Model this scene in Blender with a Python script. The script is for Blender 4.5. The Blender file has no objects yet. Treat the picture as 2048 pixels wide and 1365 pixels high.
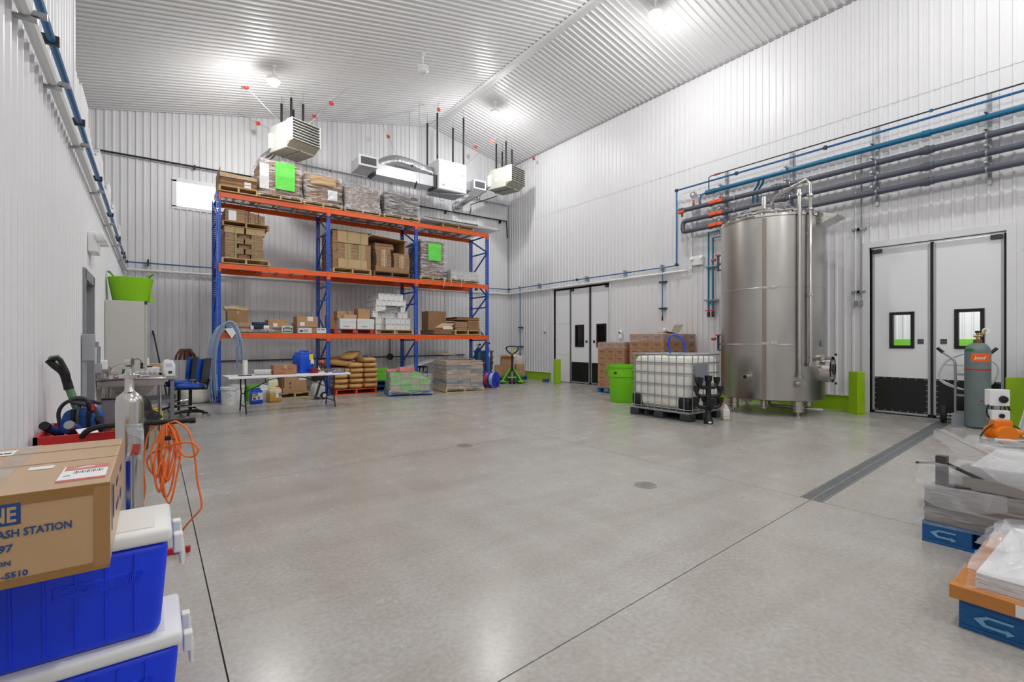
import bpy, bmesh, math, random
from mathutils import Vector, Matrix, noise, Euler
random.seed(11)
PI = math.pi
C = bpy.context.scene.collection
SC = bpy.context.scene

# ------------------------------------------------------------------ camera
F_PX, HZ = 970.0, 684.0
THETA = math.atan(718 / F_PX)                 # yaw to the right of the depth axis
cam_d = bpy.data.cameras.new('camera')
cam_d.sensor_width = 36; cam_d.lens = F_PX / 2048 * 36
cam_d.shift_y = (HZ - 682.5) / 2048
cam_d.clip_start = .02
cam = bpy.data.objects.new('camera', cam_d); C.objects.link(cam)
cam.location = (0, 0, 1.4); cam.rotation_euler = (PI / 2, 0, -THETA)
SC.camera = cam
# ------------------------------------------------------------------ world, exposure
w = bpy.data.worlds.new('daylight'); SC.world = w; w.use_nodes = True
wb = w.node_tree.nodes['Background']
wb.inputs[0].default_value = (.86, .93, 1, 1); wb.inputs[1].default_value = 4.0
SC.view_settings.view_transform = 'Standard'; SC.view_settings.look = 'None'
SC.view_settings.gamma = 1; SC.view_settings.use_curve_mapping = False
SC.view_settings.exposure = 0.0
LAMP_W = 134.0                                # radiant power of one high bay lamp
IES = bpy.data.texts.new('high_bay_ies')      # wide lamp: mostly down and sideways, little straight up
IES.write('IESNA:LM-63-2002\nTILT=NONE\n1 1000 1 13 1 1 2 0 0 0\n1 1 100\n0 15 30 45 60 75 85 95 105 120 140 160 180\n0\n1000 1000 990 950 870 720 580 450 320 150 60 30 20\n')
LAMP_COL = (1, .993, .982)

# ------------------------------------------------------------------ materials
MATS = {}
def lin(c):
    return tuple(((v / 255) / 12.92 if v <= 10 else (((v / 255) + .055) / 1.055) ** 2.4) for v in c)
def M(key, col=(128, 128, 128), rough=.5, metal=0, var=0, scale=6, bump=0, bscale=40, spec=.5, emit=None, stretch=None,
      col2=None, trans=0, alpha=1, coat=0, rvar=0):
    if key in MATS: return MATS[key]
    m = bpy.data.materials.new(key); m.use_nodes = True; MATS[key] = m
    nt = m.node_tree; p = nt.nodes['Principled BSDF']; L = nt.links.new
    c = lin(col); p.inputs['Base Color'].default_value = (*c, 1)
    p.inputs['Roughness'].default_value = rough; p.inputs['Metallic'].default_value = metal
    p.inputs['Specular IOR Level'].default_value = spec
    if trans: p.inputs['Transmission Weight'].default_value = trans
    if coat: p.inputs['Coat Weight'].default_value = coat; p.inputs['Coat Roughness'].default_value = .3
    if alpha < 1: p.inputs['Alpha'].default_value = alpha
    if emit: p.inputs['Emission Color'].default_value = (*lin(emit[0]), 1); p.inputs['Emission Strength'].default_value = emit[1]
    if var or bump or rvar or col2:
        tc = nt.nodes.new('ShaderNodeTexCoord'); mp = nt.nodes.new('ShaderNodeMapping')
        L(tc.outputs['Object'], mp.inputs[0])
        if stretch: mp.inputs['Scale'].default_value = stretch
    if var or col2:
        n = nt.nodes.new('ShaderNodeTexNoise'); n.inputs['Scale'].default_value = scale; n.inputs['Detail'].default_value = 5
        L(mp.outputs[0], n.inputs['Vector'])
        mx = nt.nodes.new('ShaderNodeMix'); mx.data_type = 'RGBA'
        mr = nt.nodes.new('ShaderNodeMapRange'); mr.inputs[1].default_value = .3; mr.inputs[2].default_value = .7
        L(n.outputs[0], mr.inputs[0]); L(mr.outputs[0], mx.inputs[0])
        a = [v * (1 - var) for v in c]; b = lin(col2) if col2 else [min(1, v * (1 + var)) for v in c]
        mx.inputs[6].default_value = (*a, 1); mx.inputs[7].default_value = (*b, 1)
        L(mx.outputs[2], p.inputs['Base Color'])
        if rvar:
            r2 = nt.nodes.new('ShaderNodeMapRange'); r2.inputs[3].default_value = rough - rvar; r2.inputs[4].default_value = rough + rvar
            L(n.outputs[0], r2.inputs[0]); L(r2.outputs[0], p.inputs['Roughness'])
    if bump:
        n2 = nt.nodes.new('ShaderNodeTexNoise'); n2.inputs['Scale'].default_value = bscale; n2.inputs['Detail'].default_value = 3
        L(mp.outputs[0], n2.inputs['Vector'])
        bp = nt.nodes.new('ShaderNodeBump'); bp.inputs['Strength'].default_value = bump; bp.inputs['Distance'].default_value = .02
        L(n2.outputs[0], bp.inputs['Height']); L(bp.outputs[0], p.inputs['Normal'])
    return m
def film_mat(key, opac=(.05, .75), col=(245, 245, 248), scale=3.6, stretch=(1, 1, 6), rough=.12):
    if key in MATS: return MATS[key]
    m = bpy.data.materials.new(key); m.use_nodes = True; MATS[key] = m
    nt = m.node_tree; p = nt.nodes['Principled BSDF']; L = nt.links.new
    out = nt.nodes['Material Output']
    p.inputs['Base Color'].default_value = (*lin(col), 1); p.inputs['Roughness'].default_value = rough
    tr = nt.nodes.new('ShaderNodeBsdfTransparent'); tr.inputs[0].default_value = (.97, .97, .97, 1)
    tc = nt.nodes.new('ShaderNodeTexCoord'); mp = nt.nodes.new('ShaderNodeMapping'); mp.inputs['Scale'].default_value = stretch
    L(tc.outputs['Object'], mp.inputs[0])
    n = nt.nodes.new('ShaderNodeTexNoise'); n.inputs['Scale'].default_value = scale; n.inputs['Detail'].default_value = 6
    n.inputs['Distortion'].default_value = 1.2
    L(mp.outputs[0], n.inputs['Vector'])
    mr = nt.nodes.new('ShaderNodeMapRange'); mr.inputs[1].default_value = .44; mr.inputs[2].default_value = .74
    mr.inputs[3].default_value = opac[0]; mr.inputs[4].default_value = opac[1]
    L(n.outputs[0], mr.inputs[0])
    bp = nt.nodes.new('ShaderNodeBump'); bp.inputs['Strength'].default_value = .6; bp.inputs['Distance'].default_value = .03
    L(n.outputs[0], bp.inputs['Height']); L(bp.outputs[0], p.inputs['Normal'])
    ms = nt.nodes.new('ShaderNodeMixShader'); L(mr.outputs[0], ms.inputs[0]); L(tr.outputs[0], ms.inputs[1]); L(p.outputs[0], ms.inputs[2])
    L(ms.outputs[0], out.inputs[0])
    return m
def glass_mat(key='window_glass', tint=.9):
    if key in MATS: return MATS[key]
    m = bpy.data.materials.new(key); m.use_nodes = True; MATS[key] = m
    nt = m.node_tree; L = nt.links.new; out = nt.nodes['Material Output']; nt.nodes.remove(nt.nodes['Principled BSDF'])
    tr = nt.nodes.new('ShaderNodeBsdfTransparent'); tr.inputs[0].default_value = (tint, tint, tint, 1)
    gl = nt.nodes.new('ShaderNodeBsdfGlossy'); gl.inputs['Roughness'].default_value = .02
    ms = nt.nodes.new('ShaderNodeMixShader'); ms.inputs[0].default_value = .06
    L(tr.outputs[0], ms.inputs[1]); L(gl.outputs[0], ms.inputs[2]); L(ms.outputs[0], out.inputs[0])
    return m

WALL = M('painted_wall_sheet', (228, 228, 230), .4, var=.012, scale=1.5, spec=.35)
CEIL = M('painted_ceiling_sheet', (236, 236, 237), .42, var=.012, scale=1.5)
TRIM = M('white_trim', (222, 222, 225), .4)
SLABW = M('wall_core', (190, 190, 192), .7)
LIME = M('lime_paint', (152, 196, 22), .38, var=.05, scale=5)
STEEL = M('stainless_steel', (196, 193, 188), .27, 1, var=.06, scale=3, stretch=(1, 1, 12), rvar=.06)
STEELP = M('polished_steel', (205, 202, 198), .13, 1)
GALV = M('galvanised_steel', (172, 175, 178), .38, .85, var=.1, scale=14)
BLACK = M('black_plastic', (18, 18, 20), .45)
RUBBER = M('black_rubber', (24, 24, 25), .7, var=.2, scale=20)
DKGREY = M('dark_grey_plastic', (52, 54, 60), .5)
GREYP = M('grey_paint', (146, 149, 154), .45)
WHITEP = M('white_plastic', (236, 237, 238), .38)
ORANGE = M('rack_orange', (248, 98, 28), .38, var=.04, scale=4)
RBLUE = M('rack_blue', (12, 84, 196), .35, var=.05, scale=4)
KRAFT = M('kraft_cardboard', (188, 146, 104), .75, var=.07, scale=5, bump=.05, bscale=60)
KRAFT2 = M('brown_cardboard', (160, 124, 90), .82, var=.1, scale=7)
KRAFT3 = M('pale_cardboard', (198, 166, 128), .8, var=.05, scale=4)
KEDGE = M('cardboard_edges', (172, 140, 110), .85, var=.28, scale=9, stretch=(1, 1, 9))
WOOD = M('pallet_wood', (205, 172, 118), .7, var=.14, scale=7, stretch=(1, 6, 6))
PAPER = M('white_paper', (232, 233, 234), .6)
WCARD = M('white_carton', (226, 226, 226), .55, var=.02, scale=4)
BLUEP = M('pallet_blue', (20, 92, 152), .55, var=.14, scale=8, stretch=(1, 5, 5))
REDP = M('pallet_red', (190, 62, 44), .6, var=.15, scale=8)
ORP = M('pallet_orange', (226, 88, 34), .6, var=.12, scale=8)
LIMEP = M('lime_plastic', (118, 204, 18), .42)
FILM = film_mat('stretch_film')
FILMH = film_mat('hazy_film', (.25, .8), (228, 230, 234), 7, (1, 1, 2))
FILMC = film_mat('clear_film', (.1, .55), (246, 246, 248), 8, (1, 1, 5), .08)
GLASS = glass_mat()
FILMS = film_mat('tight_film', (.12, .52), (242, 242, 245), 2.4, (1, 1, 7), .1)
FILMV = film_mat('cover_film', (.22, .62), (240, 241, 245), 2.6, (1, 1, 1), .1)
INK = M('dark_ink', (40, 42, 46), .6)
NAVY = M('navy_ink', (22, 58, 110), .6)

# ------------------------------------------------------------------ mesh helpers
class MB:
    def __init__(s): s.v = []; s.f = []
    def add(s, vs, fs):
        o = len(s.v); s.v += [tuple(p) for p in vs]; s.f += [tuple(i + o for i in f) for f in fs]; return s
    def box(s, x0, x1, y0, y1, z0, z1, mat=None):
        vs = [(x, y, z) for z in (z0, z1) for y in (y0, y1) for x in (x0, x1)]
        if mat is not None: vs = [mat @ Vector(p) for p in vs]
        return s.add(vs, [(0, 2, 3, 1), (4, 5, 7, 6), (0, 1, 5, 4), (2, 6, 7, 3), (0, 4, 6, 2), (1, 3, 7, 5)])
    def bar(s, p, q, wx, wz, up=(0, 0, 1)):           # rectangular bar from p to q
        p = Vector(p); q = Vector(q); d = (q - p).normalized(); u = Vector(up)
        sd = d.cross(u)
        if sd.length < 1e-4: sd = d.cross(Vector((1, 0, 0)))
        sd.normalize(); u = sd.cross(d)
        vs = [b + sd * i * wx / 2 + u * j * wz / 2 for b in (p, q) for i, j in ((-1, -1), (1, -1), (1, 1), (-1, 1))]
        return s.add(vs, [(0, 1, 2, 3), (7, 6, 5, 4), (0, 4, 5, 1), (1, 5, 6, 2), (2, 6, 7, 3), (3, 7, 4, 0)])
    def cyl(s, p, q, r, r2=None, n=12, caps=True):
        p = Vector(p); q = Vector(q); r2 = r if r2 is None else r2
        d = (q - p).normalized(); a = d.orthogonal().normalized(); b = d.cross(a)
        vs = [p + (a * math.cos(2 * PI * i / n) + b * math.sin(2 * PI * i / n)) * r for i in range(n)]
        vs += [q + (a * math.cos(2 * PI * i / n) + b * math.sin(2 * PI * i / n)) * r2 for i in range(n)]
        fs = [(i, (i + 1) % n, n + (i + 1) % n, n + i) for i in range(n)]
        if caps: fs += [tuple(range(n))[::-1], tuple(range(n, 2 * n))]
        return s.add(vs, fs)
    def tube(s, pts, r, n=8, closed=False, caps=True):
        pts = [Vector(p) for p in pts]; m = len(pts); vs = []; a = None
        for i, p in enumerate(pts):
            if closed: d = pts[(i + 1) % m] - pts[i - 1]
            else: d = pts[min(i + 1, m - 1)] - pts[max(i - 1, 0)]
            if d.length < 1e-9: d = Vector((0, 0, 1))
            d.normalize()
            if a is None: a = d.orthogonal().normalized()
            else:
                a = a - d * a.dot(d)
                a = d.orthogonal().normalized() if a.length < 1e-5 else a.normalized()
            b = d.cross(a); rr = r[i] if isinstance(r, (list, tuple)) else r
            vs += [p + (a * math.cos(2 * PI * k / n) + b * math.sin(2 * PI * k / n)) * rr for k in range(n)]
        fs = []
        for i in range(m if closed else m - 1):
            j = (i + 1) % m
            fs += [(i * n + k, i * n + (k + 1) % n, j * n + (k + 1) % n, j * n + k) for k in range(n)]
        if not closed and caps: fs += [tuple(range(n))[::-1], tuple((m - 1) * n + k for k in range(n))]
        return s.add(vs, fs)
    def lathe(s, prof, o=(0, 0, 0), n=24, sx=1, sy=1):
        vs = []; fs = []; m = len(prof)
        for r, z in prof: vs += [(o[0] + sx * r * math.cos(2 * PI * k / n), o[1] + sy * r * math.sin(2 * PI * k / n), o[2] + z) for k in range(n)]
        for i in range(m - 1): fs += [(i * n + k, i * n + (k + 1) % n, (i + 1) * n + (k + 1) % n, (i + 1) * n + k) for k in range(n)]
        if prof[0][0] > 1e-6: fs.append(tuple(range(n))[::-1])
        if prof[-1][0] > 1e-6: fs.append(tuple((m - 1) * n + k for k in range(n)))
        return s.add(vs, fs)
    def prism(s, poly, a, b, axis='y'):               # poly in the two other axes, extruded from a to b
        def P(u, v, t): return {'x': (t, u, v), 'y': (u, t, v), 'z': (u, v, t)}[axis]
        n = len(poly); vs = [P(u, v, a) for u, v in poly] + [P(u, v, b) for u, v in poly]
        return s.add(vs, [tuple(range(n)), tuple(range(n, 2 * n))[::-1]] + [(i, n + i, n + (i + 1) % n, (i + 1) % n) for i in range(n)])
    def grid(s, fn, nu, nv, closed_u=False):
        vs = [fn(i / nu, j / nv) for j in range(nv + 1) for i in range(nu + (0 if closed_u else 1))]
        k = nu if closed_u else nu + 1
        return s.add(vs, [(j * k + i, j * k + (i + 1) % k, (j + 1) * k + (i + 1) % k, (j + 1) * k + i) for j in range(nv) for i in range(nu)])
    def xf(s, mat, i0=0):
        s.v = s.v[:i0] + [tuple(mat @ Vector(p)) for p in s.v[i0:]]; return s
    def build(s, name, mat, parent=None, smooth=None, bevel=0, seg=2, solid=0, **props):
        me = bpy.data.meshes.new(name); bm = bmesh.new()
        vv = [bm.verts.new(p) for p in s.v]
        for f in s.f:
            try: bm.faces.new([vv[i] for i in f])
            except ValueError: pass
        if smooth is not None or bevel: bmesh.ops.remove_doubles(bm, verts=bm.verts, dist=1e-5)
        bmesh.ops.recalc_face_normals(bm, faces=bm.faces)
        if bevel: bmesh.ops.bevel(bm, geom=[e for e in bm.edges if len(e.link_faces) == 2 and e.calc_face_angle(0) > .5], offset=bevel, segments=seg, affect='EDGES', profile=.5)
        if solid: bmesh.ops.solidify(bm, geom=bm.faces, thickness=solid)
        if smooth is not None:
            for f in bm.faces: f.smooth = True
            for e in bm.edges: e.smooth = not (len(e.link_faces) == 2 and e.calc_face_angle(0) > math.radians(smooth))
        bm.to_mesh(me); bm.free(); me.materials.append(mat)
        return link(name, me, parent, **props)
def link(name, me, parent=None, **props):
    o = bpy.data.objects.new(name, me); C.objects.link(o)
    if parent: o.parent = parent
    for k, v in props.items(): o[k] = v
    return o
def thing(name, label, cat, loc=(0, 0, 0), rz=0, group=None):
    o = bpy.data.objects.new(name, None); C.objects.link(o); o.empty_display_size = .1
    o.location = loc; o.rotation_euler = (0, 0, rz); o['label'] = label; o['category'] = cat
    if group: o['group'] = group
    return o
def tag(o, label, cat, group=None, kind=None, loc=None, rz=None):
    o['label'] = label; o['category'] = cat
    if group: o['group'] = group
    if kind: o['kind'] = kind
    if loc: o.location = loc
    if rz is not None: o.rotation_euler = (0, 0, rz)
    return o
def kids(o): return [c for c in C.objects if c.parent == o]
def copy_tree(o, loc=None, rz=None, label=None, group=None, parent=None, _k=None):
    c = o.copy(); C.objects.link(c)
    if parent: c.parent = parent
    if loc is not None: c.location = loc
    if rz is not None: c.rotation_euler = (0, 0, rz)
    if label: c['label'] = label
    if group: c['group'] = group
    for ch in kids(o): copy_tree(ch, parent=c)
    return c
def struct(o, label=None): 
    o['kind'] = 'structure'
    if label: o['label'] = label
    return o
def text(s, size, mat, parent, loc, rot=(PI / 2, 0, 0), name='lettering', align='LEFT', ext=.0006, bold=0, sx=1, shear=0):
    cu = bpy.data.curves.new('txt', 'FONT'); cu.body = s; cu.size = size; cu.align_x = align; cu.extrude = ext; cu.offset = bold; cu.shear = shear
    cu.resolution_u = 2
    ob = bpy.data.objects.new('txt', cu); C.objects.link(ob); bpy.context.view_layer.update()
    me = bpy.data.meshes.new_from_object(ob.evaluated_get(bpy.context.evaluated_depsgraph_get()))
    bpy.data.objects.remove(ob); bpy.data.curves.remove(cu)
    me.materials.clear(); me.materials.append(mat)
    o = link(name, me, parent); o.location = loc; o.rotation_euler = rot; o.scale = (sx, 1, 1); return o
def R(d): return math.radians(d)
def arc(c, r, a0, a1, n, plane='xz'):
    out = []
    for i in range(n + 1):
        a = R(a0 + (a1 - a0) * i / n); u, v = r * math.cos(a), r * math.sin(a)
        out.append({'xz': (c[0] + u, c[1], c[2] + v), 'yz': (c[0], c[1] + u, c[2] + v), 'xy': (c[0] + u, c[1] + v, c[2])}[plane])
    return out
def spline(pts, n=6):                                  # Catmull-Rom through points
    P = [Vector(p) for p in pts]; P = [P[0] * 2 - P[1]] + P + [P[-1] * 2 - P[-2]]; out = []
    for i in range(1, len(P) - 2):
        for k in range(n):
            t = k / n; a, b, c, d = P[i - 1:i + 3]
            out.append(.5 * ((2 * b) + (c - a) * t + (2 * a - 5 * b + 4 * c - d) * t * t + (3 * b - a - 3 * c + d) * t ** 3))
    return out + [P[-2]]
def nz(p, s=1., o=0.): return noise.noise(Vector((p[0] * s + o, p[1] * s + o * 1.7, p[2] * s - o)))
# ================================================================== STRUCTURE
WX, BY, LX = 11.4, 15.6, -.63                  # right wall, back wall, left wall planes
RX, RH, SL = 7.96, 9.07, .2155                 # ridge position, ridge height, roof slope
def roof(x): return RH - SL * abs(x - RX)
PITCH = .1525
def ribs(a0, a1, skip=()):                     # (along, depth) profile points of a ribbed sheet
    pts = []; k = math.floor(a0 / PITCH)
    while k * PITCH < a1 + PITCH:
        b = k * PITCH
        pts += [(b, 0), (b + .092, 0), (b + .108, .024), (b + .136, .024), (b + .1515, 0)]
        k += 1
    for s in skip: pts += [(s - 1e-4, None), (s + 1e-4, None)]
    def dep(a):
        u = a % PITCH
        return 0 if u < .092 else (u - .092) / .016 * .024 if u < .108 else .024 if u < .136 else max(0, (.1515 - u) / .0155 * .024)
    al = sorted({round(p[0], 5) for p in pts if a0 < p[0] < a1} | {a0, a1})
    return [(a, dep(a)) for a in al]
def sheets(parent, a0, a1, zb, zt, place, mat, openings=(), width=.915, name='cladding_sheet', back=False):
    """ribbed sheets side by side from a0 to a1; zb, zt are floor and top as functions of a"""
    a = a0
    while a < a1 - 1e-6:
        b = min(a + width, a1); mb = MB()
        pr = ribs(a, b, [o[0] for o in openings] + [o[1] for o in openings])
        for (p, d), (q, e) in zip(pr, pr[1:]):
            mid = (p + q) / 2; iv = [(0., 1.)]
            segs = [(zb(mid), zt(mid))]
            zs = [(zb(p), zb(q), zt(p), zt(q))]
            for o0, o1, z0, z1 in openings:
                if o0 < mid < o1:
                    new = []
                    for pb, qb, pt, qt in zs:
                        if z0 > pb + .01: new.append((pb, qb, min(z0, pt), min(z0, qt)))
                        if z1 < pt - .01: new.append((max(z1, pb), max(z1, qb), pt, qt))
                    zs = new
            for pb, qb, pt, qt in zs:
                mb.add([place(p, pb, d), place(q, qb, e), place(q, qt, e), place(p, pt, d)], [(0, 1, 2, 3)])
        if mb.v: mb.build(name, mat, parent)
        a = b
def screws(parent, rows, a0, a1, place, step=PITCH, skip=(), r=.007):
    mb = MB()
    for z in rows:
        a = math.ceil(a0 / step) * step + .03
        while a < a1:
            if not any(o0 - .03 < a < o1 + .03 and z0 < z < z1 for o0, o1, z0, z1 in skip):
                vs = [place(a + r * math.cos(k * PI / 3), z + r * math.sin(k * PI / 3), .001) for k in range(6)]
                tp = [place(a + r * .7 * math.cos(k * PI / 3), z + r * .7 * math.sin(k * PI / 3), .006) for k in range(6)]
                mb.add(vs + tp, [tuple(range(6, 12))] + [(k, (k + 1) % 6, 6 + (k + 1) % 6, 6 + k) for k in range(6)])
            a += step * 2
    return mb.build('screw_heads', GALV, parent, kind='stuff')
# ---- floor: saw-cut slabs -----------------------------------------------------
def concrete():
    m = bpy.data.materials.new('polished_concrete'); m.use_nodes = True; nt = m.node_tree; p = nt.nodes['Principled BSDF']; L = nt.links.new
    tc = nt.nodes.new('ShaderNodeTexCoord')
    def N(sc, det, dist=0, st=None):
        n = nt.nodes.new('ShaderNodeTexNoise'); n.inputs['Scale'].default_value = sc; n.inputs['Detail'].default_value = det; n.inputs['Distortion'].default_value = dist
        if st:
            mp = nt.nodes.new('ShaderNodeMapping'); mp.inputs['Scale'].default_value = st; mp.inputs['Rotation'].default_value = (0, 0, .5); L(tc.outputs['Object'], mp.inputs[0]); L(mp.outputs[0], n.inputs['Vector'])
        else: L(tc.outputs['Object'], n.inputs['Vector'])
        return n
    def RMP(src, stops):
        r = nt.nodes.new('ShaderNodeValToRGB'); e = r.color_ramp.elements
        e[0].position, e[0].color = stops[0][0], (*lin(stops[0][1]), 1); e[1].position, e[1].color = stops[-1][0], (*lin(stops[-1][1]), 1)
        for pos, c in stops[1:-1]: k = e.new(pos); k.color = (*lin(c), 1)
        L(src, r.inputs[0]); return r
    def MIX(a, b, f, mode='MIX'):
        x = nt.nodes.new('ShaderNodeMix'); x.data_type = 'RGBA'; x.blend_type = mode
        if isinstance(f, (int, float)): x.inputs[0].default_value = f
        else: L(f, x.inputs[0])
        L(a, x.inputs[6]); L(b, x.inputs[7]); return x.outputs[2]
    big = N(.8, 10, .25); mid = N(2.2, 12, .4); fine = N(38, 6); streak = N(1.1, 12, .6, (.35, 1.6, 1)); pit = N(160, 2); st2 = N(2.4, 10, .3, (1.8, .3, 1))
    for n_ in (big, mid, streak, st2): n_.inputs['Roughness'].default_value = .62
    c1 = RMP(big.outputs[0], [(.12, (146, 138, 127)), (.5, (168, 163, 156)), (.88, (186, 184, 181))])
    c2 = RMP(mid.outputs[0], [(.1, (128, 117, 102)), (.5, (168, 163, 156)), (.9, (194, 192, 189))])
    c = MIX(c1.outputs[0], c2.outputs[0], .5)
    c3 = RMP(streak.outputs[0], [(.12, (124, 110, 88)), (.5, (171, 167, 161)), (.88, (198, 197, 196))])
    c = MIX(c, c3.outputs[0], .58)
    c5 = RMP(st2.outputs[0], [(.12, (142, 136, 128)), (.5, (170, 166, 161)), (.88, (196, 195, 193))]); c = MIX(c, c5.outputs[0], .25)
    c4 = RMP(fine.outputs[0], [(.3, (214, 213, 211)), (.7, (255, 255, 255))]); c = MIX(c, c4.outputs[0], .6, 'MULTIPLY')
    pr = RMP(pit.outputs[0], [(.24, (120, 115, 110)), (.33, (255, 255, 255))]); c = MIX(c, pr.outputs[0], .4, 'MULTIPLY')
    hs = nt.nodes.new('ShaderNodeHueSaturation'); hs.inputs['Value'].default_value = 1.13; L(c, hs.inputs['Color']); L(hs.outputs[0], p.inputs['Base Color'])
    mr = nt.nodes.new('ShaderNodeMapRange'); mr.inputs[1].default_value = .2; mr.inputs[2].default_value = .8; mr.inputs[3].default_value = .17; mr.inputs[4].default_value = .33
    L(mid.outputs[0], mr.inputs[0]); L(mr.outputs[0], p.inputs['Roughness'])
    bp = nt.nodes.new('ShaderNodeBump'); bp.inputs['Strength'].default_value = .12; bp.inputs['Distance'].default_value = .004
    L(fine.outputs[0], bp.inputs['Height']); L(bp.outputs[0], p.inputs['Normal'])
    p.inputs['Specular IOR Level'].default_value = .45
    return m
CONC = concrete(); MATS['polished_concrete'] = CONC
fb = MB().box(-6.2, 14.9, -6.2, BY + .2, -.25, -.012).build('floor', M('joint_dirt', (92, 86, 78), .9))
struct(fb, 'grey polished concrete floor with saw-cut joints')
B = [-6.1, LX + .0, .25, 4.68, 9.12, 14.8]
Lc = [lambda x: -6.1, lambda x: -2.05 + .02 * x, lambda x: 1.56 + .068 * x, lambda x: 5.48 + .045 * x, lambda x: 10.1, lambda x: BY + .1]
for i in range(5):
    for j in range(5):
        g = .0035; x0, x1 = B[i] + g, B[i + 1] - g
        if i == 0: x1 = B[1]
        if i == 1: x0 = B[1]
        if i >= 3 and j == 1 or i >= 3 and j == 2:
            pass
        q = [(x0, Lc[j](x0) + g), (x1, Lc[j](x1) + g), (x1, Lc[j + 1](x1) - g), (x0, Lc[j + 1](x0) - g)]
        if j == 2 and i >= 3:                       # leave the slot for the trench drain
            off = (.09 if True else 0); q[0] = (q[0][0], q[0][1] + off); q[1] = (q[1][0], q[1][1] + off)
        if j == 1 and i >= 3:
            q[2] = (q[2][0], q[2][1] - .09); q[3] = (q[3][0], q[3][1] - .09)
        MB().add([(x, y, 0) for x, y in q] + [(x, y, -.0125) for x, y in q], [(0, 1, 2, 3), (0, 4, 5, 1), (1, 5, 6, 2), (2, 6, 7, 3), (3, 7, 4, 0)]).build('slab', CONC, fb)
# trench drain along the joint
td = thing('trench_drain', 'long narrow slotted steel trench drain running to the big double doors', 'floor drain', (4.69, Lc[2](4.69), 0), math.atan(.068))
MB().box(0, 6.75, -.088, .088, -.0118, -.0105).build('channel', M('drain_shadow', (60, 60, 60), .8), td)
gm = MB()
for y0, y1 in ((-.088, -.076), (-.008, .008), (.076, .088)): gm.box(0, .74, y0, y1, -.0104, -.001)
for k in range(24):
    gm.box(.006 + k * .031, .024 + k * .031, -.08, .08, -.0095, -.003)
g0 = gm.build('grate', GALV, td)
for k in range(1, 9): o = link('grate', g0.data, td); o.location = (k * .75, 0, 0)
for (x, y, lb) in ((3.38, 5.63, 'round steel floor drain on the joint in the middle of the floor'), (3.86, 3.03, 'round dirty floor cleanout cover in the open foreground slab')):
    t = thing('floor_drain', lb, 'floor drain', (x, y, 0))
    MB().lathe([(.11, 0), (.11, .004), (.095, .004), (.095, .001), (0, .001)], n=28).build('rim', GALV, t, smooth=30)
    mb = MB()
    for k in range(5): mb.box(-.07, .07, -.056 + k * .026, -.044 + k * .026, .001, .0035)
    mb.build('grille', M('drain_cover', (150, 138, 118), .6, .3, var=.2, scale=20), t)

# ---- right wall ----------------------------------------------------------------
D3 = (1.58, 3.5, 0, 3.25)                       # openings: along Y, from floor
D2 = (10.27, 12.9, 0, 3.24)
def wall_boxes(mb, a0, a1, z0, z1, ops, mk):
    cuts = sorted({a0, a1} | {o[0] for o in ops} | {o[1] for o in ops})
    for p, q in zip(cuts, cuts[1:]):
        o = [o for o in ops if o[0] < (p + q) / 2 < o[1]]
        if not o: mk(p, q, z0, z1)
        else:
            if o[0][2] > z0: mk(p, q, z0, o[0][2])
            mk(p, q, o[0][3], z1)
mb = MB(); wall_boxes(mb, -6, BY, 0, roof(WX) + .05, [D3, D2], lambda p, q, a, b: mb.box(WX, WX + .25, p, q, a, b))
wr = struct(mb.build('wall_right', SLABW), 'tall white ribbed metal wall on the right with doors and pipes')
pR = lambda a, z, d: (WX - .004 - d, a, z)
sheets(wr, -6, BY, lambda a: .3, lambda a: 6.0, pR, WALL, [D3, D2])
sheets(wr, -6, BY, lambda a: 5.97, lambda a: roof(WX) + .03, lambda a, z, d: (WX - .011 - d, a, z), WALL)
screws(wr, [.9, 1.9, 2.9, 3.75, 5.0, 6.06, 7.1], -6, BY, pR, skip=[D3, D2])
for a, b in ((-6, D3[0] - .1), (D3[1] + .1, D2[0] - .1), (D2[1] + .1, BY)):
    o = MB().box(WX - .03, WX, a, b, 0, .3).build('baseboard_right', LIME); struct(o, 'lime green painted curb at the foot of the right wall')
    MB().box(WX - .055, WX, a, b, .295, .315).build('flashing', TRIM, o)
# ---- back wall -----------------------------------------------------------------
WN = (.46, 1.5, 4.97, 5.68)
mb = MB(); ops = [WN]
def gab(p, q, a, b):
    n = max(1, int((q - p) / .5))
    if b > 8:
        for k in range(n):
            u, v = p + (q - p) * k / n, p + (q - p) * (k + 1) / n
            mb.prism([(u, a), (v, a), (v, roof(v)), (u, roof(u))], BY, BY + .25, 'y')
    else: mb.box(p, q, BY, BY + .25, a, b)
wall_boxes(mb, -6.2, WX + .2, 0, 9.5, ops, gab)
wbk = struct(mb.build('wall_back', SLABW), 'white ribbed gable wall behind the pallet rack')
pB = lambda a, z, d: (a, BY - .004 - d, z)
sheets(wbk, -6.2, WX, lambda a: .02, lambda a: roof(a) + .02, pB, WALL, [WN])
screws(wbk, [.9, 1.9, 2.9, 4.1, 5.3, 6.4, 7.4], -6, WX, pB, skip=[WN])
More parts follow.
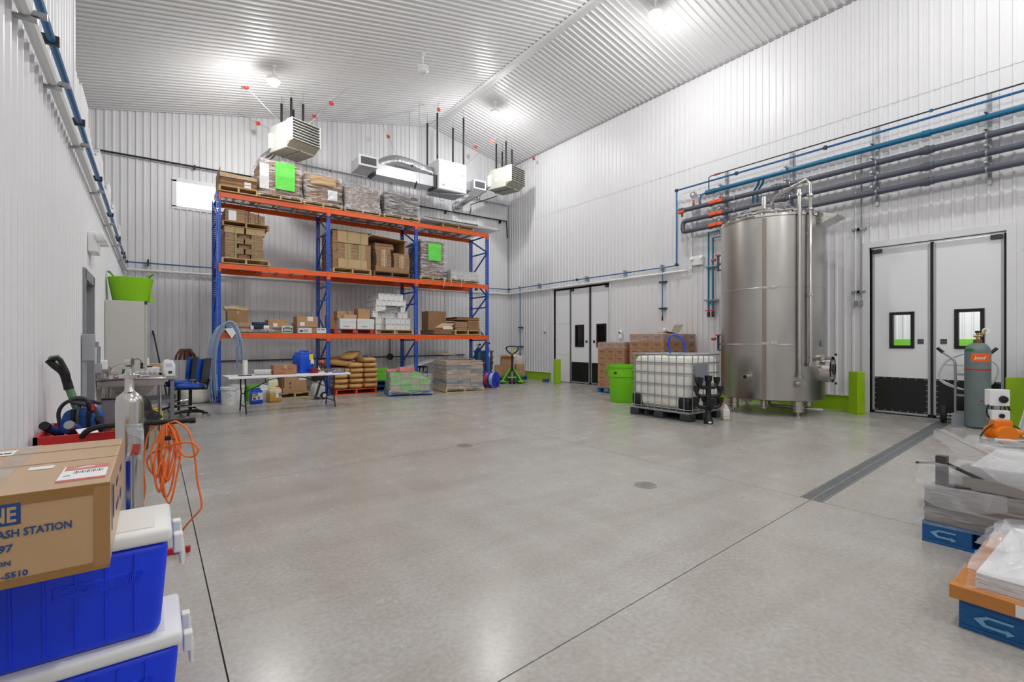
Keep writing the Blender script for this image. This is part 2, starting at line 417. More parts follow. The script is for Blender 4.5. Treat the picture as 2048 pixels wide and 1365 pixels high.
# ---- left wall: tall near part, lower part with a scalloped top edge beyond -----
DL = (6.98, 7.95, 0, 2.14); YT = 6.1
def lowtop(a):
    for c, hw in ((8.1, .74), (9.97, .54), (11.53, .48), (13.3, .8), (15., .7)):
        if abs(a - c) < hw: return 3.8 + .25 * ((a - c) / hw) ** 2
    return 4.05
mb = MB(); wall_boxes(mb, -6, YT, 0, roof(LX) - .05, [], lambda p, q, a, b: mb.box(LX - .2, LX, p, q, a, b))
wall_boxes(mb, YT, BY, 0, 3.75, [DL], lambda p, q, a, b: mb.box(LX - .2, LX, p, q, a, b))
wl = struct(mb.build('wall_left', SLABW), 'white ribbed metal wall along the left side')
pL = lambda a, z, d: (LX + .004 + d, a, z)
sheets(wl, -6, YT, lambda a: .02, lambda a: roof(LX) - .02, pL, WALL)
sheets(wl, YT, BY, lambda a: .02, lowtop, pL, WALL, [DL])
sheets(wl, YT, BY, lambda a: 3.5, lowtop, lambda a, z, d: (LX - .03 + d, a, z), WALL)
for c0, c1 in ((6.68, 7.36), (8.84, 9.43), (10.5, 11.05), (12.0, 12.5)):
    MB().box(LX - .05, LX + .035, c0, c1, 3.4, 4.08).build('post_casing', TRIM, wl, bevel=.006)
screws(wl, [.9, 1.9, 2.9], -1, BY, pL, skip=[DL])
screws(wl, [4.1, 5.3], -1, YT, pL)
MB().box(LX - .05, LX + .04, YT - .02, YT + .05, 3.4, roof(LX)).build('corner_trim', TRIM, wl)
o = MB().box(-6.2, LX - .2, YT, BY, 3.35, 3.45).build('ceiling', M('deck_grey', (190, 190, 190), .7)); struct(o, 'flat roof deck of the low room behind the left wall')
o = MB().box(-6.4, -6.2, -6.2, BY + .2, 0, 7).build('wall_left', SLABW); struct(o, 'outer wall far behind the left partition')
sh = o; sheets(sh, YT, BY, lambda a: 3.4, lambda a: 6.05, lambda a, z, d: (-6.19 + d, a, z), WALL)
o = MB().box(-6.2, WX + .2, -6.25, -6, 0, 9.6).build('wall_front', M('front_wall', (205, 205, 207), .6)); struct(o, 'plain wall behind the camera')
o = MB().box(-6.2, LX - .2, YT - .1, YT, 3.4, 7.6).build('wall_left', SLABW); struct(o, 'cross wall closing the deck over the low room')
# ---- ceiling -------------------------------------------------------------------
mb = MB()
mb.prism([(-6.4, roof(-6.4)), (RX, RH), (RX, RH + .2), (-6.4, roof(-6.4) + .2)], -6.2, BY + .25, 'y')
mb.prism([(RX, RH), (WX + .25, roof(WX + .25)), (WX + .25, roof(WX + .25) + .2), (RX, RH + .2)], -6.2, BY + .25, 'y')
ce = struct(mb.build('ceiling', SLABW), 'pitched ceiling clad in pale ribbed metal sheets')
for s0, s1, off in ((RX + .06, WX, .0), (7.2, RX - .06, .004), (1.0, 7.22, 0), (-6.2, 1.02, .004)):
    a = -6.0
    while a < BY - .01:
        b = min(a + .915, BY); mb = MB(); pr = ribs(a, b)
        for (p, d), (q, e) in zip(pr, pr[1:]):
            mb.add([(s0, p, roof(s0) - .004 - d - off), (s0, q, roof(s0) - .004 - e - off), (s1, q, roof(s1) - .004 - e - off), (s1, p, roof(s1) - .004 - d - off)], [(0, 1, 2, 3)])
        mb.build('ceiling_sheet', CEIL, ce); a = b
mb = MB().prism([(RX - .14, roof(RX - .14) - .026), (RX, RH - .026), (RX + .14, roof(RX + .14) - .026), (RX + .14, roof(RX + .14) - .02), (RX, RH - .02), (RX - .14, roof(RX - .14) - .02)], -6, BY, 'y')
mb.build('ridge_flashing', CEIL, ce)
MB().box(WX - .04, WX, -6, BY, roof(WX) - .05, roof(WX) - .02).build('eave_trim', M('eave_trim', (150, 150, 150), .5), ce)
mb = MB()
for i in range(11):
    x = 1.9 + i * .95
    y = -5.6
    while y < BY - .1:
        z = roof(x) - .006
        mb.box(x - .006, x + .006, y - .006, y + .006, z - .006, z); y += PITCH * 2
mb.build('screw_heads', GALV, ce, kind='stuff')
# ---- window in the back wall ----------------------------------------------------
x0, x1, z0, z1 = WN
wi = struct(MB().box(x0, x1, BY + .07, BY + .08, z0, z1).build('window_1', GLASS), 'small horizontal window high in the back wall')
mb = MB()
for a, b, c, d in ((x0 - .06, x1 + .06, z1 - .04, z1 + .06), (x0 - .06, x1 + .06, z0 - .05, z0 + .03), (x0 - .06, x0 + .04, z0, z1), (x1 - .04, x1 + .06, z0, z1)): mb.box(a, b, BY - .035, BY + .1, c, d)
mb.build('window_frame', WHITEP, wi)
# ---- doors ---------------------------------------------------------------------
GALVT = M('door_edge_metal', (176, 177, 180), .4, .3)
BLKP = M('kick_plate', (20, 20, 21), .35, var=.3, scale=30)
DOORW = M('door_panel_white', (236, 237, 239), .3)
def leaf(parent, y0, y1, z1, hinge, name='door_leaf', win=None, x=WX + .02):
    """swinging impact door leaf; faces -X"""
    cw = (y0 + y1) / 2
    wy0, wy1, wz0, wz1 = win
    mb = MB(); wall_boxes(mb, y0, y1, .03, z1, [(wy0, wy1, wz0, wz1)], lambda p, q, a, b: mb.box(x, x + .045, p, q, a, b))
    lf = mb.build(name, DOORW, parent)
    mb = MB()
    for a, b, c, d in ((y0, y0 + .035, .03, z1), (y1 - .035, y1, .03, z1), (y0, y1, .03, .065)): mb.box(x - .008, x + .05, a, b, c, d)
    mb.build('edge_trim', GALVT, lf)
    MB().box(x - .006, x, y0 + .035, y1 - .035, .065, .72).build('kick_plate', BLKP, lf)
    mb = MB()
    for k in range(7):
        for a in (y0 + .05, y1 - .05): mb.box(x - .009, x - .006, a - .008, a + .008, .1 + k * .1 - .008, .1 + k * .1 + .008)
        yy = y0 + .08 + (y1 - y0 - .16) * k / 6
        for zz in (.085, .705): mb.box(x - .009, x - .006, yy - .008, yy + .008, zz - .008, zz + .008)
    mb.build('rivets', GALV, lf, kind='stuff')
    mb = MB()
    f = .045
    for a, b, c, d in ((wy0 - f, wy0 + .01, wz0 - f, wz1 + f), (wy1 - .01, wy1 + f, wz0 - f, wz1 + f), (wy0, wy1, wz0 - f, wz0 + .01), (wy0, wy1, wz1 - .01, wz1 + f)): mb.box(x - .02, x + .06, a, b, c, d)
    mb.build('window_gasket', BLACK, lf)
    MB().box(x + .015, x + .02, wy0, wy1, wz0, wz1).build('window_pane', GLASS, lf)
    yh = y1 - .14 if hinge == 'lo' else y0 + .14
    MB().box(x - .008, x, yh - .045, yh + .045, 1.36, 1.45).build('latch_plate', M('latch_grey', (92, 92, 92), .4, .5), lf)
    ye = y0 + .01 if hinge == 'lo' else y1 - .01
    MB().box(x - .04, x + .05, min(ye, ye + (.15 if hinge == 'lo' else -.15)), max(ye, ye + (.15 if hinge == 'lo' else -.15)), z1 - .07, z1 + .005).build('hinge_bracket', M('hinge_dark', (70, 70, 72), .4, .5), lf, bevel=.006)
    mb = MB(); mb.box(x - .004, x + .05, y0 - .022, y0, .0, z1 + .02); mb.box(x - .004, x + .05, y1, y1 + .022, 0, z1 + .02); mb.box(x - .004, x + .05, y0, y1, 0, .03); mb.build('rubber_seal', RUBBER, lf)
    return lf
def casing(parent, o, wd=.11):
    mb = MB()
    mb.box(WX - .06, WX + .08, o[0] - wd, o[0], 0, o[3] + wd); mb.box(WX - .06, WX + .08, o[1], o[1] + wd, 0, o[3] + wd); mb.box(WX - .06, WX + .08, o[0], o[1], o[3], o[3] + wd)
    mb.build('door_casing', TRIM, parent)
d3 = struct(MB().box(WX - .02, WX + .15, D3[0], D3[1], -.001, .006).build('door_3', GALVT), 'pair of white swing doors with black kick plates beside the steel tank')
casing(d3, D3)
leaf(d3, 2.575, 3.46, 3.2, 'hi', win=(2.85, 3.14, 1.32, 1.92))
leaf(d3, 1.62, 2.53, 3.2, 'lo', win=(1.9, 2.2, 1.32, 1.93))
d2 = struct(MB().box(WX - .02, WX + .15, D2[0], D2[1], -.001, .006).build('door_2', GALVT), 'white swing doors with a fixed side panel near the far corner')
casing(d2, D2, .09)
leaf(d2, 11.18, 12.06, 3.18, 'hi', win=(11.48, 11.8, 1.27, 1.92))
leaf(d2, 10.32, 11.12, 3.18, 'lo', win=(10.5, 10.82, 1.27, 1.93))
for k, (a, b) in enumerate(((.02, .95), (.955, 2.02), (2.025, 3.18))): MB().box(WX + .02, WX + .06, 12.13, 12.84, a, b).build('side_panel', DOORW, d2, bevel=.004)
# corridor beyond the swing doors
wc = struct(MB().box(14.6, 14.8, -2, BY, 0, 4).build('wall_right', SLABW), 'far wall of the room seen through the door windows')
sheets(wc, -2, BY, lambda a: 1.4, lambda a: 4, lambda a, z, d: (14.59 - d, a, z), WALL)
MB().box(14.55, 14.6, -2, BY, 0, 1.46).build('wainscot', LIMEP, wc)
struct(MB().box(WX + .25, 14.8, -2, BY, 4, 4.1).build('ceiling', TRIM), 'ceiling of the room beyond the swing doors')
struct(MB().box(WX + .25, 14.6, -2.1, -2, 0, 4).build('wall_front', TRIM), 'end wall of the room beyond the swing doors')
struct(MB().box(WX + .25, 14.6, BY, BY + .2, 0, 4).build('wall_back', TRIM), 'rear wall of the room beyond the swing doors')
struct(MB().box(WX + .25, 14.6, 6.5, 6.6, 0, 4).build('wall_back', TRIM), 'added unseen partition that keeps the space behind the far doors dark')  # unseen partition, added to block lamp light from the far door windows
# left personnel door
d1 = struct(MB().box(LX - .17, LX - .12, DL[0] + .05, DL[1] - .05, 0, DL[3] - .05).build('door_1', M('grey_door', (128, 130, 136), .45)), 'grey steel personnel door in the left wall')
mb = MB(); f = .06
for a, b, c, d in ((DL[0] - f, DL[0] + .05, 0, DL[3] + f), (DL[1] - .05, DL[1] + f, 0, DL[3] + f), (DL[0], DL[1], DL[3] - .05, DL[3] + f)): mb.box(LX - .2, LX + .045, a, b, c, d)
mb.build('door_frame', M('grey_frame', (140, 142, 147), .45), d1)
MB().cyl((LX - .12, DL[0] + .14, 1), (LX - .04, DL[0] + .14, 1), .025).build('door_knob', STEELP, d1, smooth=40)

# ================================================================== LAMPS
def lamp(name, label, x, y, drop=.38, lit=True, power=LAMP_W):
    zc = roof(x); t = thing(name, label, 'ceiling light', (x, y, zc - drop), group='round high bay lamps')
    MB().lathe([(.055, drop - .02), (.06, drop - .08), (.02, drop - .09), (.015, .13), (.03, .13), (.05, .12)], n=16).build('mount', WHITEP, t, smooth=40)
    MB().lathe([(.05, .13), (.09, .09), (.14, .06), (.15, .03), (.15, .0), (.14, -.004), (.14, .01), (0, .01)], n=28).build('housing', WHITEP, t, smooth=40)
    if lit:
        MB().lathe([(.135, .0), (.13, -.04), (.1, -.08), (.06, -.1), (0, -.108)], n=28).build('lens', M('lit_lens', (255, 252, 245), .4, emit=((255, 252, 246), 22)), t, smooth=60)
        ld = bpy.data.lights.new('high_bay_light', 'POINT'); ld.energy = power * .0262; ld.shadow_soft_size = .12; ld.color = LAMP_COL; ld.use_nodes = True
        nt = ld.node_tree; ie = nt.nodes.new('ShaderNodeTexIES'); ie.mode = 'INTERNAL'; ie.ies = IES; ie.inputs['Strength'].default_value = 1
        nt.links.new(ie.outputs[0], nt.nodes['Emission'].inputs['Strength'])
        lo = bpy.data.objects.new('high_bay_light', ld); C.objects.link(lo); lo.parent = t; lo.location = (0, 0, -.25)
    else: MB().lathe([(.135, .0), (.13, -.04), (.1, -.08), (.06, -.1), (0, -.108)], n=28).build('lens', WHITEP, t, smooth=60)
    return t
lamp('high_bay_lamp', 'lit lamp on the ceiling above the left heater', 2.25, 12.35)
lamp('high_bay_lamp', 'lit lamp on the ceiling above the right heater near the corner', 8.6, 12.5)
lamp('high_bay_lamp', 'lit lamp at the top edge of the picture right of the ridge', 8.75, 6.6)
lamp('high_bay_lamp', 'unlit pale lamp hanging from the middle of the ceiling', 5.32, 10.86, .42, lit=False)
for x, y in ((2.35, 6.75), (2.35, .7), (8.8, .7), (2.35, -4.3), (8.8, -4.3)):
    lamp('high_bay_lamp', 'lit lamp on the ceiling behind or above the camera', x, y)
def added_lamp(y):  # unseen lamp, added to brighten the view through the near door windows
    t = thing('added_room_lamp', 'added unseen lamp that lights the room beyond the swing doors', 'ceiling light', (13.1, y, 3.9), group='added lamps beyond the doors')
    MB().box(-.15, .15, -.6, .6, 0, .1).build('housing', WHITEP, t); 
    ld = bpy.data.lights.new('added_room_light', 'AREA'); ld.shape = 'RECTANGLE'; ld.size = .25; ld.size_y = 1.1; ld.energy = 130
    lo = bpy.data.objects.new('added_room_light', ld); C.objects.link(lo); lo.parent = t; lo.location = (0, 0, -.01)
added_lamp(2.5)
# ================================================================== PALLET RACK
RXS = [1.205, 3.65, 6.12, 8.585]; RY0, RY1 = 12.9, 13.96
LV = [1.6, 3.2, 4.84]; RTOP = 4.85
rack = thing('pallet_rack', 'three-bay steel pallet rack with blue posts and orange beams', 'rack', (0, 0, 0))
def post_mesh(h):
    mb = MB(); hw = .045; dp = .075; row = .0508; n = int(h / row)
    def lattice(P, width, cols, hw_=.011, hh=.019):
        xs = [-width / 2]
        for c in cols: xs += [c - hw_, c + hw_]
        xs.append(width / 2)
        for k in range(n):
            z0 = k * row; z1 = z0 + row; a = z0 + (row - hh) / 2; b = a + hh
            mb.add([P(-width / 2, z0), P(width / 2, z0), P(width / 2, a), P(-width / 2, a)], [(0, 1, 2, 3)])
            mb.add([P(-width / 2, b), P(width / 2, b), P(width / 2, z1), P(-width / 2, z1)], [(0, 1, 2, 3)])
            for i in range(0, len(xs), 2):
                mb.add([P(xs[i], a), P(xs[i + 1], a), P(xs[i + 1], b), P(xs[i], b)], [(0, 1, 2, 3)])
    lattice(lambda u, z: (u, 0, z), .09, [-.024, .024])
    lattice(lambda u, z: (-hw, dp / 2 + u, z), dp, [0])
    lattice(lambda u, z: (hw, dp / 2 + u, z), dp, [0])
    mb.box(-hw, -hw + .02, dp - .003, dp, 0, h); mb.box(hw - .02, hw, dp - .003, dp, 0, h)
    mb.box(-.06, .06, -.02, dp + .02, 0, .008)
    return mb
pm = post_mesh(RTOP)
p0 = pm.build('post', RBLUE, rack); p0.location = (RXS[0], RY0, 0)
bm_ = MB()
zz = [.12, .75, 1.45, 2.15, 2.85, 3.55, 4.25, 4.78]
for k in range(0, len(zz) - 1):
    d0, d1 = (.03, RY1 - RY0 - .03) if k % 2 == 0 else (RY1 - RY0 - .03, .03)
    bm_.bar((0, d0, zz[k]), (0, d1, zz[k + 1]), .03, .04)
for z in (.12, 1.45, 2.5, 2.85, 4.25, 4.78): bm_.bar((0, .03, z), (0, RY1 - RY0 - .03, z), .03, .04)
braces = bm_.build('bracing', RBLUE, p0)
for i, x in enumerate(RXS):
    if i:
        o = link('post', p0.data, rack); o.location = (x, RY0, 0); b = link('bracing', braces.data, o)
    o = link('post', p0.data, rack); o.location = (x, RY1, 0); o.rotation_euler = (0, 0, PI)
bl = RXS[1] - RXS[0] - .09
mb = MB().box(.045, .045 + bl, -.012, .04, -.115, 0).box(.045, .045 + bl, -.014, -.008, -.045, 0)
mb.box(.03, .05, -.016, .05, -.19, .01); mb.box(bl + .04, bl + .06, -.016, .05, -.19, .01)
mb.box(.0, .045, -.016, -.004, -.19, .01); mb.box(bl + .045, bl + .09, -.016, -.004, -.19, .01)
beam = mb.build('beam', ORANGE, rack, bevel=.003); beam.location = (RXS[0], RY0, LV[0])
dk = MB(); n = 18
for k in range(n + 1): y = .03 + (RY1 - RY0 - .06) * k / n; dk.bar((.06, y, .004), (bl / 2 + .03, y, .004), .006, .006)
for k in range(23): x = .06 + (bl / 2 - .03) * k / 22; dk.bar((x, -.01, .011), (x, RY1 - RY0 + .01, .011), .006, .006)
for x in (.2, .56, .92): dk.box(x - .02, x + .02, .0, RY1 - RY0, -.04, .0)
deck = dk.build('wire_deck', GALV, rack); deck.location = (RXS[0], RY0, LV[0])
first = True
for i in range(3):
    sc = (RXS[i + 1] - RXS[i]) / (RXS[1] - RXS[0])
    for z in LV:
        for y, rz in ((RY0, 0), (RY1, PI)):
            o = beam if first else link('beam', beam.data, rack)
            o.location = (RXS[i] if rz == 0 else RXS[i + 1], y, z); o.rotation_euler = (0, 0, rz); o.scale = (sc, 1, 1)
            first = False
first = True
for i in range(3):
    for z in LV:
        for h in range(2):
            o = deck if first else link('wire_deck', deck.data, rack)
            o.location = (RXS[i] + h * bl / 2, RY0, z); first = False
DZ = .016
# ------------------------------------------------------------------ pallets
PCACHE = {}
def pallet_parts(t, mat, L_=1.2, W_=1.0, H_=.14, block=False):
    """wooden pallet, long side along X, origin at its base centre"""
    key = (mat.name, L_, W_, H_, block)
    if key not in PCACHE:
        a = MB().box(-L_ / 2, L_ / 2, -.05, .05, 0, .018)
        sw = .05 if block else .02
        b = MB().box(-sw, sw, -W_ / 2, W_ / 2, 0, H_ - .036)
        PCACHE[key] = [None, None, a, b]
    e = PCACHE[key]
    def put(i, nm, loc):
        if e[i] is None: o = e[i + 2].build(nm, mat, t); e[i] = o.data
        else: o = link(nm, e[i], t)
        o.location = loc
    n = 7
    for k in range(n): put(0, 'deck_board', (0, -W_ / 2 + .05 + (W_ - .1) * k / (n - 1), H_ - .018))
    for k in range(3): put(0, 'deck_board', (0, -W_ / 2 + .05 + (W_ - .1) * k / 2, 0))
    for k in range(3): put(1, 'stringer', ((-1 + k) * (L_ / 2 - (.05 if block else .02)), 0, .018))
def pallet(label, loc, rz=0, mat=WOOD, L_=1.2, W_=1.0, H_=.13, block=False, group='wooden pallets'):
    t = thing('wooden_pallet', label, 'pallet', loc, rz, group); pallet_parts(t, mat, L_, W_, H_, block); return t
def sheetstack(mb, x0, x1, y0, y1, z0, z1, t=.028, j=.008, gap=.004):
    z = z0
    while z < z1 - 1e-4:
        b = min(z + t * random.uniform(.7, 1.3), z1); a = [random.uniform(-j, j) for _ in range(4)]
        mb.box(x0 + a[0], x1 + a[1], y0 + a[2], y1 + a[3], z, b - gap * .5); z = b
    return mb
def film_shell(x0, x1, y0, y1, z0, z1, amp=.025, flare=.03, n=14, seed=0, sink=None, top=True):
    mb = MB(); cx, cy = (x0 + x1) / 2, (y0 + y1) / 2
    def D(p, k=1.):
        a = nz(p, 4., seed) * amp + nz(p, 11., seed + 3) * amp * .5
        d = Vector((p[0] - cx, p[1] - cy, 0)); d = d.normalized() if d.length > 1e-5 else Vector((0, 0, 0))
        return Vector(p) + d * a * k
    per = [(x0, y0), (x1, y0), (x1, y1), (x0, y1)]
    def side(u, v):
        s = u * 4; i = int(s) % 4; f = s - int(s); a, b = per[i], per[(i + 1) % 4]
        x, y = a[0] + (b[0] - a[0]) * f, a[1] + (b[1] - a[1]) * f
        fl = flare * max(0, 1 - v * 4)
        x += (x - cx) / (x1 - x0) * 2 * fl; y += (y - cy) / (y1 - y0) * 2 * fl
        z = z0 + (z1 - z0) * v
        if sink and v == 1: z += sink(x, y)
        return D((x, y, z))
    mb.grid(side, 4 * n, n, closed_u=True)
    if top:
        def tp(u, v):
            x, y = x0 + (x1 - x0) * u, y0 + (y1 - y0) * v
            p = Vector((x, y, z1 + (sink(x, y) if sink else 0)))
            e = min(u, 1 - u, v, 1 - v)
            return D(p) if e < 1e-6 else p + Vector((0, 0, nz(p, 6., seed + 9) * amp * .8))
        mb.grid(tp, n, n)
    return mb
def wrapped(label, cx, cy, z0, w, d, h, seed, content, paper=None, mat=WOOD, film=None, sink=None, tags=None, pal_h=.12, flare=.03, name='wrapped_pallet_load', rz=0, group='film-wrapped pallet loads'):
    t = thing(name, label, 'pallet load', (cx, cy, z0), rz, group)
    pallet_parts(t, mat, w, d, pal_h)
    content(t, pal_h + .004)
    film_shell(-w / 2 + .01, w / 2 - .01, -d / 2 - .005, d / 2 + .005, .05, h + .015, seed=seed, sink=sink, flare=flare).build('stretch_film', film or FILM, t, smooth=70)
    for (x, z, sx, sz, m) in (paper or []):
        mb = MB().grid(lambda u, v: (x + sx * u, -d / 2 - .035 - .012 * nz((u * 3, v * 3, seed), 1), z + sz * v), 6, 6)
        mb.build('paper_sheet', m, t, solid=.002)
    return t
def stacks(cols, w, d, h, mat=KEDGE, t_=.03, inset=.05, names='cardboard_bundle'):
    def fn(t, zb):
        n = len(cols); x = -w / 2 + inset; tw = w - 2 * inset; s = sum(c[0] for c in cols)
        for cw, ch in cols:
            ww = tw * cw / s; mb = MB(); sheetstack(mb, x + .004, x + ww - .004, -d / 2 + inset, d / 2 - inset, zb, zb + (h - zb) * ch, t_)
            mb.build(names, mat, t); x += ww
    return fn
LPAPER = M('lime_paper', (112, 232, 88), .6, var=.04, scale=4)
ZT = LV[2] + DZ
# top level, bay 1 to 3
t = pallet('pallet with a low stack of flat cardboard at the top left rack corner', (1.6, 13.35, ZT), 0, L_=.8, W_=1.05, group='loaded wooden pallets on the top level')
cb = thing('cardboard_stack', 'low stack of flat brown cartons under one pale flap on the top left pallet', 'cardboard stack', (1.6, 13.35, ZT + .135))
sheetstack(MB(), -.36, .38, -.48, .48, 0, .2, .022).build('cartons', KRAFT2, cb)
MB().prism([(-.37, .24), (-.37, .3), (.38, .27), (.38, .22), (.0, .24)], -.5, -.494).build('flap', KRAFT3, cb)
MB().box(-.37, .38, -.5, .48, .2, .225).build('top_sheet', KRAFT3, cb)
MB().box(.12, .26, -.486, -.482, .02, .16).build('label_sheet', PAPER, cb)
MB().box(-.37, -.36, -.45, .45, 0, .42).build('side_flap', KRAFT, cb)
wrapped('wrapped load with a big lime green sheet on its front, top of the rack', 2.5, 13.35, ZT, .98, 1.05, .93, 1, stacks([(1, .95), (1.3, 1), (1, .97)], .98, 1.05, .93), [(-.13, .24, .44, .66, LPAPER), (-.47, .2, .2, .6, PAPER)])
wrapped('wrapped brown cartons with a white paper above the second blue post', 3.52, 13.4, ZT, .96, 1.0, .82, 2, stacks([(1, 1), (1, 1), (1, .98)], .96, 1, .82, KRAFT2), [(-.32, .56, .62, .22, KRAFT3), (.1, .2, .24, .26, PAPER)])
wrapped('wrapped load of round-edged brown cartons over the second bay, wide pale film', 4.55, 13.4, ZT, .98, 1.0, .76, 3, stacks([(1.2, .96), (1, 1)], .98, 1, .76, KRAFT2), None, film=FILMH)
wrapped('wrapped load in shiny silvery film beside the white ventilation box', 5.68, 13.4, ZT, 1.08, 1.0, .72, 4, stacks([(1, 1), (1, .97), (1, .99)], 1.08, 1, .72, M('grey_board', (120, 112, 106), .7, var=.3, scale=8)), None)
t = pallet('empty wooden pallet lying flat on the top right of the rack', (7.52, 13.4, ZT), 0, L_=1.1, W_=1.0, H_=.11, group='loaded wooden pallets on the top level')
fs = thing('white_panel_stack', 'long white panels lying on the pallet over the top right rack bay', 'panel stack', (7.6, 13.4, ZT + .113))
sheetstack(MB(), -1.28, 1.3, -.6, .5, .0, .05, .016, .02).build('panels', M('white_panel', (224, 225, 227), .4), fs)
MB().add([(-1.3, -.64, .056), (.5, -.68, .056), (1.15, .3, .09), (-1.0, .42, .09), (-1.3, -.64, .068), (.5, -.68, .068), (1.15, .3, .1), (-1.0, .42, .1)], [(3, 2, 1, 0), (4, 5, 6, 7), (0, 1, 5, 4), (1, 2, 6, 5), (2, 3, 7, 6), (3, 0, 4, 7)]).build('loose_panel', M('grey_panel', (170, 172, 174), .4), fs)
MB().box(.55, 1.45, -.66, .1, .056, .07, Matrix.Rotation(R(4), 4, 'Z')).build('loose_panel', M('white_panel', (224, 225, 227), .4), fs)
# ---- middle level
ZM = LV[1] + DZ
GSTRAP = M('green_strap', (60, 190, 80), .4)
WSTR = M('white_string', (225, 220, 210), .7)
t = pallet('pallet carrying strapped cardboard bundles at the middle left of the rack', (1.76, 13.38, ZM), 0, L_=1.0, W_=1.02, group='loaded wooden pallets on the middle level')
cb = thing('cardboard_bundle_stack', 'tall pile of flat carton bundles with green straps on the middle left pallet', 'cardboard stack', (1.76, 13.38, ZM + .135))
z = 0
for k, (a, b) in enumerate(((.11, 3), (.13, 2), (.11, 3), (.13, 2), (.1, 3))):
    mb = MB(); xs = [-.43 + .8 * i / b for i in range(b + 1)]
    for i in range(b):
        jx = random.uniform(-.012, .012); dep = -.48 if b == 2 or i != 1 else -.4
        sheetstack(mb, xs[i] + .01 + jx, xs[i + 1] - .01 + jx, dep, .45, z, z + a, .02, .005)
    mb.build('carton_bundle', KEDGE, cb); z += a
for x0, x1 in ((-.44, -.04), (.0, .4)): MB().box(x0, x1, -.49, .46, z, z + .14).build('carton_bundle', KRAFT3, cb)
for x in (-.22, .2): MB().box(x - .008, x + .008, -.497, -.49, 0, z + .14).box(x - .008, x + .008, -.497, .47, z + .14, z + .143).build('strap', GSTRAP, cb)
z2 = ZM + .135 + z + .145
pallet('second pallet stacked over the green-strapped bundles', (1.76, 13.38, z2), 0, mat=M('dark_wood', (168, 132, 84), .7, var=.15, scale=7, stretch=(1, 6, 6)), L_=.98, W_=1.02, H_=.12, group='loaded wooden pallets on the middle level')
cb = thing('cardboard_bundle_stack', 'leaning flat carton bundles with a white label sheet right under the top orange beam', 'cardboard stack', (1.76, 13.38, z2 + .123))
sheetstack(MB(), -.42, -.02, -.46, .45, 0, .3, .02, .006).build('carton_bundle', KEDGE, cb)
for k in range(4): sheetstack(MB(), -.01 + k * .105, .088 + k * .105, -.45 + .01 * (k % 2), .45, 0, .28 - .02 * k, .03, .004).build('carton_bundle', KEDGE, cb)
MB().box(-.36, -.2, -.48, -.468, .02, .25).build('label_sheet', PAPER, cb)
for x in (.05, .26): MB().box(x - .006, x + .006, -.475, -.465, 0, .28).build('strap', INK, cb)
def carton_pile(label, cx, w, h, var):
    cb = thing('cardboard_bundle_stack', label, 'cardboard stack', (cx, 13.4, ZM + .135), group='cardboard piles on the middle level'); d = 1.0
    if var == 0:
        sheetstack(MB(), -w / 2 + .1, w / 2, -d / 2 + .02, d / 2, 0, h * .68, .024, .006).build('carton_bundle', KEDGE, cb)
        for x in (-.1, .28): sheetstack(MB(), x - .11, x + .06, -d / 2 - .005, -d / 2 + .2, .25, h * .66, .02, .003).build('carton_bundle', KRAFT3, cb)
        MB().box(-w / 2 + .1, w / 2 - .08, -d / 2 - .01, d / 2, h * .68, h).build('top_carton', KRAFT3, cb)
        MB().box(-w / 2 + .12, w / 2 - .12, -d / 2 - .02, -d / 2 + .05, 0, .24).build('front_flap', KRAFT3, cb)
        sheetstack(MB(), -w / 2 - .02, -w / 2 + .09, -d / 2, d / 2, 0, h * .98, .04, .01).build('side_bundle', KRAFT2, cb)
        MB().box(-w / 2 - .03, w / 2 + .02, -d / 2 - .06, d / 2, h, h + .012).build('cover_sheet', KRAFT, cb)
        for x in (-.13, .22): MB().box(x - .007, x + .007, -d / 2 - .027, -d / 2 - .02, 0, h).build('strap', GSTRAP, cb)
    else:
        MB().box(-w / 2, w / 2, d / 2 - .06, d / 2, 0, h).build('back_sheet', KRAFT, cb)
        MB().box(w / 2 - .13, w / 2 - .1, -d / 2 + .1, d / 2, 0, h - .05).build('side_sheet', KRAFT, cb)
        for x0, x1, hh, tp in ((-w / 2 + .08, -.03, .62, .8), (.05, w / 2 - .02, .5, .58)):
            mb = MB(); z = 0
            while z < hh:
                f = .03 * math.sin(z * 7); sheetstack(mb, x0 + f, x1 + f, -d / 2 + .04 + .02 * math.sin(z * 9), d / 2 - .1, z, z + .06, .02, .006); z += .06
            mb.build('carton_bundle', KEDGE, cb)
            m = (x0 + x1) / 2; sheetstack(MB(), m - .08, m + .08, -d / 2 + .0, -d / 2 + .08, .1, hh - .02, .02, .01).build('carton_bundle', KRAFT3, cb)
            MB().box(m - .006, m + .006, -d / 2 - .02, -d / 2 - .012, .1, hh).build('string', WSTR, cb)
        sheetstack(MB(), -w / 2 + .06, .04, -d / 2 + .05, .3, .62, .78, .022, .03).build('carton_bundle', KEDGE, cb)
        MB().box(-w / 2 + .06, w / 2 - .04, -d / 2 - .01, -d / 2 + .03, 0, .13).build('front_flap', KRAFT2, cb)
        mb = MB().add([(-w / 2 - .03, -d / 2 - .05, h), (w / 2 - .08, -d / 2 + .0, h - .05), (w / 2 - .05, d / 2, h - .02), (-w / 2, d / 2, h + .02)], [(0, 1, 2, 3)]); mb.build('cover_sheet', KRAFT, cb, solid=.012)
    return cb
pallet('pallet under the square-cut brown cartons in the centre bay', (4.27, 13.4, ZM), 0, L_=1.02, W_=1.02, group='loaded wooden pallets on the middle level')
carton_pile('square pile of flat brown cartons with two green straps in the centre bay', 4.27, 1.0, .98, 0)
pallet('dark pallet under the bulging cartons next to the third blue post', (5.38, 13.4, ZM), 0, mat=M('dirty_wood', (120, 100, 76), .8, var=.2, scale=8), L_=1.06, W_=1.02, group='loaded wooden pallets on the middle level')
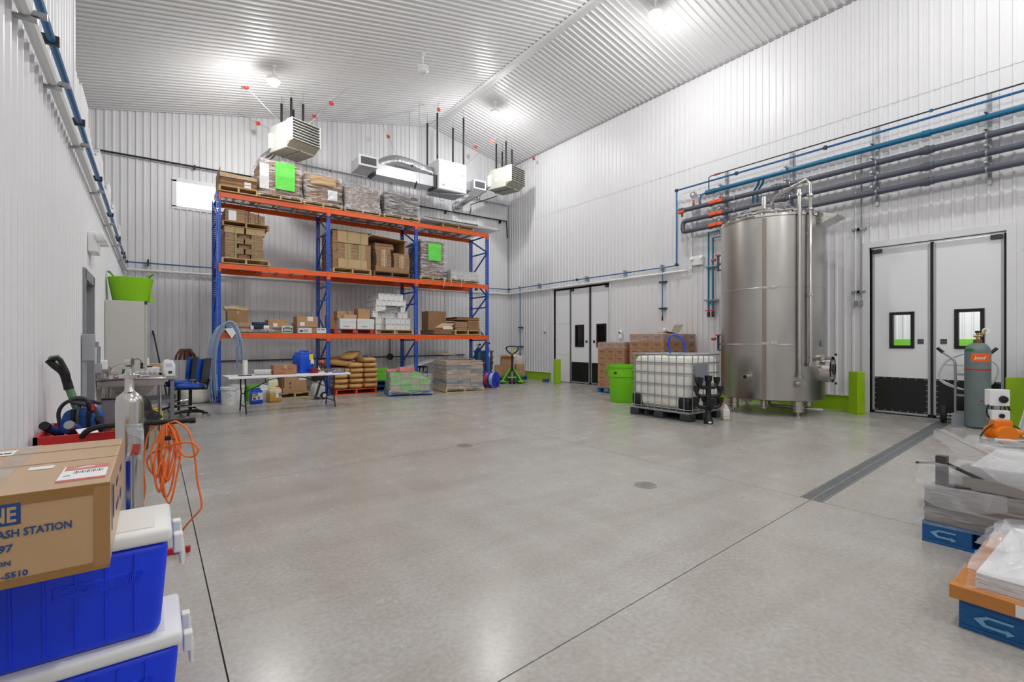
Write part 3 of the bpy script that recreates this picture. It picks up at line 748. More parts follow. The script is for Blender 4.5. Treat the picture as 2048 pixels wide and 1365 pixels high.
carton_pile('bulging tied carton bundles leaning in an open box in the centre bay', 5.38, 1.08, .95, 1)
wrapped('tall wrapped load with a hanging lime green paper in the right bay', 6.66, 13.4, ZM, .84, .98, 1.18, 7, stacks([(1, 1)], .84, .98, 1.16, M('brown_load', (142, 122, 108), .7, var=.12, scale=5)), [(-.18, .58, .42, .5, LPAPER)], film=FILM)
wrapped('low pallet of white film-covered goods at the right end of the middle level', 7.72, 13.35, ZM, 1.0, .98, .36, 8, stacks([(1, 1)], 1.0, .98, .34, WCARD), None, film=FILMH, sink=lambda x, y: -.12 * max(0, x / .5))
mb = MB()
for x, l in ((6.95, .2), (7.2, .13), (7.55, .16)): mb.tube(spline([(x, 12.83, ZM + .12), (x + .02, 12.8, ZM), (x - .01, 12.81, ZM - l)], 4), .012, 5)
tag(mb.build('film_strands', FILMH), 'torn film strands hanging over the middle right orange beam', 'plastic strip')
# ================================================================== RACK LOW LEVEL
ZL = LV[0] + DZ
TAPE = M('packing_tape', (196, 164, 118), .25)
BTAPE = M('blue_tape', (84, 104, 132), .4)
def carton(label, cx, cy, z, w, d, h, mat=KRAFT, rz=0, tape=TAPE, labels=(), band=None, name='carton', group=None, openf=False, cat='box'):
    t = thing(name, label, cat, (cx, cy, z), rz, group)
    if openf:
        mb = MB(); q = .006
        mb.box(-w / 2, w / 2, -d / 2, -d / 2 + q, 0, h); mb.box(-w / 2, w / 2, d / 2 - q, d / 2, 0, h); mb.box(-w / 2, -w / 2 + q, -d / 2, d / 2, 0, h); mb.box(w / 2 - q, w / 2, -d / 2, d / 2, 0, h); mb.box(-w / 2, w / 2, -d / 2, d / 2, 0, q)
        mb.build('body', mat, t)
        for sx, a in ((-1, 50), (1, 35)):
            MB().box(0, d * .42, -d / 2, d / 2, 0, .005, Matrix.Translation((sx * w / 2, 0, h)) @ Matrix.Rotation(R(0 if sx > 0 else 180), 4, 'Z') @ Matrix.Rotation(R(-a), 4, 'Y')).build('flap', mat, t)
        for sy, a in ((-1, 40), (1, 60)):
            MB().box(-w / 2, w / 2, 0, d * .4, 0, .005, Matrix.Translation((0, sy * d / 2, h)) @ Matrix.Rotation(R(0 if sy > 0 else 180), 4, 'Z') @ Matrix.Rotation(R(a), 4, 'X')).build('flap', mat, t)
    else:
        MB().box(-w / 2, w / 2, -d / 2, d / 2, 0, h).build('body', mat, t, bevel=.004)
        if tape:
            MB().box(-w / 2 - .001, w / 2 + .001, -.025, .025, h, h + .001).box(-.025, .025, -d / 2 - .001, -d / 2, h - .07, h) .build('tape', tape, t)
    if band: MB().box(-w / 2 - .0015, w / 2 + .0015, -d / 2 - .0015, d / 2, band[0], band[1]).build('tape_band', BTAPE, t)
    for x, zz, sx, sz, m in labels: MB().box(x, x + sx, -d / 2 - .003, -d / 2 - .001, zz, zz + sz).build('label', m, t)
    return t
c = carton('plain brown carton, upper one with cloth rolls lying on it, low rack level left', 1.6, 13.12, ZL + .24, .43, .36, .27, KRAFT2)
carton('brown carton with grey tape band under another carton, low rack level left', 1.66, 13.12, ZL, .4, .36, .24, KRAFT, band=(.1, .14))
CLOTH = M('tan_cloth', (196, 176, 140), .9, var=.12, scale=14, bump=.2, bscale=25)
for k, (pts, lb) in enumerate((([(1.32, 13.0, 0), (1.5, 13.02, .015), (1.7, 13.05, -.01), (1.85, 13.06, .0)], 'tan cloth roll lying flat along the front of a carton top'), ([(1.43, 13.12, .055), (1.55, 13.1, .05), (1.7, 13.1, .02), (1.83, 13.12, .045)], 'tan cloth roll sloping across the other roll on the carton'))):
    pp = spline(pts, 5); pp = [p + Vector((0, 0, ZL + .555)) for p in pp]
    tag(MB().tube(pp, [.045 + .012 * math.sin(i * 2.1) for i in range(len(pp))], 9).build('cloth_roll', CLOTH, smooth=60), lb, 'cloth')
carton('brown carton with a blue tape band and white label, middle of the low left bay', 2.46, 13.2, ZL, .42, .4, .33, KRAFT, labels=[(-.1, .15, .1, .09, PAPER)], band=(.07, .12))
carton('large brown carton with a white label on top of its face, low left bay', 3.16, 13.22, ZL, .5, .42, .43, KRAFT, labels=[(.0, .31, .13, .11, PAPER), (-.18, .19, .11, .09, PAPER)], band=(.13, .165))
t = carton('small white box printed with green tools in front of the cartons', 2.66, 12.97, ZL, .25, .16, .17, WCARD, tape=None, labels=[(-.11, .015, .22, .045, M('green_print', (70, 140, 80), .5)), (-.06, .09, .13, .06, M('grey_print', (120, 128, 126), .5)), (-.1, .08, .03, .05, INK), (.08, .08, .03, .05, INK)])
t = carton('flat white box with a sander picture on the low beam', 3.07, 12.95, ZL, .32, .14, .13, WCARD, tape=None, labels=[(-.03, .03, .1, .07, M('grey_print2', (176, 178, 170), .5)), (-.13, .03, .08, .05, M('dark_print', (84, 84, 84), .5))])
carton('small white box with black printing beside the second blue post', 3.47, 12.95, ZL, .23, .14, .13, WCARD, tape=None, labels=[(-.09, .085, .04, .02, INK), (-.01, .085, .09, .02, INK)])
# clutter between the cartons
t = thing('blue_tray', 'flat navy blue tray lying on clutter between cartons', 'tray', (2.07, 13.05, ZL + .2), .05)
MB().box(-.15, .16, -.1, .1, 0, .045).build('body', M('navy_plastic', (22, 58, 118), .4), t, bevel=.006); MB().box(-.155, .165, -.105, .105, .045, .055).build('rim', M('navy_plastic', (22, 58, 118), .4), t)
t = thing('tool_case', 'dark grey flat tool case lying under the blue tray', 'case', (2.0, 13.05, ZL))
MB().box(-.2, .2, -.12, .12, 0, .08).build('body', M('case_grey', (128, 132, 134), .5), t, bevel=.01); MB().box(-.1, .16, -.11, .11, .08, .195).build('lid', BLACK, t, bevel=.02)
t = thing('paper_roll', 'small white paper roll on the low beam clutter', 'roll', (2.2, 12.98, ZL + .13)); 
MB().cyl((-.06, 0, 0), (.06, 0, 0), .05, n=18).build('roll', PAPER, t, smooth=40); MB().cyl((-.062, 0, 0), (.062, 0, 0), .018, n=12).build('core', KRAFT2, t, smooth=40)
carton('tiny white box standing at the edge of the clutter', 1.88, 12.98, ZL + .08, .1, .08, .09, WCARD, tape=None)
def bag(name, label, cat, loc, sx, sy, sz, mat, seed, amp=.25, n=18, flat=True):
    mb = MB()
    def fn(u, v):
        th = 2 * PI * u; ph = PI * (v - .5); c_ = math.cos(ph)
        e = .75; f = lambda q: math.copysign(abs(q) ** e, q)
        p = Vector((sx * c_ * f(math.cos(th)), sy * c_ * f(math.sin(th)), sz * f(math.sin(ph))))
        k = 1 + amp * (nz(p, 1.6 / max(sx, sy), seed) + .5 * nz(p, 4. / max(sx, sy), seed + 5))
        p *= k; p.z += sz
        if flat and p.z < sz * .35: p.z = sz * .35 - (sz * .35 - p.z) * .15
        return p
    mb.grid(fn, n, n, closed_u=True)
    zm = min(p[2] for p in mb.v); mb.v = [(p[0], p[1], p[2] - zm) for p in mb.v]
    o = mb.build(name, mat, None, smooth=70); return tag(o, label, cat, loc=loc)
bag('plastic_bag', 'crumpled white plastic bag hanging over the low orange beam', 'plastic bag', (2.22, 12.97, ZL + .005), .2, .1, .055, FILMH, 3)
bag('plastic_bag', 'small crumpled white bag near the hoses on the low beam', 'plastic bag', (1.76, 12.97, ZL + .005), .14, .09, .04, FILMH, 5)
t = thing('clamp', 'small black clamp standing by the first blue post', 'tool', (1.36, 13.1, ZL)); MB().box(-.04, .05, -.02, .02, 0, .02).box(-.01, .02, -.015, .015, 0, .17).box(-.06, .02, -.015, .015, .15, .18).build('body', BLACK, t, bevel=.004)
t = thing('hammer', 'brown wooden handle sticking up behind the tool box', 'tool', (2.84, 13.08, ZL)); MB().cyl((0, 0, 0), (-.03, 0, .25), .016, n=8).build('handle', M('dark_handle', (96, 66, 48), .6), t); MB().box(-.05, .05, -.02, .02, 0, .03).build('head', DKGREY, t)
# clear hose bundle draped over the end of the low beam
HOSE = M('clear_hose', (148, 168, 196), .2, spec=.6)
hb = thing('hose_bundle', 'bundle of clear bluish hoses draped over the low beam end', 'hose', (0, 0, 0))
for k in range(9):
    r1 = random.uniform(-.05, .05); a = 1.04 + .02 * k; yy = 12.74 - .012 * (k % 4)
    top = ZL + .1 + .012 * k
    pts = [(a - .02 + r1 * .5, yy + .0, .05 + .12 * (k % 3)), (a - .06 + r1 * .3, yy, .8), (a - .03, yy, 1.3), (a + .12, yy + .02, top), (1.36 + .02 * k, yy + .04, top + .02), (1.52 + .015 * k, yy - .01, 1.45 + .02 * (k % 3)), (1.56 + .015 * k + r1, yy - .02, 1.15), (1.58 + .016 * k + r1, yy - .02, .95 - .15 * (k % 3))]
    MB().tube(spline(pts, 5), .013, 7).build('hose', HOSE, hb, smooth=60)
MB().add([(1.3, 12.66, ZL + .08), (1.46, 12.66, ZL + .1), (1.52, 12.65, ZL - .02), (1.44, 12.64, ZL - .14)], [(0, 1, 2, 3)]).build('paper_tag', PAPER, hb, solid=.002)
# bay 2: red pallet with boxes
pallet('worn red pallet holding two white file boxes', (4.32, 13.38, ZL), 0, REDP, 1.05, 1.0, .12, block=True, group='pallets on the low level')
for x, w_ in ((4.14, .42), (4.62, .46)):
    t = carton('long white file box with a closed lid, %s on the red pallet' % ('left one' if x < 4.4 else 'right one'), x, 13.08, ZL + .124, w_, .42, .27, WCARD, tape=None, labels=[(-.12, .06, .16, .012, M('grey_print3', (110, 110, 115), .5))])
    MB().box(-w_ / 2 - .004, w_ / 2 + .004, -.214, .214, .2, .275).build('lid', WCARD, t)
carton('brown carton behind the left white file box', 3.86, 13.4, ZL + .124, .24, .4, .38, KRAFT)
for i, (x, z_, w_, h_, rz, mt, lb) in enumerate(((4.0, .27, .24, .2, .1, KRAFT, 'small brown carton tilted at the left over the white file box'), (4.24, .3, .22, .2, -.08, KRAFT2, 'small brown carton in the middle over the white file boxes'), (4.12, .0, 0, 0, 0, 0, ''), (4.6, .275, .34, .28, .12, KRAFT, 'larger brown carton on top of the right white file box'))):
    if w_: carton(lb, x, 13.12, ZL + .124 + .28, w_, .25, h_ if i != 0 else .19, mt, rz)
carton('flat brown carton lying in front across the left white file box', 4.2, 12.925, ZL + .124 + .28, .34, .09, .1, KRAFT3, tape=None)
# white wine-carton stack
pallet('pallet under the tall stack of small white cartons', (5.45, 13.38, ZL), 0, WOOD, 1.12, 1.0, .12, group='pallets on the low level')
PR = M('carton_print', (96, 98, 104), .6)
cw, cd, ch = .142, .16, .165
wt = thing('white_carton', 'small white printed carton in the tall stack on the low rack level', 'box', (0, 0, 0), 0, 'small white cartons in the tall stack')
MB().box(-cw / 2, cw / 2, -cd / 2, cd / 2, 0, ch).build('body', WCARD, wt, bevel=.003, seg=1)
MB().box(-.045, .04, -cd / 2 - .001, -cd / 2, ch - .032, ch - .018).box(-cw / 2 - .001, -cw / 2, -.03, .03, ch - .06, ch - .03).build('printing', PR, wt)
fst = True
for L in range(6):
    nx = [7, 7, 7, 6, 6, 5][L]; ox = [4.98, 4.98, 4.9, 4.98, 5.0, 5.07][L]; z = ZL + .124 + L * (ch + .002)
    for i in range(nx):
        for j in range(5):
            if j > 0 and i > 0 and L not in (5,): 
                if not (j == 1): continue
            skip = (L in (2, 3) and i in (2, 3, 4) and j == 0) or (L == 2 and i == 1 and j == 0) or (L in (0, 1) and i == 1 and j == 0)
            if skip: continue
            loc = (ox + i * (cw + .003) + random.uniform(-.002, .002), 12.99 + j * (cd + .003) + (.03 if L == 5 else 0), z)
            if fst: wt.location = loc; fst = False
            else: copy_tree(wt, loc)
mb = MB().grid(lambda u, v: (5.1 + .62 * u - .1 * v, 12.86 + .25 * v - .05 * math.sin(3 * u), ZL + .66 + .17 * u - .03 * v), 8, 3)
tag(mb.build('slip_sheet', M('grey_slip', (196, 198, 204), .5), solid=.004), 'curled grey slip sheet sticking out of the white carton stack', 'sheet')
# bay 3: flattened cartons
pallet('pallet of flat brown cartons at the right end of the low level', (7.85, 13.38, ZL), 0, WOOD, .92, 1.0, .14, group='pallets on the low level')
cb = thing('cardboard_stack', 'neat brown flat cartons on the right pallet of the low level', 'cardboard stack', (7.85, 13.38, ZL + .145))
sheetstack(MB(), -.42, .0, -.44, .45, 0, .26, .03, .012).build('carton_bundle', KEDGE, cb); sheetstack(MB(), .02, .42, -.46, .45, 0, .3, .025, .012).build('carton_bundle', KRAFT2, cb)
sheetstack(MB(), -.36, .44, -.42, .45, .305, .4, .018, .03).build('carton_bundle', KRAFT2, cb)
cb = thing('cardboard_stack', 'leaning heap of flattened brown cartons left of the low right pallet', 'cardboard stack', (7.0, 13.4, ZL))
sheetstack(MB(), -.3, .3, -.5, .45, 0, .14, .025, .03).build('carton_bundle', KRAFT2, cb)
MB().box(-.28, .33, -.05, .4, .145, .72).build('large_carton', KRAFT2, cb, bevel=.004)
MB().add([(-.3, -.5, .2), (.2, -.5, .2), (.4, -.45, .34), (-.02, -.42, .34)], [(0, 1, 2, 3)]).build('loose_flap', KRAFT3, cb, solid=.008)
MB().box(-.02, .3, -.52, -.5, .16, .24).build('label', PAPER, cb)
# ================================================================== FLOOR UNDER AND BEFORE THE RACK
# ---- folding table ----
tb = thing('folding_table', 'long white folding table with black legs in front of the rack', 'table', (2.27, 10.84, 0), R(3))
tw, tdp = 2.32, .74
TH = .735
mb = MB().box(-tw / 2, tw / 2, -tdp / 2, tdp / 2, TH - .045, TH); mb.build('table_top', WHITEP, tb, bevel=.012)
for sx in (-1, 1):
    x = sx * .85
    for sy in (-1, 1):
        MB().tube(spline([(x - sx * .0, sy * .22, TH - .05), (x, sy * .23, .5), (x, sy * .18, .38), (x, sy * .3, .01)], 4), .014, 8).build('leg', BLACK, tb, smooth=60)
    MB().cyl((x, -.2, .38), (x, .2, .38), .011, n=8).cyl((x, -.25, .14), (x, .25, .14), .011, n=8).build('cross_bar', BLACK, tb, smooth=60)
    MB().tube([(x, 0, .38), (sx * .35, 0, TH - .1), (0, 0, TH - .05)], .009, 6).cyl((sx * .45, 0, TH - .14), (sx * .45, 0, TH - .03), .008, n=6).build('strut', BLACK, tb, smooth=60)
TZ = TH + .001
def on_table(x, y):
    a = R(3); return (2.27 + x * math.cos(a) - y * math.sin(a), 10.84 + x * math.sin(a) + y * math.cos(a), TZ)
t = thing('spindle', 'white roll standing on a dark spindle base at the table left end', 'roll', on_table(-.83, -.08))
MB().box(-.11, .11, -.09, .09, 0, .012).build('base', DKGREY, t); MB().cyl((0, 0, .012), (0, 0, .3), .045, n=20).build('roll', PAPER, t, smooth=40)
MB().cyl((-.02, 0, .3), (-.022, 0, .335), .005, n=6).cyl((.02, 0, .3), (.024, 0, .35), .005, n=6).build('prongs', M('yellow_prong', (210, 200, 90), .5), t)
t = thing('film_roll', 'roll of clear stretch film lying on the white table', 'roll', on_table(-.52, -.12), R(-25))
MB().cyl((-.15, 0, .058), (.15, 0, .058), .056, n=22).build('film', M('rolled_film', (206, 208, 208), .25), t, smooth=40); MB().cyl((-.17, 0, .058), (.17, 0, .058), .034, n=16).build('core', KRAFT2, t, smooth=40)
MB().cyl((.172, 0, .058), (.1715, 0, .058), .026, n=16).build('core_hole', BLACK, t)
t = carton('reddish brown printed carton on the white table', 0, 0, 0, .44, .28, .19, M('red_brown_card', (172, 122, 88), .8, var=.05, scale=5)); t.location = on_table(-.12, -.05); t.rotation_euler = (0, 0, R(3))
[MB().box(x_, x_ + w__, -.1415, -.1405, z_, z_ + h__).build('printing', M('red_print', (156, 92, 72), .7), t) for x_, z_, w__, h__ in ((-.09, .1, .11, .022), (.05, .105, .1, .02), (-.14, .025, .13, .02), (-.06, .07, .12, .008))]; t['label'] = 'reddish brown printed carton on the white table'
def jerry(label, loc, rz, w, d, h, mat, cap, handle=True, name='jerry_can', cat='canister', labels=(), liquid=None, fill=.6):
    t = thing(name, label, cat, loc, rz)
    def shell(x, y, z0, z1, nm, m, tp=.88, k=.02):
        MB().box(-x / 2, x / 2, -y / 2, y / 2, z0, z1).build(nm, m, t, smooth=50, bevel=k, seg=3)
    if liquid:
        shell(w, d, 0, h * fill, 'liquid_part', liquid, k=.03); shell(w - .002, d - .002, h * fill - .02, h * .82, 'body', mat, k=.03)
    else: shell(w, d, 0, h * .82, 'body', mat, k=.03)
    MB().prism([(-w * .46, h * .79), (w * .46, h * .79), (w * .36, h * .93), (-w * .36, h * .93)], -d * .42, d * .42).build('shoulder', mat, t, bevel=.012, smooth=50)
    if handle: MB().tube(spline([(-w * .3, 0, h * .9), (-w * .24, 0, h * .99), (w * .05, 0, h * .99), (w * .1, 0, h * .9)], 4), .016, 8).build('handle', mat, t, smooth=60)
    MB().cyl((w * .26, 0, h * .92), (w * .26, 0, h), .032, n=16).build('cap', cap, t, smooth=40)
    for x, z, sx, sz, m in labels: MB().box(x, x + sx, -d / 2 - .003, -d / 2 + .001, z, z + sz).build('label', m, t)
    return t
RED = M('red_plastic', (205, 40, 32), .4); BLUEJ = M('blue_drum', (10, 78, 205), .38); YEL = M('yellow_print', (238, 205, 40), .5)
jerry('big blue square jerry can with a yellow diamond label standing behind the table', (2.42, 12.3, 0) if False else on_table(.33, .16), R(20), .34, .3, .47, BLUEJ, BLUEJ, labels=[(.04, .28, .09, .12, YEL), (.07, .18, .08, .1, PAPER), (.09, .16, .04, .05, INK)])
t = thing('tape_dispenser', 'dark red round tape roll on the white table', 'tape', on_table(.47, -.1)); MB().lathe([(.03, 0), (.085, 0), (.09, .05), (.085, .1), (.03, .1), (.03, 0)], n=22).build('roll', M('dark_red', (128, 26, 40), .4), t, smooth=40)
t = thing('glue_bottle', 'tiny white bottle beside the red tape roll', 'bottle', on_table(.6, .0)); MB().lathe([(.03, 0), (.03, .08), (.01, .1), (.008, .14), (0, .14)], n=14).build('body', WHITEP, t, smooth=40); MB().box(-.02, .02, -.031, -.029, .02, .06).build('label', PR, t)
t = thing('steel_ring', 'small dark pipe ring standing at the table seam', 'fitting', on_table(.72, -.14)); MB().tube(arc((0, 0, .03), .025, 0, 340, 14, 'xz'), .006, 6).build('ring', DKGREY, t, smooth=60); MB().cyl((0, -.01, .058), (0, .01, .058), .008, n=6).build('bolt', GALV, t)
def clamp_pile(label, x, y, n, mat, s=1.0, wide=.2):
    t = thing('fitting_pile', label, 'fittings', on_table(x, y))
    for k in range(n):
        px, py, r = random.uniform(-wide, wide), random.uniform(-.1, .1), random.uniform(.022, .034) * s
        if k % 2: MB().tube(arc((px, py, r + .01), r, 0, 360, 12, 'xz')[:-1], .009, 6, closed=True).build('clamp', mat, t, smooth=60)
        else: MB().lathe([(r * .6, 0), (r, .0), (r, .02), (r * .6, .025), (r * .6, .05), (r, .055), (r, .075), (r * .5, .075)], (px, py, 0), n=12).build('ferrule', mat, t, smooth=40)
    return t
t = clamp_pile('heap of shiny steel pipe clamps, left heap on the white table', .9, -.02, 14, STEELP, 1.0, .13)
clamp_pile('heap of shiny steel pipe clamps, right heap on the white table', 1.14, .0, 0, STEELP)
for x, y in ((1.05, .0),):
    pass
t2 = [o for o in C.objects if o.name.startswith('fitting_pile') and o['label'].endswith('right heap on the white table')][0]
for k in range(14):
    r = random.uniform(.022, .034); px, py = random.uniform(-.11, .08), random.uniform(-.1, .1)
    if k % 2: MB().tube(arc((px - .0, py, r + .01), r, 0, 360, 12, 'xz')[:-1], .009, 6, closed=True).build('clamp', STEELP, t2, smooth=60)
    else: MB().lathe([(r * .6, 0), (r, .0), (r, .02), (r * .6, .025), (r * .6, .05), (r, .055), (r, .075), (r * .5, .075)], (px, py, 0), n=12).build('ferrule', STEELP, t2, smooth=40)
t2.location = on_table(.99 + .12, .0)
t1 = t; t.location = on_table(.84, -.02)
for k, (x, y) in enumerate(((1.0, -.28), (1.04, .26), (.88, .28), (.7, .2), (.78, .3))):
    t = thing('brass_fitting', 'small loose pipe fitting on the right end of the white table', 'fitting', on_table(x, y), 0, 'loose small fittings on the table')
    MB().lathe([(.02, 0), (.028, .01), (.02, .03), (.014, .035), (.014, .055), (.022, .06), (.022, .075), (0, .078)], n=12).build('body', STEELP if k % 2 else M('brass', (190, 170, 120), .3, .9), t, smooth=40)
t = thing('blue_hose_piece', 'short blue flat hose lying at the table right end', 'hose', on_table(.93, -.31)); MB().tube(spline([(-.14, 0, .012), (-.05, .03, .014), (.05, .0, .012), (.14, .04, .012)], 5), .012, 7).build('hose', BLUEJ, t, smooth=60)
# ---- buckets and canisters under the table ----
def pail(label, loc, r, h, mat, lid=None, name='bucket', bands=True):
    t = thing(name, label, 'bucket', loc)
    MB().lathe([(r * .88, 0), (r * .98, h * .86), (r * 1.03, h * .86), (r * 1.03, h * .89), (r, h * .9), (r * 1.04, h), (r * .98, h), (r * .95, h * .88), (r * .84, .01), (0, .01)], n=28).build('body', mat, t, smooth=40)
    MB().tube(arc((0, 0, h * .82), r * 1.05, 200, 340, 14, 'xy'), .004, 6).build('bail', GALV, t, smooth=60)
    if lid: MB().lathe([(r * 1.05, h * .95), (r * 1.06, h + .005), (r * .98, h + .015), (0, h + .012)], n=28).build('lid', lid, t, smooth=40)
    return t
t = pail('white plastic pail with blue handwriting under the table left end', (1.37, 12.55, 0), .165, .38, WHITEP)
[MB().tube(spline(p_, 3), .003, 5).build('pen_mark', PR, t) for p_ in (((-.09, -.158, .24), (-.04, -.168, .235), (.02, -.169, .24)), ((-.02, -.166, .19), (.01, -.167, .185), (.05, -.161, .2)), ((-.08, -.152, .16), (-.05, -.16, .158), (-.03, -.163, .162)), ((0, -.158, .1), (.02, -.158, .102), (.03, -.157, .098)))]
pail('second white pail standing behind the front white pail', (1.58, 12.85, 0), .16, .4, WHITEP)
pail('lime green tub on the floor behind the chemical jug', (1.95, 12.95, 0), .2, .36, LIMEP, name='tub')
jerry('blue and white chemical jug with a hazard label under the table', (1.87, 12.25, 0), R(10), .25, .2, .34, BLUEJ, BLUEJ, labels=[(-.115, .09, .23, .16, PAPER), (-.115, .16, .07, .09, YEL), (-.1, .1, .07, .05, INK), (-.045, .18, .05, .07, RED), (.0, .1, .05, .07, GREYP)])
jerry('translucent white jug behind the blue chemical jug', (2.08, 12.6, 0), 0, .22, .2, .38, M('milky_plastic', (222, 224, 220), .4), WHITEP)
jerry('yellowish jug of amber liquid with a red cap under the table', (2.27, 12.38, 0), R(8), .28, .22, .36, M('milky_yellow', (226, 214, 168), .4), RED, liquid=M('amber', (208, 160, 70), .35), labels=[(.0, .1, .12, .15, PAPER), (.06, .12, .06, .09, M('orange_print', (220, 110, 80), .5))])
jerry('pale cream canister standing behind the amber jug', (2.3, 12.75, 0), 0, .22, .22, .58, M('cream_plastic', (222, 222, 188), .4), WHITEP)
pallet('small wooden pallet with a brown box under the rack', (2.86, 13.35, 0), 0, WOOD, .74, .7, .13)
t = carton('large brown carton with dark print and a white label on the floor pallet', 2.86, 13.32, .134, .56, .6, .46, KRAFT, labels=[(.1, .3, .16, .1, PAPER), (-.12, .1, .03, .05, NAVY), (-.12, .2, .025, .06, NAVY), (-.27, .12, .025, .25, NAVY)])
carton('narrow brown carton squeezed left of the large floor carton', 2.54, 13.62, .134, .1, .3, .44, KRAFT2, tape=None)
# ---- pressure washer ----
t = thing('pressure_washer', 'grey and black pressure washer standing under the table right end', 'pressure washer', (3.24, 12.35, 0), R(15))
MB().prism([(-.15, .05), (.12, .05), (.14, .3), (.06, .5), (-.02, .5), (-.14, .3)], -.11, .11).build('body', M('washer_grey', (196, 198, 200), .4), t, bevel=.02, smooth=50)
MB().box(-.1, .12, -.12, .12, .45, .62).build('motor_cover', BLACK, t, bevel=.03)
MB().prism([(-.17, .02), (-.11, .02), (.04, .46), (-.02, .46)], -.125, -.11).build('side_panel', DKGREY, t)
for y in (-.14, .14):
    w_ = MB().lathe([(.03, -.02), (.085, -.02), (.09, 0), (.085, .02), (.03, .02)], n=20); w_.xf(Matrix.Translation((.08, y, .09)) @ Matrix.Rotation(PI / 2, 4, 'X')); w_.build('wheel', RUBBER, t, smooth=40)
    h_ = MB().cyl((.08, y - .022, .09), (.08, y + .022, .09), .05, n=14); h_.build('hub', M('washer_grey', (196, 198, 200), .4), t, smooth=40)
MB().tube([(.02, -.08, .6), (.05, -.08, .86), (.05, .08, .86), (.02, .08, .6)], .012, 8).build('handle', BLACK, t, smooth=50)
MB().box(.0, .12, -.05, .03, .86, .94, Matrix.Translation((.02, 0, 0))).build('trigger_gun', M('gun_orange', (228, 96, 52), .4), t, bevel=.015)
MB().tube(spline([(-.05, -.1, .6), (-.12, -.12, .75), (.0, -.1, .88), (.06, -.05, .88)], 5), .011, 7).build('hose', BLACK, t, smooth=60)
# ---- kraft paper sacks ----
pallet('bright orange pallet under the kraft paper sacks', (4.38, 13.4, 0), 0, ORP, 1.1, 1.0, .14)
SACK = M('sack_paper', (206, 160, 100), .75, var=.1, scale=6, bump=.12, bscale=14)
def sack_mesh(seed):
    mb = MB()
    def fn(u, v):
        th = 2 * PI * u; ph = PI * (v - .5); c_ = math.cos(ph); s = lambda q, e: math.copysign(abs(q) ** e, q)
        p = Vector((.19 * s(c_, .3) * s(math.cos(th), .4), .36 * s(c_, .3) * s(math.sin(th), .35), .074 * s(math.sin(ph), .7)))
        p.z += nz(p, 7, seed) * .012; p.x += nz(p, 6, seed + 2) * .015; p.z *= 1 - .35 * (abs(p.y) / .36) ** 3
        return p
    mb.grid(fn, 20, 12, closed_u=True); return mb
sk = []
for s in range(3):
    o = sack_mesh(s).build('kraft_sack', SACK, None, smooth=60); sk.append(o)
used = [False] * 3; num = 0
def put_sack(loc, rz, label, ry=0):
    global num
    s = num % 3; num += 1
    if not used[s]: o = sk[s]; used[s] = True
    else: o = sk[s].copy(); C.objects.link(o)
    tag(o, label, 'sack', 'kraft paper sacks on the orange pallet'); o.location = loc; o.rotation_euler = (ry, 0, rz)
for L in range(5):
    for i in range(3):
        for j in range(2):
            if L == 4 and i == 0 and j == 0: continue
            put_sack((3.98 + i * .4 + random.uniform(-.015, .015) + .02 * (L % 2), 13.22 + j * .76, .216 + L * .138), random.uniform(-.05, .05) + (PI if j else 0), 'stacked brown paper sack on the orange pallet')
put_sack((4.72, 13.22, .216 + 5 * .138), .12, 'single brown sack on top at the right of the sack pile')
put_sack((4.1, 13.3, .216 + 4 * .138 + .06), 1.1, 'crumpled brown sack lying askew at the left of the sack pile', .12)
put_sack((4.3, 13.85, .216 + 5 * .138 + .02), .9, 'brown sack at the back of the pile top', -.05)
put_sack((4.36, 13.32, .216 + 5 * .138 + .13), -.7, 'bulging brown sack leaning at the highest point of the pile', .2)
# ---- blue pallet with lime boxes, behind ----
for k in range(2): pallet('blue pallet, %s of two stacked behind the green load' % ('lower' if k == 0 else 'upper'), (5.47, 13.75, .0 + k * .145), 0, BLUEP, 1.0, .9, .14, group='blue pallets stacked under the rack')
for k in range(3): carton('lime green flat carton, %s of the three on the blue pallets' % ('lowest', 'middle one', 'topmost')[k], 5.25 - .02 * k, 13.6, .292 + k * .122, .48, .4, .118, M('lime_card', (112, 204, 58), .5), tape=None, group='lime green flat cartons')
# ---- wrapped green load ----
GBOX = M('green_box_print', (120, 196, 92), .5, var=.16, scale=9)
def green_content(t, zb):
    for L in range(3):
        for i in range(4):
            for j in range(3):
                if L == 2 and i == 3: continue
                m = GBOX if (i + j * 2 + L) % 3 else M('tan_box', (176, 164, 138), .7, var=.1, scale=8)
                MB().box(-.5 + i * .25, -.256 + i * .25, -.44 + j * .29, -.156 + j * .29, zb + L * .155, zb + L * .155 + .15).build('inner_box', m, t)
wrapped('low wrapped pallet of green printed cases on a blue pallet', 5.46, 12.05, 0, 1.1, .95, .58, 12, green_content, mat=BLUEP, film=FILMS, pal_h=.13, rz=R(-14), sink=lambda x, y: -.14 * max(0, x))
for lb, x, y, sx in (('flat red and white parcel lying left on the wrapped green load', 5.12, 12.25, .34), ('pink wrapped parcel with white top on the wrapped green load', 5.42, 12.05, .4)):
    t = thing('red_parcel', lb, 'parcel', (x, y, .6), R(-14)); MB().box(-sx / 2, sx / 2, -.13, .13, 0, .075 if sx < .4 else .12).build('contents', M('pink_red', (226, 84, 84), .45, var=.12, scale=12), t, bevel=.02)
    film_shell(-sx / 2 - .005, sx / 2 + .005, -.135, .135, 0, .085 if sx < .4 else .135, amp=.008, flare=.0, n=6, seed=4).build('film', FILMC, t, smooth=60)
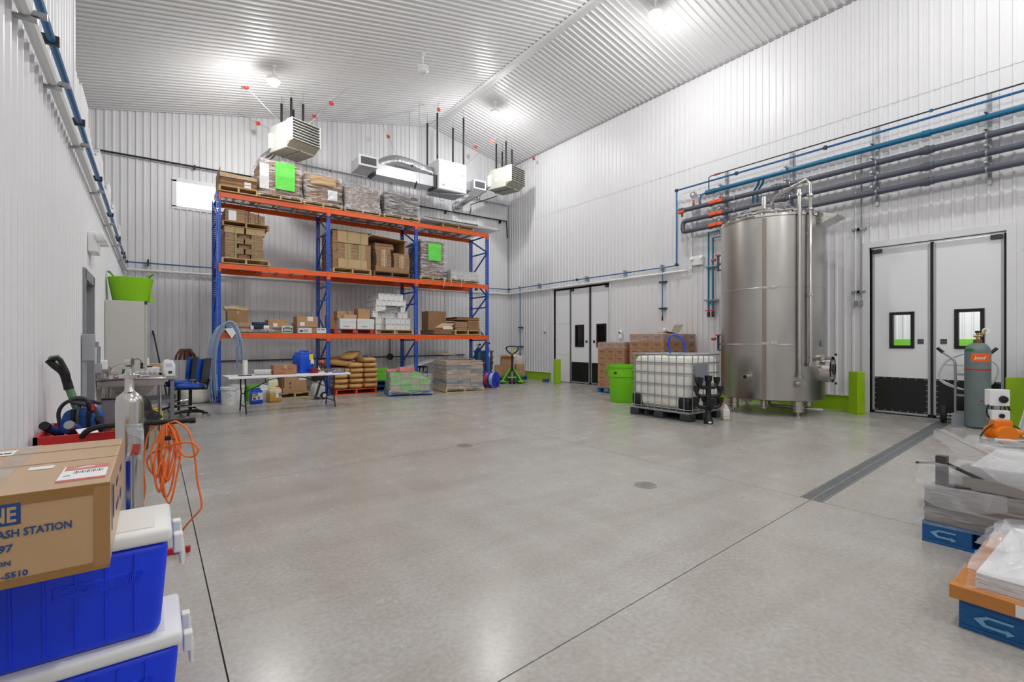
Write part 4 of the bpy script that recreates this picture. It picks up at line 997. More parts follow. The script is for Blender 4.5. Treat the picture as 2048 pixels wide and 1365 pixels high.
# black bottle crates and white panel
for k in range(2):
    t = thing('bottle_crate', 'black open bottle crate, %s under the white panel' % ('lower' if k == 0 else 'upper'), 'crate', (6.42, 13.35, k * .33 + .002), 0, 'black bottle crates')
    mb = MB()
    for z in (0, .14, .3): mb.box(-.2, .2, -.15, -.14, z, z + .03).box(-.2, .2, .14, .15, z, z + .03).box(-.2, -.19, -.15, .15, z, z + .03).box(.19, .2, -.15, .15, z, z + .03)
    for x in (-.2, -.07, .06, .18): mb.box(x, x + .02, -.15, -.14, 0, .33).box(x, x + .02, .14, .15, 0, .33)
    mb.box(-.2, .2, -.15, .15, 0, .01); mb.build('frame', BLACK, t)
    for x in (-.12, 0, .12): MB().lathe([(.045, .012), (.045, .2), (.018, .25), (.018, .3), (0, .3)], (x, -.08, 0), n=12).build('bottle', M('pale_bottle', (170, 190, 176), .2), t, smooth=40)
t = MB().box(-.42, .42, -.3, .3, 0, .02).build('leaning_board', M('white_panel', (214, 215, 217), .4), bevel=.004); tag(t, 'tilted white panel lying on the black bottle crates', 'panel', loc=(6.46, 13.36, .74)); t.rotation_euler = (R(0), R(-14), 0)
# ---- wrapped brown load ----
def brown_content(t, zb):
    mats = [M('tan_goods', (166, 142, 120), .7, var=.12, scale=6), M('grey_goods', (120, 122, 128), .6, var=.15, scale=7), M('tan_goods2', (176, 150, 122), .7, var=.1, scale=6)]
    for L in range(6):
        for i in range(3):
            for j in range(2):
                hh = .125; MB().box(-.55 + i * .37, -.19 + i * .37, -.48 + j * .48, -.01 + j * .48, zb + L * hh, zb + L * hh + hh - .006).build('inner_box', mats[(L + (i == 2)) % 3], t)
wrapped('tall wrapped pallet of brown goods with a torn open top', 7.05, 12.15, 0, 1.14, 1.0, .86, 15, brown_content, film=FILMS, pal_h=.12, rz=R(-6), sink=lambda x, y: -.16 * max(0, x + .1), group='film-wrapped pallet loads')
t = MB().grid(lambda u, v: (-.4 + .95 * u, -.25 + .5 * v, .12 * (1 - u) + .03 * math.sin(5 * u) + .02 * v), 8, 4).build('cardboard_flap', KRAFT, solid=.01); tag(t, 'large loose cardboard flap lying on the wrapped brown load', 'cardboard', loc=(7.12, 12.45, .91), rz=R(-10))
carton('open brown carton with raised flaps behind the wrapped brown load', 8.05, 13.15, 0, .55, .5, .62, KRAFT2, openf=True)
# ================================================================== RIGHT SIDE
# ---- steel tank ----
TR, TB0, TT = .937, .3, 3.74
tk = thing('storage_tank', 'tall cylindrical stainless steel storage tank on legs', 'tank', (10.11, 4.8, 0), R(-64.6))
TANK = M('tank_steel', (186, 183, 178), .3, 1, var=.09, scale=2.2, stretch=(1, 1, .35), rvar=.08)
MB().lathe([(0, TB0 - .04), (TR * .6, TB0 - .03), (TR - .03, TB0 - .01), (TR, TB0 + .01), (TR, 1.345), (TR + .004, 1.35), (TR, 1.355), (TR, 2.415), (TR + .004, 2.42), (TR, 2.425), (TR, TT)], n=72).build('shell', TANK, tk, smooth=30)
MB().lathe([(TR, TT), (TR + .02, TT + .01), (TR + .02, TT + .05), (TR - .05, TT + .09), (TR * .62, TT + .26), (TR * .3, TT + .36), (0, TT + .4)], n=72).build('top_head', STEELP, tk, smooth=35)
MB().lathe([(TR - .1, TT + .1), (TR - .075, TT + .13), (TR - .1, TT + .15), (TR - .13, TT + .13)], n=60).build('rim_ring', STEELP, tk, smooth=60)
MB().lathe([(.26, TT + .34), (.28, TT + .42), (.26, TT + .44), (0, TT + .46)], (.1, .1, 0), n=32).build('top_manway', STEELP, tk, smooth=40)
def tp(phi, r, z): return (r * math.sin(R(phi)), -r * math.cos(R(phi)), z)
def radial(mb, phi, r0, r1, z, rad, rad2=None, n=20, caps=True): return mb.cyl(tp(phi, r0, z), tp(phi, r1, z), rad, rad2, n, caps)
MB().grid(lambda u, v: tp(-9 + 4.5 * u, TR + .003, TB0 + .02 + (TT - TB0 - .04) * v), 3, 1).build('seam_band', M('weld_band', (150, 142, 130), .45, 1), tk)
for z in (1.38, 2.43):
    MB().grid(lambda u, v: tp(-9 + 7 * u, TR + .012, z - .035 + .05 * v), 3, 1).build('clip', STEELP, tk, solid=.008)
    MB().box(-.06, .06, -.012, .012, -.03, .03, Matrix.Translation(tp(3, TR + .02, z)) @ Matrix.Rotation(R(3), 4, 'Z')).build('clip', STEELP, tk, bevel=.005)
MB().tube([tp(28, TR + .05, .78), tp(28, TR + .05, TT + .45)], .036, 14).build('riser_pipe', STEELP, tk, smooth=60)
MB().tube([tp(40, TR + .06, .95), tp(40, TR + .06, TT + .55), tp(38, TR + .0, TT + .66), tp(10, .5, TT + .48), tp(0, .25, TT + .42), tp(0, .22, TT + .3)], .03, 12).build('riser_pipe', STEELP, tk, smooth=40)
for phi, zs in ((28, (.76, 4.1)), (40, (.97, 1.0, 2.26, TT + .1, TT + .35))):
    for z in zs: MB().cyl(tp(phi, TR + .055, z - .018), tp(phi, TR + .055, z + .018), .058, n=18).build('clamp', STEELP, tk, smooth=40)
for z in (1.1, 2.25, 3.4):
    for phi in (28, 40): MB().bar(tp(phi, TR, z), tp(phi, TR + .05, z), .03, .03).build('bracket', STEEL, tk)
mb = MB(); radial(mb, 29, TR - .02, TR + .12, .62, .045); radial(mb, 29, TR + .1, TR + .13, .62, .065); mb.box(-.06, .06, -.012, .012, -.012, .012, Matrix.Translation(tp(29, TR + .13, .66))); mb.build('outlet_valve', STEELP, tk, smooth=40)
mb = MB(); radial(mb, -25, TR - .02, TR + .03, .73, .1); radial(mb, -25, TR, TR + .1, .73, .05); mb.build('nozzle', STEEL, tk, smooth=40)
mb = MB(); radial(mb, -25, TR + .101, TR + .102, .73, .034); mb.build('nozzle_bore', BLACK, tk)
mb = MB(); radial(mb, 56, TR - .02, TR + .07, 1.1, .055); radial(mb, 56, TR + .05, TR + .08, 1.1, .07); mb.build('sample_port', STEELP, tk, smooth=40)
mb = MB(); radial(mb, 72, TR - .08, TR + .14, .88, .24, n=36, caps=False); radial(mb, 72, TR + .14, TR - .05, .88, .215, n=36, caps=False); mb.build('manway_neck', STEELP, tk, smooth=40)
mb = MB(); radial(mb, 72, TR + .05, TR + .07, .88, .212, n=36); mb.build('manway_door', STEELP, tk, smooth=40)
mb = MB(); mb.bar(tp(72, TR + .1, .74), tp(72, TR + .1, 1.02), .03, .03); mb.cyl(tp(66, TR + .12, .88), tp(78, TR + .12, .88), .015); mb.build('manway_handle', BLACK, tk)
for k, (phi, z) in enumerate(((68, 1.16), (68, .62))): MB().box(-.02, .02, -.02, .02, -.02, .02, Matrix.Translation(tp(74, TR + .18, z))).build('manway_hinge', BLACK, tk)
MB().box(-.05, .05, -.006, .006, -.06, .06, Matrix.Translation(tp(64, TR + .008, 1.36)) @ Matrix.Rotation(R(64), 4, 'Z')).build('name_plate', M('plate_blue', (120, 140, 150), .4), tk)
MB().prism([(0, 0), (.34, .12), (.34, .15), (0, .26)], -.2, .2, 'y').xf(Matrix.Translation(tp(64, TR - .02, TT - .18)) @ Matrix.Rotation(R(64 - 90), 4, 'Z')).build('lifting_lug', STEEL, tk)
for phi in (33, 125, 215, 305):
    r = TR - .12
    MB().cyl(tp(phi, r, .09), tp(phi, r, TB0 + .02), .1, n=20).cyl(tp(phi, r, 0), tp(phi, r, .02), .06, n=14).cyl(tp(phi, r, .01), tp(phi, r, .1), .025, n=10).build('leg', STEEL, tk, smooth=40)
MB().tube([tp(-5, .3, TB0 - .03), tp(-5, .35, .17), tp(5, .4, .15), tp(55, TR + .1, .14)], .03, 10).build('drain_pipe', STEELP, tk, smooth=40)
MB().cyl(tp(-15, .5, .1), tp(-15, .5, TB0), .05, n=12).cyl(tp(-15, .5, .1), tp(-15, .5, .13), .08, n=12).build('bottom_outlet', STEEL, tk, smooth=40)
for k in range(14): MB().lathe([(.035, 0), (.035, .03), (0, .045)], tp(-100 + k * 15, TR - .02, TT + .05), n=10).build('lid_clamp', STEELP, tk, smooth=40)
mb = MB(); mb.cyl(tp(-12, .55, TT + .2), tp(-12, .55, TT + .48), .05, n=14).cyl(tp(-12, .55, TT + .28), tp(-30, .72, TT + .24), .04, n=12); mb.tube([tp(-45, .8, TT + .14), tp(-45, .78, TT + .22), tp(-35, .74, TT + .24)], .015, 8); mb.build('top_fittings', STEELP, tk, smooth=40)
# ---- IBC tote ----
ib = thing('ibc_tote', 'white plastic bulk tote in a galvanised cage on a black pallet', 'tank', (7.99, 5.57, 0))
bw, bd = 1.02, 1.26
MILK = M('tote_plastic', (236, 235, 226), .35, var=.02, scale=2, spec=.4)
MB().box(-bw / 2 + .03, bw / 2 - .03, -bd / 2 + .03, bd / 2 - .03, .19, 1.13).build('bottle', MILK, ib, smooth=50, bevel=.1, seg=5)
MB().lathe([(.12, 1.1), (.12, 1.17), (.1, 1.18), (0, 1.18)], (0, .05, 0), n=24).build('fill_cap', M('teal_cap', (40, 190, 170), .4), ib, smooth=40)
for z in (.2, .42, .63, .84, 1.02, 1.17):
    MB().tube([(sx * (bw / 2 - k[0]), sy * (bd / 2 - k[1]), z) for sx, sy, ks in ((-1, -1, ((.0, .05), (.05, 0))), (1, -1, ((.05, 0), (0, .05))), (1, 1, ((0, .05), (.05, 0))), (-1, 1, ((.05, 0), (0, .05)))) for k in ks], .011 if z < 1.1 else .016, 8, closed=True).build('cage_hoop', GALV, ib, smooth=60)
def cage_v(x, y): MB().cyl((x, y, .16), (x, y, 1.17), .009, n=8).build('cage_bar', GALV, ib, smooth=60)
for k in range(8):
    y = -bd / 2 + .09 + (bd - .18) * k / 7
    for sx in (-1, 1): cage_v(sx * (bw / 2 + .012), y)
for k in range(6):
    x = -bw / 2 + .09 + (bw - .18) * k / 5
    for sy in (-1, 1): cage_v(x, sy * (bd / 2 + .012))
MB().box(-.36, .04, -bd / 2 - .02, -bd / 2 - .012, .62, 1.0).build('sign_plate', M('plate_grey', (150, 154, 164), .4, .4), ib)
for sx in (-1, 1):
    for sy in (-1, 1):
        MB().box(sx * (bw / 2 - .24), sx * (bw / 2 + .004), sy * (bd / 2 - .24), sy * (bd / 2 + .004), .2, .42).build('corner_guard', BLACK, ib, bevel=.06, seg=4, smooth=50)
MB().box(-bw / 2 - .02, bw / 2 + .02, -bd / 2 - .02, bd / 2 + .02, .13, .165).build('steel_tray', GALV, ib, bevel=.008)
for x in (-bw / 2 + .08, 0, bw / 2 - .08):
    for y in (-bd / 2 + .08, 0, bd / 2 - .08): MB().box(x - .1, x + .1, y - .1, y + .1, 0, .13).build('pallet_foot', DKGREY, ib, bevel=.015)
for x in (-bw / 2 + .08, 0, bw / 2 - .08): MB().box(x - .06, x + .06, -bd / 2, bd / 2, 0, .025).build('pallet_runner', DKGREY, ib)
MB().cyl((.1, -bd / 2 + .05, .26), (.1, -bd / 2 - .1, .26), .05, n=14).box(.06, .14, -bd / 2 - .12, -bd / 2 - .05, .3, .33).build('drain_valve', BLACK, ib, smooth=40)
tag(MB().tube(spline([(7.9, 5.62, 1.18), (7.86, 5.62, 1.35), (7.88, 5.6, 1.5), (8.0, 5.55, 1.52), (8.12, 5.48, 1.4), (8.14, 5.45, 1.19)], 6), .018, 8).build('blue_hose', M('hose_blue', (28, 72, 210), .35), smooth=60), 'blue hose looping out of the top of the caged tote', 'hose')
# ---- black plumbing tree ----
pt = thing('plumbing_manifold', 'black plastic plumbing manifold with many branched cups', 'plumbing fitting', (7.62, 4.66, 0), R(-40))
PB = M('abs_black', (22, 22, 24), .3)
MB().lathe([(.075, 0), (.075, .07), (.045, .12), (.045, .72), (.06, .73), (.062, .82), (.05, .82), (.045, .74), (0, .74)], n=22).build('stem', PB, pt, smooth=40)
for z, rr, angs in ((.28, .2, (0, 90, 180, 270)), (.47, .2, (0, 180)), (.62, .17, (20, 160, 200))):
    for a in angs:
        ca, sa = math.cos(R(a)), math.sin(R(a))
        MB().tube([(0, 0, z), (ca * rr * .7, sa * rr * .7, z), (ca * rr * .93, sa * rr * .93, z + .03), (ca * rr, sa * rr, z + .08)], .032, 12).build('branch', PB, pt, smooth=50)
        MB().lathe([(.035, z + .07), (.05, z + .1), (.058, z + .17), (.048, z + .17), (.035, z + .1), (0, z + .1)], (ca * rr, sa * rr, 0), n=18).build('cup', PB, pt, smooth=40)
MB().box(-.025, .025, -.0765, -.0755, .02, .05).build('label', PAPER, pt)
t = thing('water_jug', 'small translucent jug with a little liquid beside the black manifold', 'jug', (8.25, 4.72, 0), R(-30))
MB().box(-.065, .065, -.055, .055, 0, .055).build('liquid_part', M('pale_liquid', (206, 204, 168), .3), t, bevel=.015)
MB().box(-.066, .066, -.056, .056, .05, .19).build('body', M('milky_plastic', (222, 224, 220), .4), t, bevel=.018)
MB().prism([(-.06, .18), (.06, .18), (.025, .255), (-.025, .255)], -.045, .045).build('shoulder', M('milky_plastic', (222, 224, 220), .4), t, bevel=.01); MB().cyl((0, 0, .25), (0, 0, .28), .022, n=14).build('cap', WHITEP, t, smooth=40)
tag(MB().tube(spline([(8.75 + .17 * math.cos(k * .9), 5.35 + .3 * math.sin(k * .9), .03 + .012 * k) for k in range(20)], 5), .014, 7).build('orange_hose', M('hose_orange', (226, 74, 40), .4), smooth=60), 'coiled orange hose on the floor between tote and tank', 'hose')
# ---- lime waste bin ----
def brute(label, loc, mat, r=.33, h=.86, name='waste_bin', rz=0):
    t = thing(name, label, 'waste bin', loc, rz)
    MB().lathe([(r * .8, 0), (r * .84, .02), (r * .93, h * .68), (r, h * .69), (r * 1.0, h * .93), (r * 1.06, h * .94), (r * 1.06, h), (r * 1.0, h), (r * .95, h * .7), (r * .78, .02), (0, .02)], n=40).build('body', mat, t, smooth=40)
    for s in (-1, 1): MB().tube([(s * r * .98, -.1, h * .9), (s * (r + .08), -.1, h * .86), (s * (r + .09), -.09, h * .76), (s * (r + .09), .09, h * .76), (s * (r + .08), .1, h * .86), (s * r * .98, .1, h * .9)], .018, 8).build('handle', mat, t, smooth=50)
    return t
t = brute('bright lime green round waste bin beside the caged tote', (8.82, 7.58, 0), LIMEP, rz=R(-80)); MB().grid(lambda u, v: (.335 * math.sin(-.05 + .2 * u), -.335 * math.cos(-.05 + .2 * u), .66 + .05 * v), 4, 1).build('label', INK, t)
# ---- palletised brown cartons ----
REDK = M('case_card', (176, 136, 104), .75, var=.07, scale=5); RPR = M('case_print', (156, 98, 78), .7)
def case_load(label, x0, y0, nx, ny, nz_, cw, cd, ch, mat=BLUEP):
    t = thing('carton_pallet_load', label, 'pallet load', (x0, y0, 0), 0, 'pallet loads of brown cartons')
    e = thing_off = .135
    pl = bpy.data.objects.new('pallet', None)
    bpy.data.objects.remove(pl)
    L_, W_ = nx * cw, ny * cd
    for k in range(7): 
        o = MB().box(L_ * k / 7 + .01, L_ * (k + 1) / 7 - .02, 0, W_, .115, .132).build('deck_board', mat, t)
    for y in (.0, W_ / 2 - .05, W_ - .1):
        for x in (0, L_ / 2 - .07, L_ - .14): MB().box(x, x + .14, y, y + .1, .018, .115).build('pallet_block', mat, t)
    for x in (0, L_ / 2 - .05, L_ - .1): MB().box(x, x + .1, 0, W_, 0, .018).build('bottom_board', mat, t)
    c0 = None; pr0 = None
    for k in range(nz_):
        sh = (k % 2) * .0
        for i in range(nx):
            for j in range(ny):
                if 0 < i and 0 < j and k < nz_ - 1: continue
                loc = (i * cw + cw / 2 + random.uniform(-.004, .004), j * cd + cd / 2 + random.uniform(-.004, .004), .134 + k * ch)
                if c0 is None:
                    c0 = MB().box(-cw / 2 + .003, cw / 2 - .003, -cd / 2 + .003, cd / 2 - .003, 0, ch - .003).build('carton', REDK, t, bevel=.004, seg=1); o = c0
                    mb = MB()
                    mb.box(-cw / 2 + .0, -cw / 2 + .0025, -.09, .09, ch * .5, ch * .68).box(-cw / 2 + .0, -cw / 2 + .0025, -.07, .07, ch * .3, ch * .38)
                    mb.box(-.09, .09, -cd / 2 + .0, -cd / 2 + .0025, ch * .5, ch * .68).box(-.07, .07, -cd / 2 + .0, -cd / 2 + .0025, ch * .3, ch * .38); pr0 = mb.build('printing', RPR, o)
                else:
                    o = link('carton', c0.data, t); 
                    if i == 0 or j == 0: link('printing', pr0.data, o)
                o.location = loc
    zt = .134 + nz_ * ch
    mb = MB().grid(lambda u, v: (-.01 + .012 * nz((u * 5, v * 3, 1), 1), W_ * u, zt - .2 + .19 * v + .04 * math.sin(4 * u)), 10, 3); mb.grid(lambda u, v: (L_ * u, -.01 + .012 * nz((u * 5, v * 3, 2), 1), zt - .2 + .19 * v), 10, 3); mb.build('film_band', FILMC, t, smooth=60)
    return t
case_load('lower load of brown printed cartons on a blue pallet nearest the far doors', 9.92, 8.46, 3, 3, 7, .33, .315, .18)
case_load('higher and wider load of brown printed cartons behind the caged tote', 9.92, 7.24, 4, 3, 8, .335, .35, .183)
t = MB().grid(lambda u, v: (-.3 + .75 * u, .25 * v, .02 + .25 * max(0, u - .72) ** 1.2 * 4 + .015 * math.sin(6 * u)), 12, 3).build('cardboard_scrap', M('scrap_grey', (150, 140, 126), .8), solid=.004); tag(t, 'curled cardboard scrap lying on the taller carton load', 'cardboard', loc=(10.35, 7.3, 1.6))
t = thing('tape_gun', 'white and black tape gun lying on the taller carton load', 'tool', (10.2, 7.35, 1.63), .3); MB().cyl((-.07, 0, .05), (-.07, .06, .05), .05, n=16).build('tape_roll', PAPER, t, smooth=40); MB().box(-.1, .14, 0, .05, 0, .03).build('frame', BLACK, t)
# ---- bollards ----
def bollard(label, loc, rz=0):
    t = thing('bollard', label, 'bollard', loc, rz, 'lime green bollards')
    MB().box(-.095, .095, -.095, .095, .01, .82).build('post', LIME, t, bevel=.012); MB().box(-.13, .13, -.13, .13, 0, .012).build('base_plate', LIME, t); MB().cyl((.096, -.02, .1), (.11, -.02, .1), .018, n=10).build('anchor', BLACK, t)
    return t
bollard('lime green bollard left of the far swing doors', (10.85, 12.12, 0), R(-20))
bollard('lime green bollard between the steel tank and the big doors', (11.02, 3.6, 0), R(-20))
t = thing('guard_post', 'lime green angled guard post at the right edge of the big doors', 'bollard', (11.2, 1.42, 0), 0)
MB().prism([(-.16, .01), (.14, .01), (.14, .7), (.06, .82), (-.16, .82)], -.02, .02, 'y').xf(Matrix.Rotation(R(-60), 4, 'Z')).build('plate', LIME, t); MB().box(-.15, .15, -.12, .12, 0, .012).build('base_plate', LIME, t); MB().box(-.02, .02, .0, .14, .01, .7).build('rib', LIME, t)
# ---- gas cylinder on hand truck ----
GC = M('cylinder_paint', (108, 122, 122), .5, var=.09, scale=5, bump=.1, bscale=30)
ht = thing('hand_truck', 'grey two-wheeled hand truck behind the tall gas cylinder', 'hand truck', (10.86, 1.98, 0), R(-78))
HTG = M('truck_grey', (158, 162, 168), .4, .4)
for x in (-.14, .14): MB().tube(spline([(x, .06, .06), (x, .06, .95), (x * 1.2, .1, 1.1), (x * 2.0, .16, 1.2), (x * 2.5, .2, 1.27)], 4), .018, 8).build('rail', HTG, ht, smooth=60)
for x in (-.3, .3): MB().tube([(x * .98, .17, 1.215), (x * 1.22, .21, 1.29)], .026, 10).build('grip', BLACK, ht, smooth=60)
for z in (.22, .5, .85): MB().bar((-.14, .06, z), (.14, .06, z), .02, .035).build('cross_bar', HTG, ht)
MB().box(-.19, .19, -.22, .06, .004, .014).box(-.19, .19, .04, .06, .004, .2).build('toe_plate', HTG, ht)
for x in (-.29, .29):
    wv = MB().lathe([(.05, -.045), (.12, -.045), (.15, -.03), (.155, 0), (.15, .03), (.12, .045), (.05, .045)], n=26).xf(Matrix.Translation((x, .16, .157)) @ Matrix.Rotation(PI / 2, 4, 'Y')); wv.build('wheel', RUBBER, ht, smooth=40)
    hv = MB().lathe([(.0, -.03), (.08, -.02), (.085, .0), (.08, .02), (0, .03)], n=18).xf(Matrix.Translation((x, .16, .157)) @ Matrix.Rotation(PI / 2, 4, 'Y')); hv.build('hub', GALV, ht, smooth=40)
MB().cyl((-.27, .16, .157), (.27, .16, .157), .012, n=8).build('axle', GALV, ht, smooth=40)
gc = thing('gas_cylinder', 'tall grey-green gas cylinder with an orange label and red strap', 'gas cylinder', (10.75, 1.83, .016), R(-78))
MB().lathe([(.13, 0), (.155, .015), (.16, .05), (.16, 1.22), (.15, 1.28), (.12, 1.33), (.07, 1.365), (0, 1.37)], n=36).build('body', GC, gc, smooth=40)
MB().lathe([(.05, 1.35), (.055, 1.36), (.05, 1.42), (0, 1.42)], n=18).build('neck', M('rusty_neck', (140, 96, 60), .7, .5, var=.2, scale=20), gc, smooth=40)
BRS = M('brass', (190, 170, 120), .3, .9)
MB().cyl((0, 0, 1.41), (0, 0, 1.53), .022, n=12).cyl((-.05, 0, 1.48), (.06, 0, 1.48), .022, n=12).cyl((.06, 0, 1.5), (.09, .0, 1.58), .035, n=14).build('valve', BRS, gc, smooth=40)
MB().cyl((.1, -.03, 1.56), (.1, .03, 1.56), .05, n=20).build('gauge', WHITEP, gc, smooth=40); MB().lathe([(.03, 1.53), (.034, 1.56), (0, 1.565)], n=12).build('hand_wheel', BLACK, gc, smooth=40)
def wrap(r, a0, a1, z0, z1, nm, m, par, n=10): MB().grid(lambda u, v: (r * math.sin(R(a0 + (a1 - a0) * u)), -r * math.cos(R(a0 + (a1 - a0) * u)), z0 + (z1 - z0) * v), n, 1).build(nm, m, par, solid=.0015)
wrap(.1625, -30, 60, 1.06, 1.2, 'orange_label', M('label_orange', (242, 104, 24), .45), gc)
text('Josef', .066, PAPER, gc, (-.045, -.1715, 1.105), (PI / 2, 0, R(8)), bold=.0012, shear=.2)
wrap(.1635, -120, 120, .925, .95, 'strap', RED, gc, 18)
for (a, z, s) in ((10, .42, .035), (0, .37, .02), (16, .65, .014), (-20, .55, .01)): wrap(.1612, a, a + s * 300, z, z + s, 'rust_patch', M('rust', (126, 76, 54), .8, var=.2, scale=30), gc, 3)
wrap(.161, -75, -20, 1.23, 1.27, 'green_mark', M('green_mark', (30, 130, 60), .5), gc, 6)
tag(MB().tube(spline([(10.86 + .0, 1.98, 1.0)] + [(11.0 - .12 * math.cos(k * 1.05) * .3 + .05, 2.0 + (.34 + .03 * (k % 3)) * math.cos(k * 1.05 + .5), .88 + (.3 + .02 * (k % 2)) * math.sin(k * 1.05 + .5)) for k in range(24)], 5), .014, 7).build('coiled_hose', M('clear_hose2', (206, 210, 214), .25), smooth=60), 'coiled pale hose hanging on the hand truck', 'hose')
# ---- dosing pump on a stand ----
pu = thing('pump_unit', 'orange pump motor with white control boxes on a steel stand', 'pump', (9.2, 1.33, 0), R(-50))
PO = M('pump_orange', (240, 130, 20), .4)
MB().cyl((-.02, -.12, .16), (-.02, .16, .16), .1, n=24).build('motor', PO, pu, smooth=40); MB().cyl((-.02, -.16, .16), (-.02, -.11, .16), .115, n=24).build('motor_flange', PO, pu, smooth=40)
for k in range(7): MB().lathe([(.1, 0), (.108, 0), (.108, .008), (.1, .008)], n=24).xf(Matrix.Translation((-.02, -.06 + k * .03, .16)) @ Matrix.Rotation(-PI / 2, 4, 'X')).build('cooling_fin', PO, pu)
MB().box(-.1, .1, -.05, .08, .24, .34).build('terminal_box', PO, pu, bevel=.012); MB().cyl((.13, .0, .17), (.2, 0, .17), .06, n=18).build('pump_head', PO, pu, smooth=40)
MB().cyl((-.2, -.18, .1), (.2, -.18, .1), .022, n=12).cyl((-.2, -.18, .1), (-.17, -.18, .1), .035, n=12).cyl((.17, -.18, .1), (.2, -.18, .1), .035, n=12).build('pipe', STEELP, pu, smooth=40)
MB().box(-.14, .14, -.2, .2, .02, .05).build('base', GALV, pu, bevel=.006)
for x in (-.12, .12):
    for y in (-.17, .17): MB().cyl((x, y, 0), (x, y, .03), .025, n=10).build('foot', BLACK, pu)
MB().box(-.03, .03, .08, .12, .05, .62).build('mast', GALV, pu)
MB().box(-.1, .1, .0, .1, .34, .47).build('switch_box', WHITEP, pu, bevel=.008); MB().lathe([(.03, 0), (.03, .02), (0, .03)], n=14).xf(Matrix.Translation((0, 0, .4)) @ Matrix.Rotation(PI / 2, 4, 'X')).build('switch', BLACK, pu, smooth=40)
MB().box(-.11, .11, .02, .14, .53, .75).build('control_box', WHITEP, pu, bevel=.008); MB().lathe([(.05, 0), (.045, .03), (0, .04)], n=20).xf(Matrix.Translation((.03, .02, .62)) @ Matrix.Rotation(PI / 2, 4, 'X')).build('dial', BLACK, pu, smooth=40)
MB().tube(spline([(.0 + .13 * math.cos(k * .8), .06, .45 + .15 * math.sin(k * .8)) for k in range(16)], 4), .011, 6).build('cable', BLACK, pu, smooth=60)
MB().tube(spline([(-.1, 0, .28), (-.2, -.02, .2), (-.24, 0, .1), (-.16, .1, .05)], 4), .009, 6).tube(spline([(.1, 0, .28), (.2, .02, .24), (.26, .03, .16)], 4), .009, 6).build('cable', BLACK, pu, smooth=60)
t = thing('leaning_channel', 'grey metal channel leaning against the right wall behind the pump', 'metal profile', (0, 0, 0))
MB().bar((10.02, 1.1, .03), (11.25, .95, 1.35), .36, .012).build('web', GALV, t); 
for s in (-1, 1): MB().bar((10.02 - .02, 1.1 + s * .18, .06), (11.25 - .02, .95 + s * .18, 1.38), .012, .06).build('flange', GALV, t)
# ---- wrapped goods on blue pallets, right foreground ----
def arrow(t, y0, z0, s, x=-.003):
    pts = [(.0, .62), (-.25, .62), (-.38, .5), (-.38, .36), (-.24, .22), (.06, .22), (.06, .1), (.34, .3), (.06, .38), (.06, .32), (-.18, .32), (-.26, .4), (-.26, .46), (-.2, .5), (.0, .5)]
    pts = [(-.30, 1.), (.42, 1.), (.36, .82), (-.26, .82), (-.40, .62), (-.30, .38), (.22, .38), (.16, .52), (.42, .26), (.22, .0), (.2, .18), (-.40, .18), (-.66, .58)]
    MB().add([(x, y0 - a * s, z0 + b * s * .5) for a, b in pts], [tuple(range(len(pts)))]).build('arrow_mark', M('chalk_blue', (120, 176, 214), .6), t)
def blue_pallet_parts(t, L_, W_):                     # local: x depth, y along the visible face (0 .. -W_)
    for k in range(7): MB().box(L_ * k / 7 + .003, L_ * (k + 1) / 7 - .012, -W_, 0, .124, .142).build('deck_board', BLUEP, t, bevel=.003)
    for i, x in enumerate((0, L_ / 2 - .07, L_ - .14)):
        for y0, y1 in ((-.26, 0), (-W_ / 2 - .14, -W_ / 2 + .14), (-W_, -W_ + .26)): MB().box(x + .003, x + .14, y0, y1, .02, .124).build('pallet_block', BLUEP, t, bevel=.004)
        MB().box(x, x + .14, -W_, 0, 0, .02).build('bottom_board', BLUEP, t, bevel=.003)
pa = thing('wrapped_pallet_load', 'wrapped stack of grey steel sheets on a blue pallet, far right', 'pallet load', (4.36, 1.03, 0), 0, 'film-wrapped pallet loads')
blue_pallet_parts(pa, 1.15, 1.1); arrow(pa, -.13, .035, .13)
GS = M('grey_sheet_stack', (128, 124, 118), .45, .35, var=.12, scale=6, stretch=(1, 1, 14))
sheetstack(MB(), .01, 1.12, -1.1, -.01, .146, .37, .012, .004, .001).build('steel_sheets', GS, pa)
film_shell(-.015, 1.15, -1.12, .02, .13, .4, amp=.018, flare=.01, seed=21).build('stretch_film', FILMS, pa, smooth=70)
fr = M('bracket_black', (62, 60, 60), .45)
MB().box(.06, .12, -.12, -.06, .38, .6).build('bracket', fr, pa); MB().box(.06, .12, -.24, -.12, .38, .41).build('bracket', fr, pa)
MB().bar((.06, .05, .53), (.09, -.09, .55), .014, .014).bar((.09, -.09, .56), (.1, -.3, .47), .02, .02).build('rod', fr, pa)
MB().box(.08, .1, -1.1, -.2, .4, .48).build('fascia', M('fascia_grey', (156, 152, 146), .4, .4), pa); MB().box(.16, 1.0, -1.1, -.22, .38, .55).build('panel_box', M('panel_light', (206, 206, 206), .4), pa, bevel=.01)
sheetstack(MB(), .14, .95, -1.1, -.25, .38, .42, .01, .01).build('dark_sheets', fr, pa)
def drape(fn, nu, nv, name, m, par, seed, amp=.012):
    def g(u, v):
        p = Vector(fn(u, v)); return p + Vector((nz(p, 9, seed), nz(p, 9, seed + 4), nz(p, 9, seed + 8))) * amp
    return MB().grid(g, nu, nv).build(name, m, par, smooth=70)
drape(lambda u, v: (.05 + .95 * v + .02 * math.sin(8 * u), -.06 - 1.05 * u, .62 + .17 * max(0, 1 - 3.2 * u - 1.2 * v) - .03 * u + .02 * math.sin(7 * v + 4 * u)), 26, 16, 'plastic_cover', FILMV, pa, 31, .012)
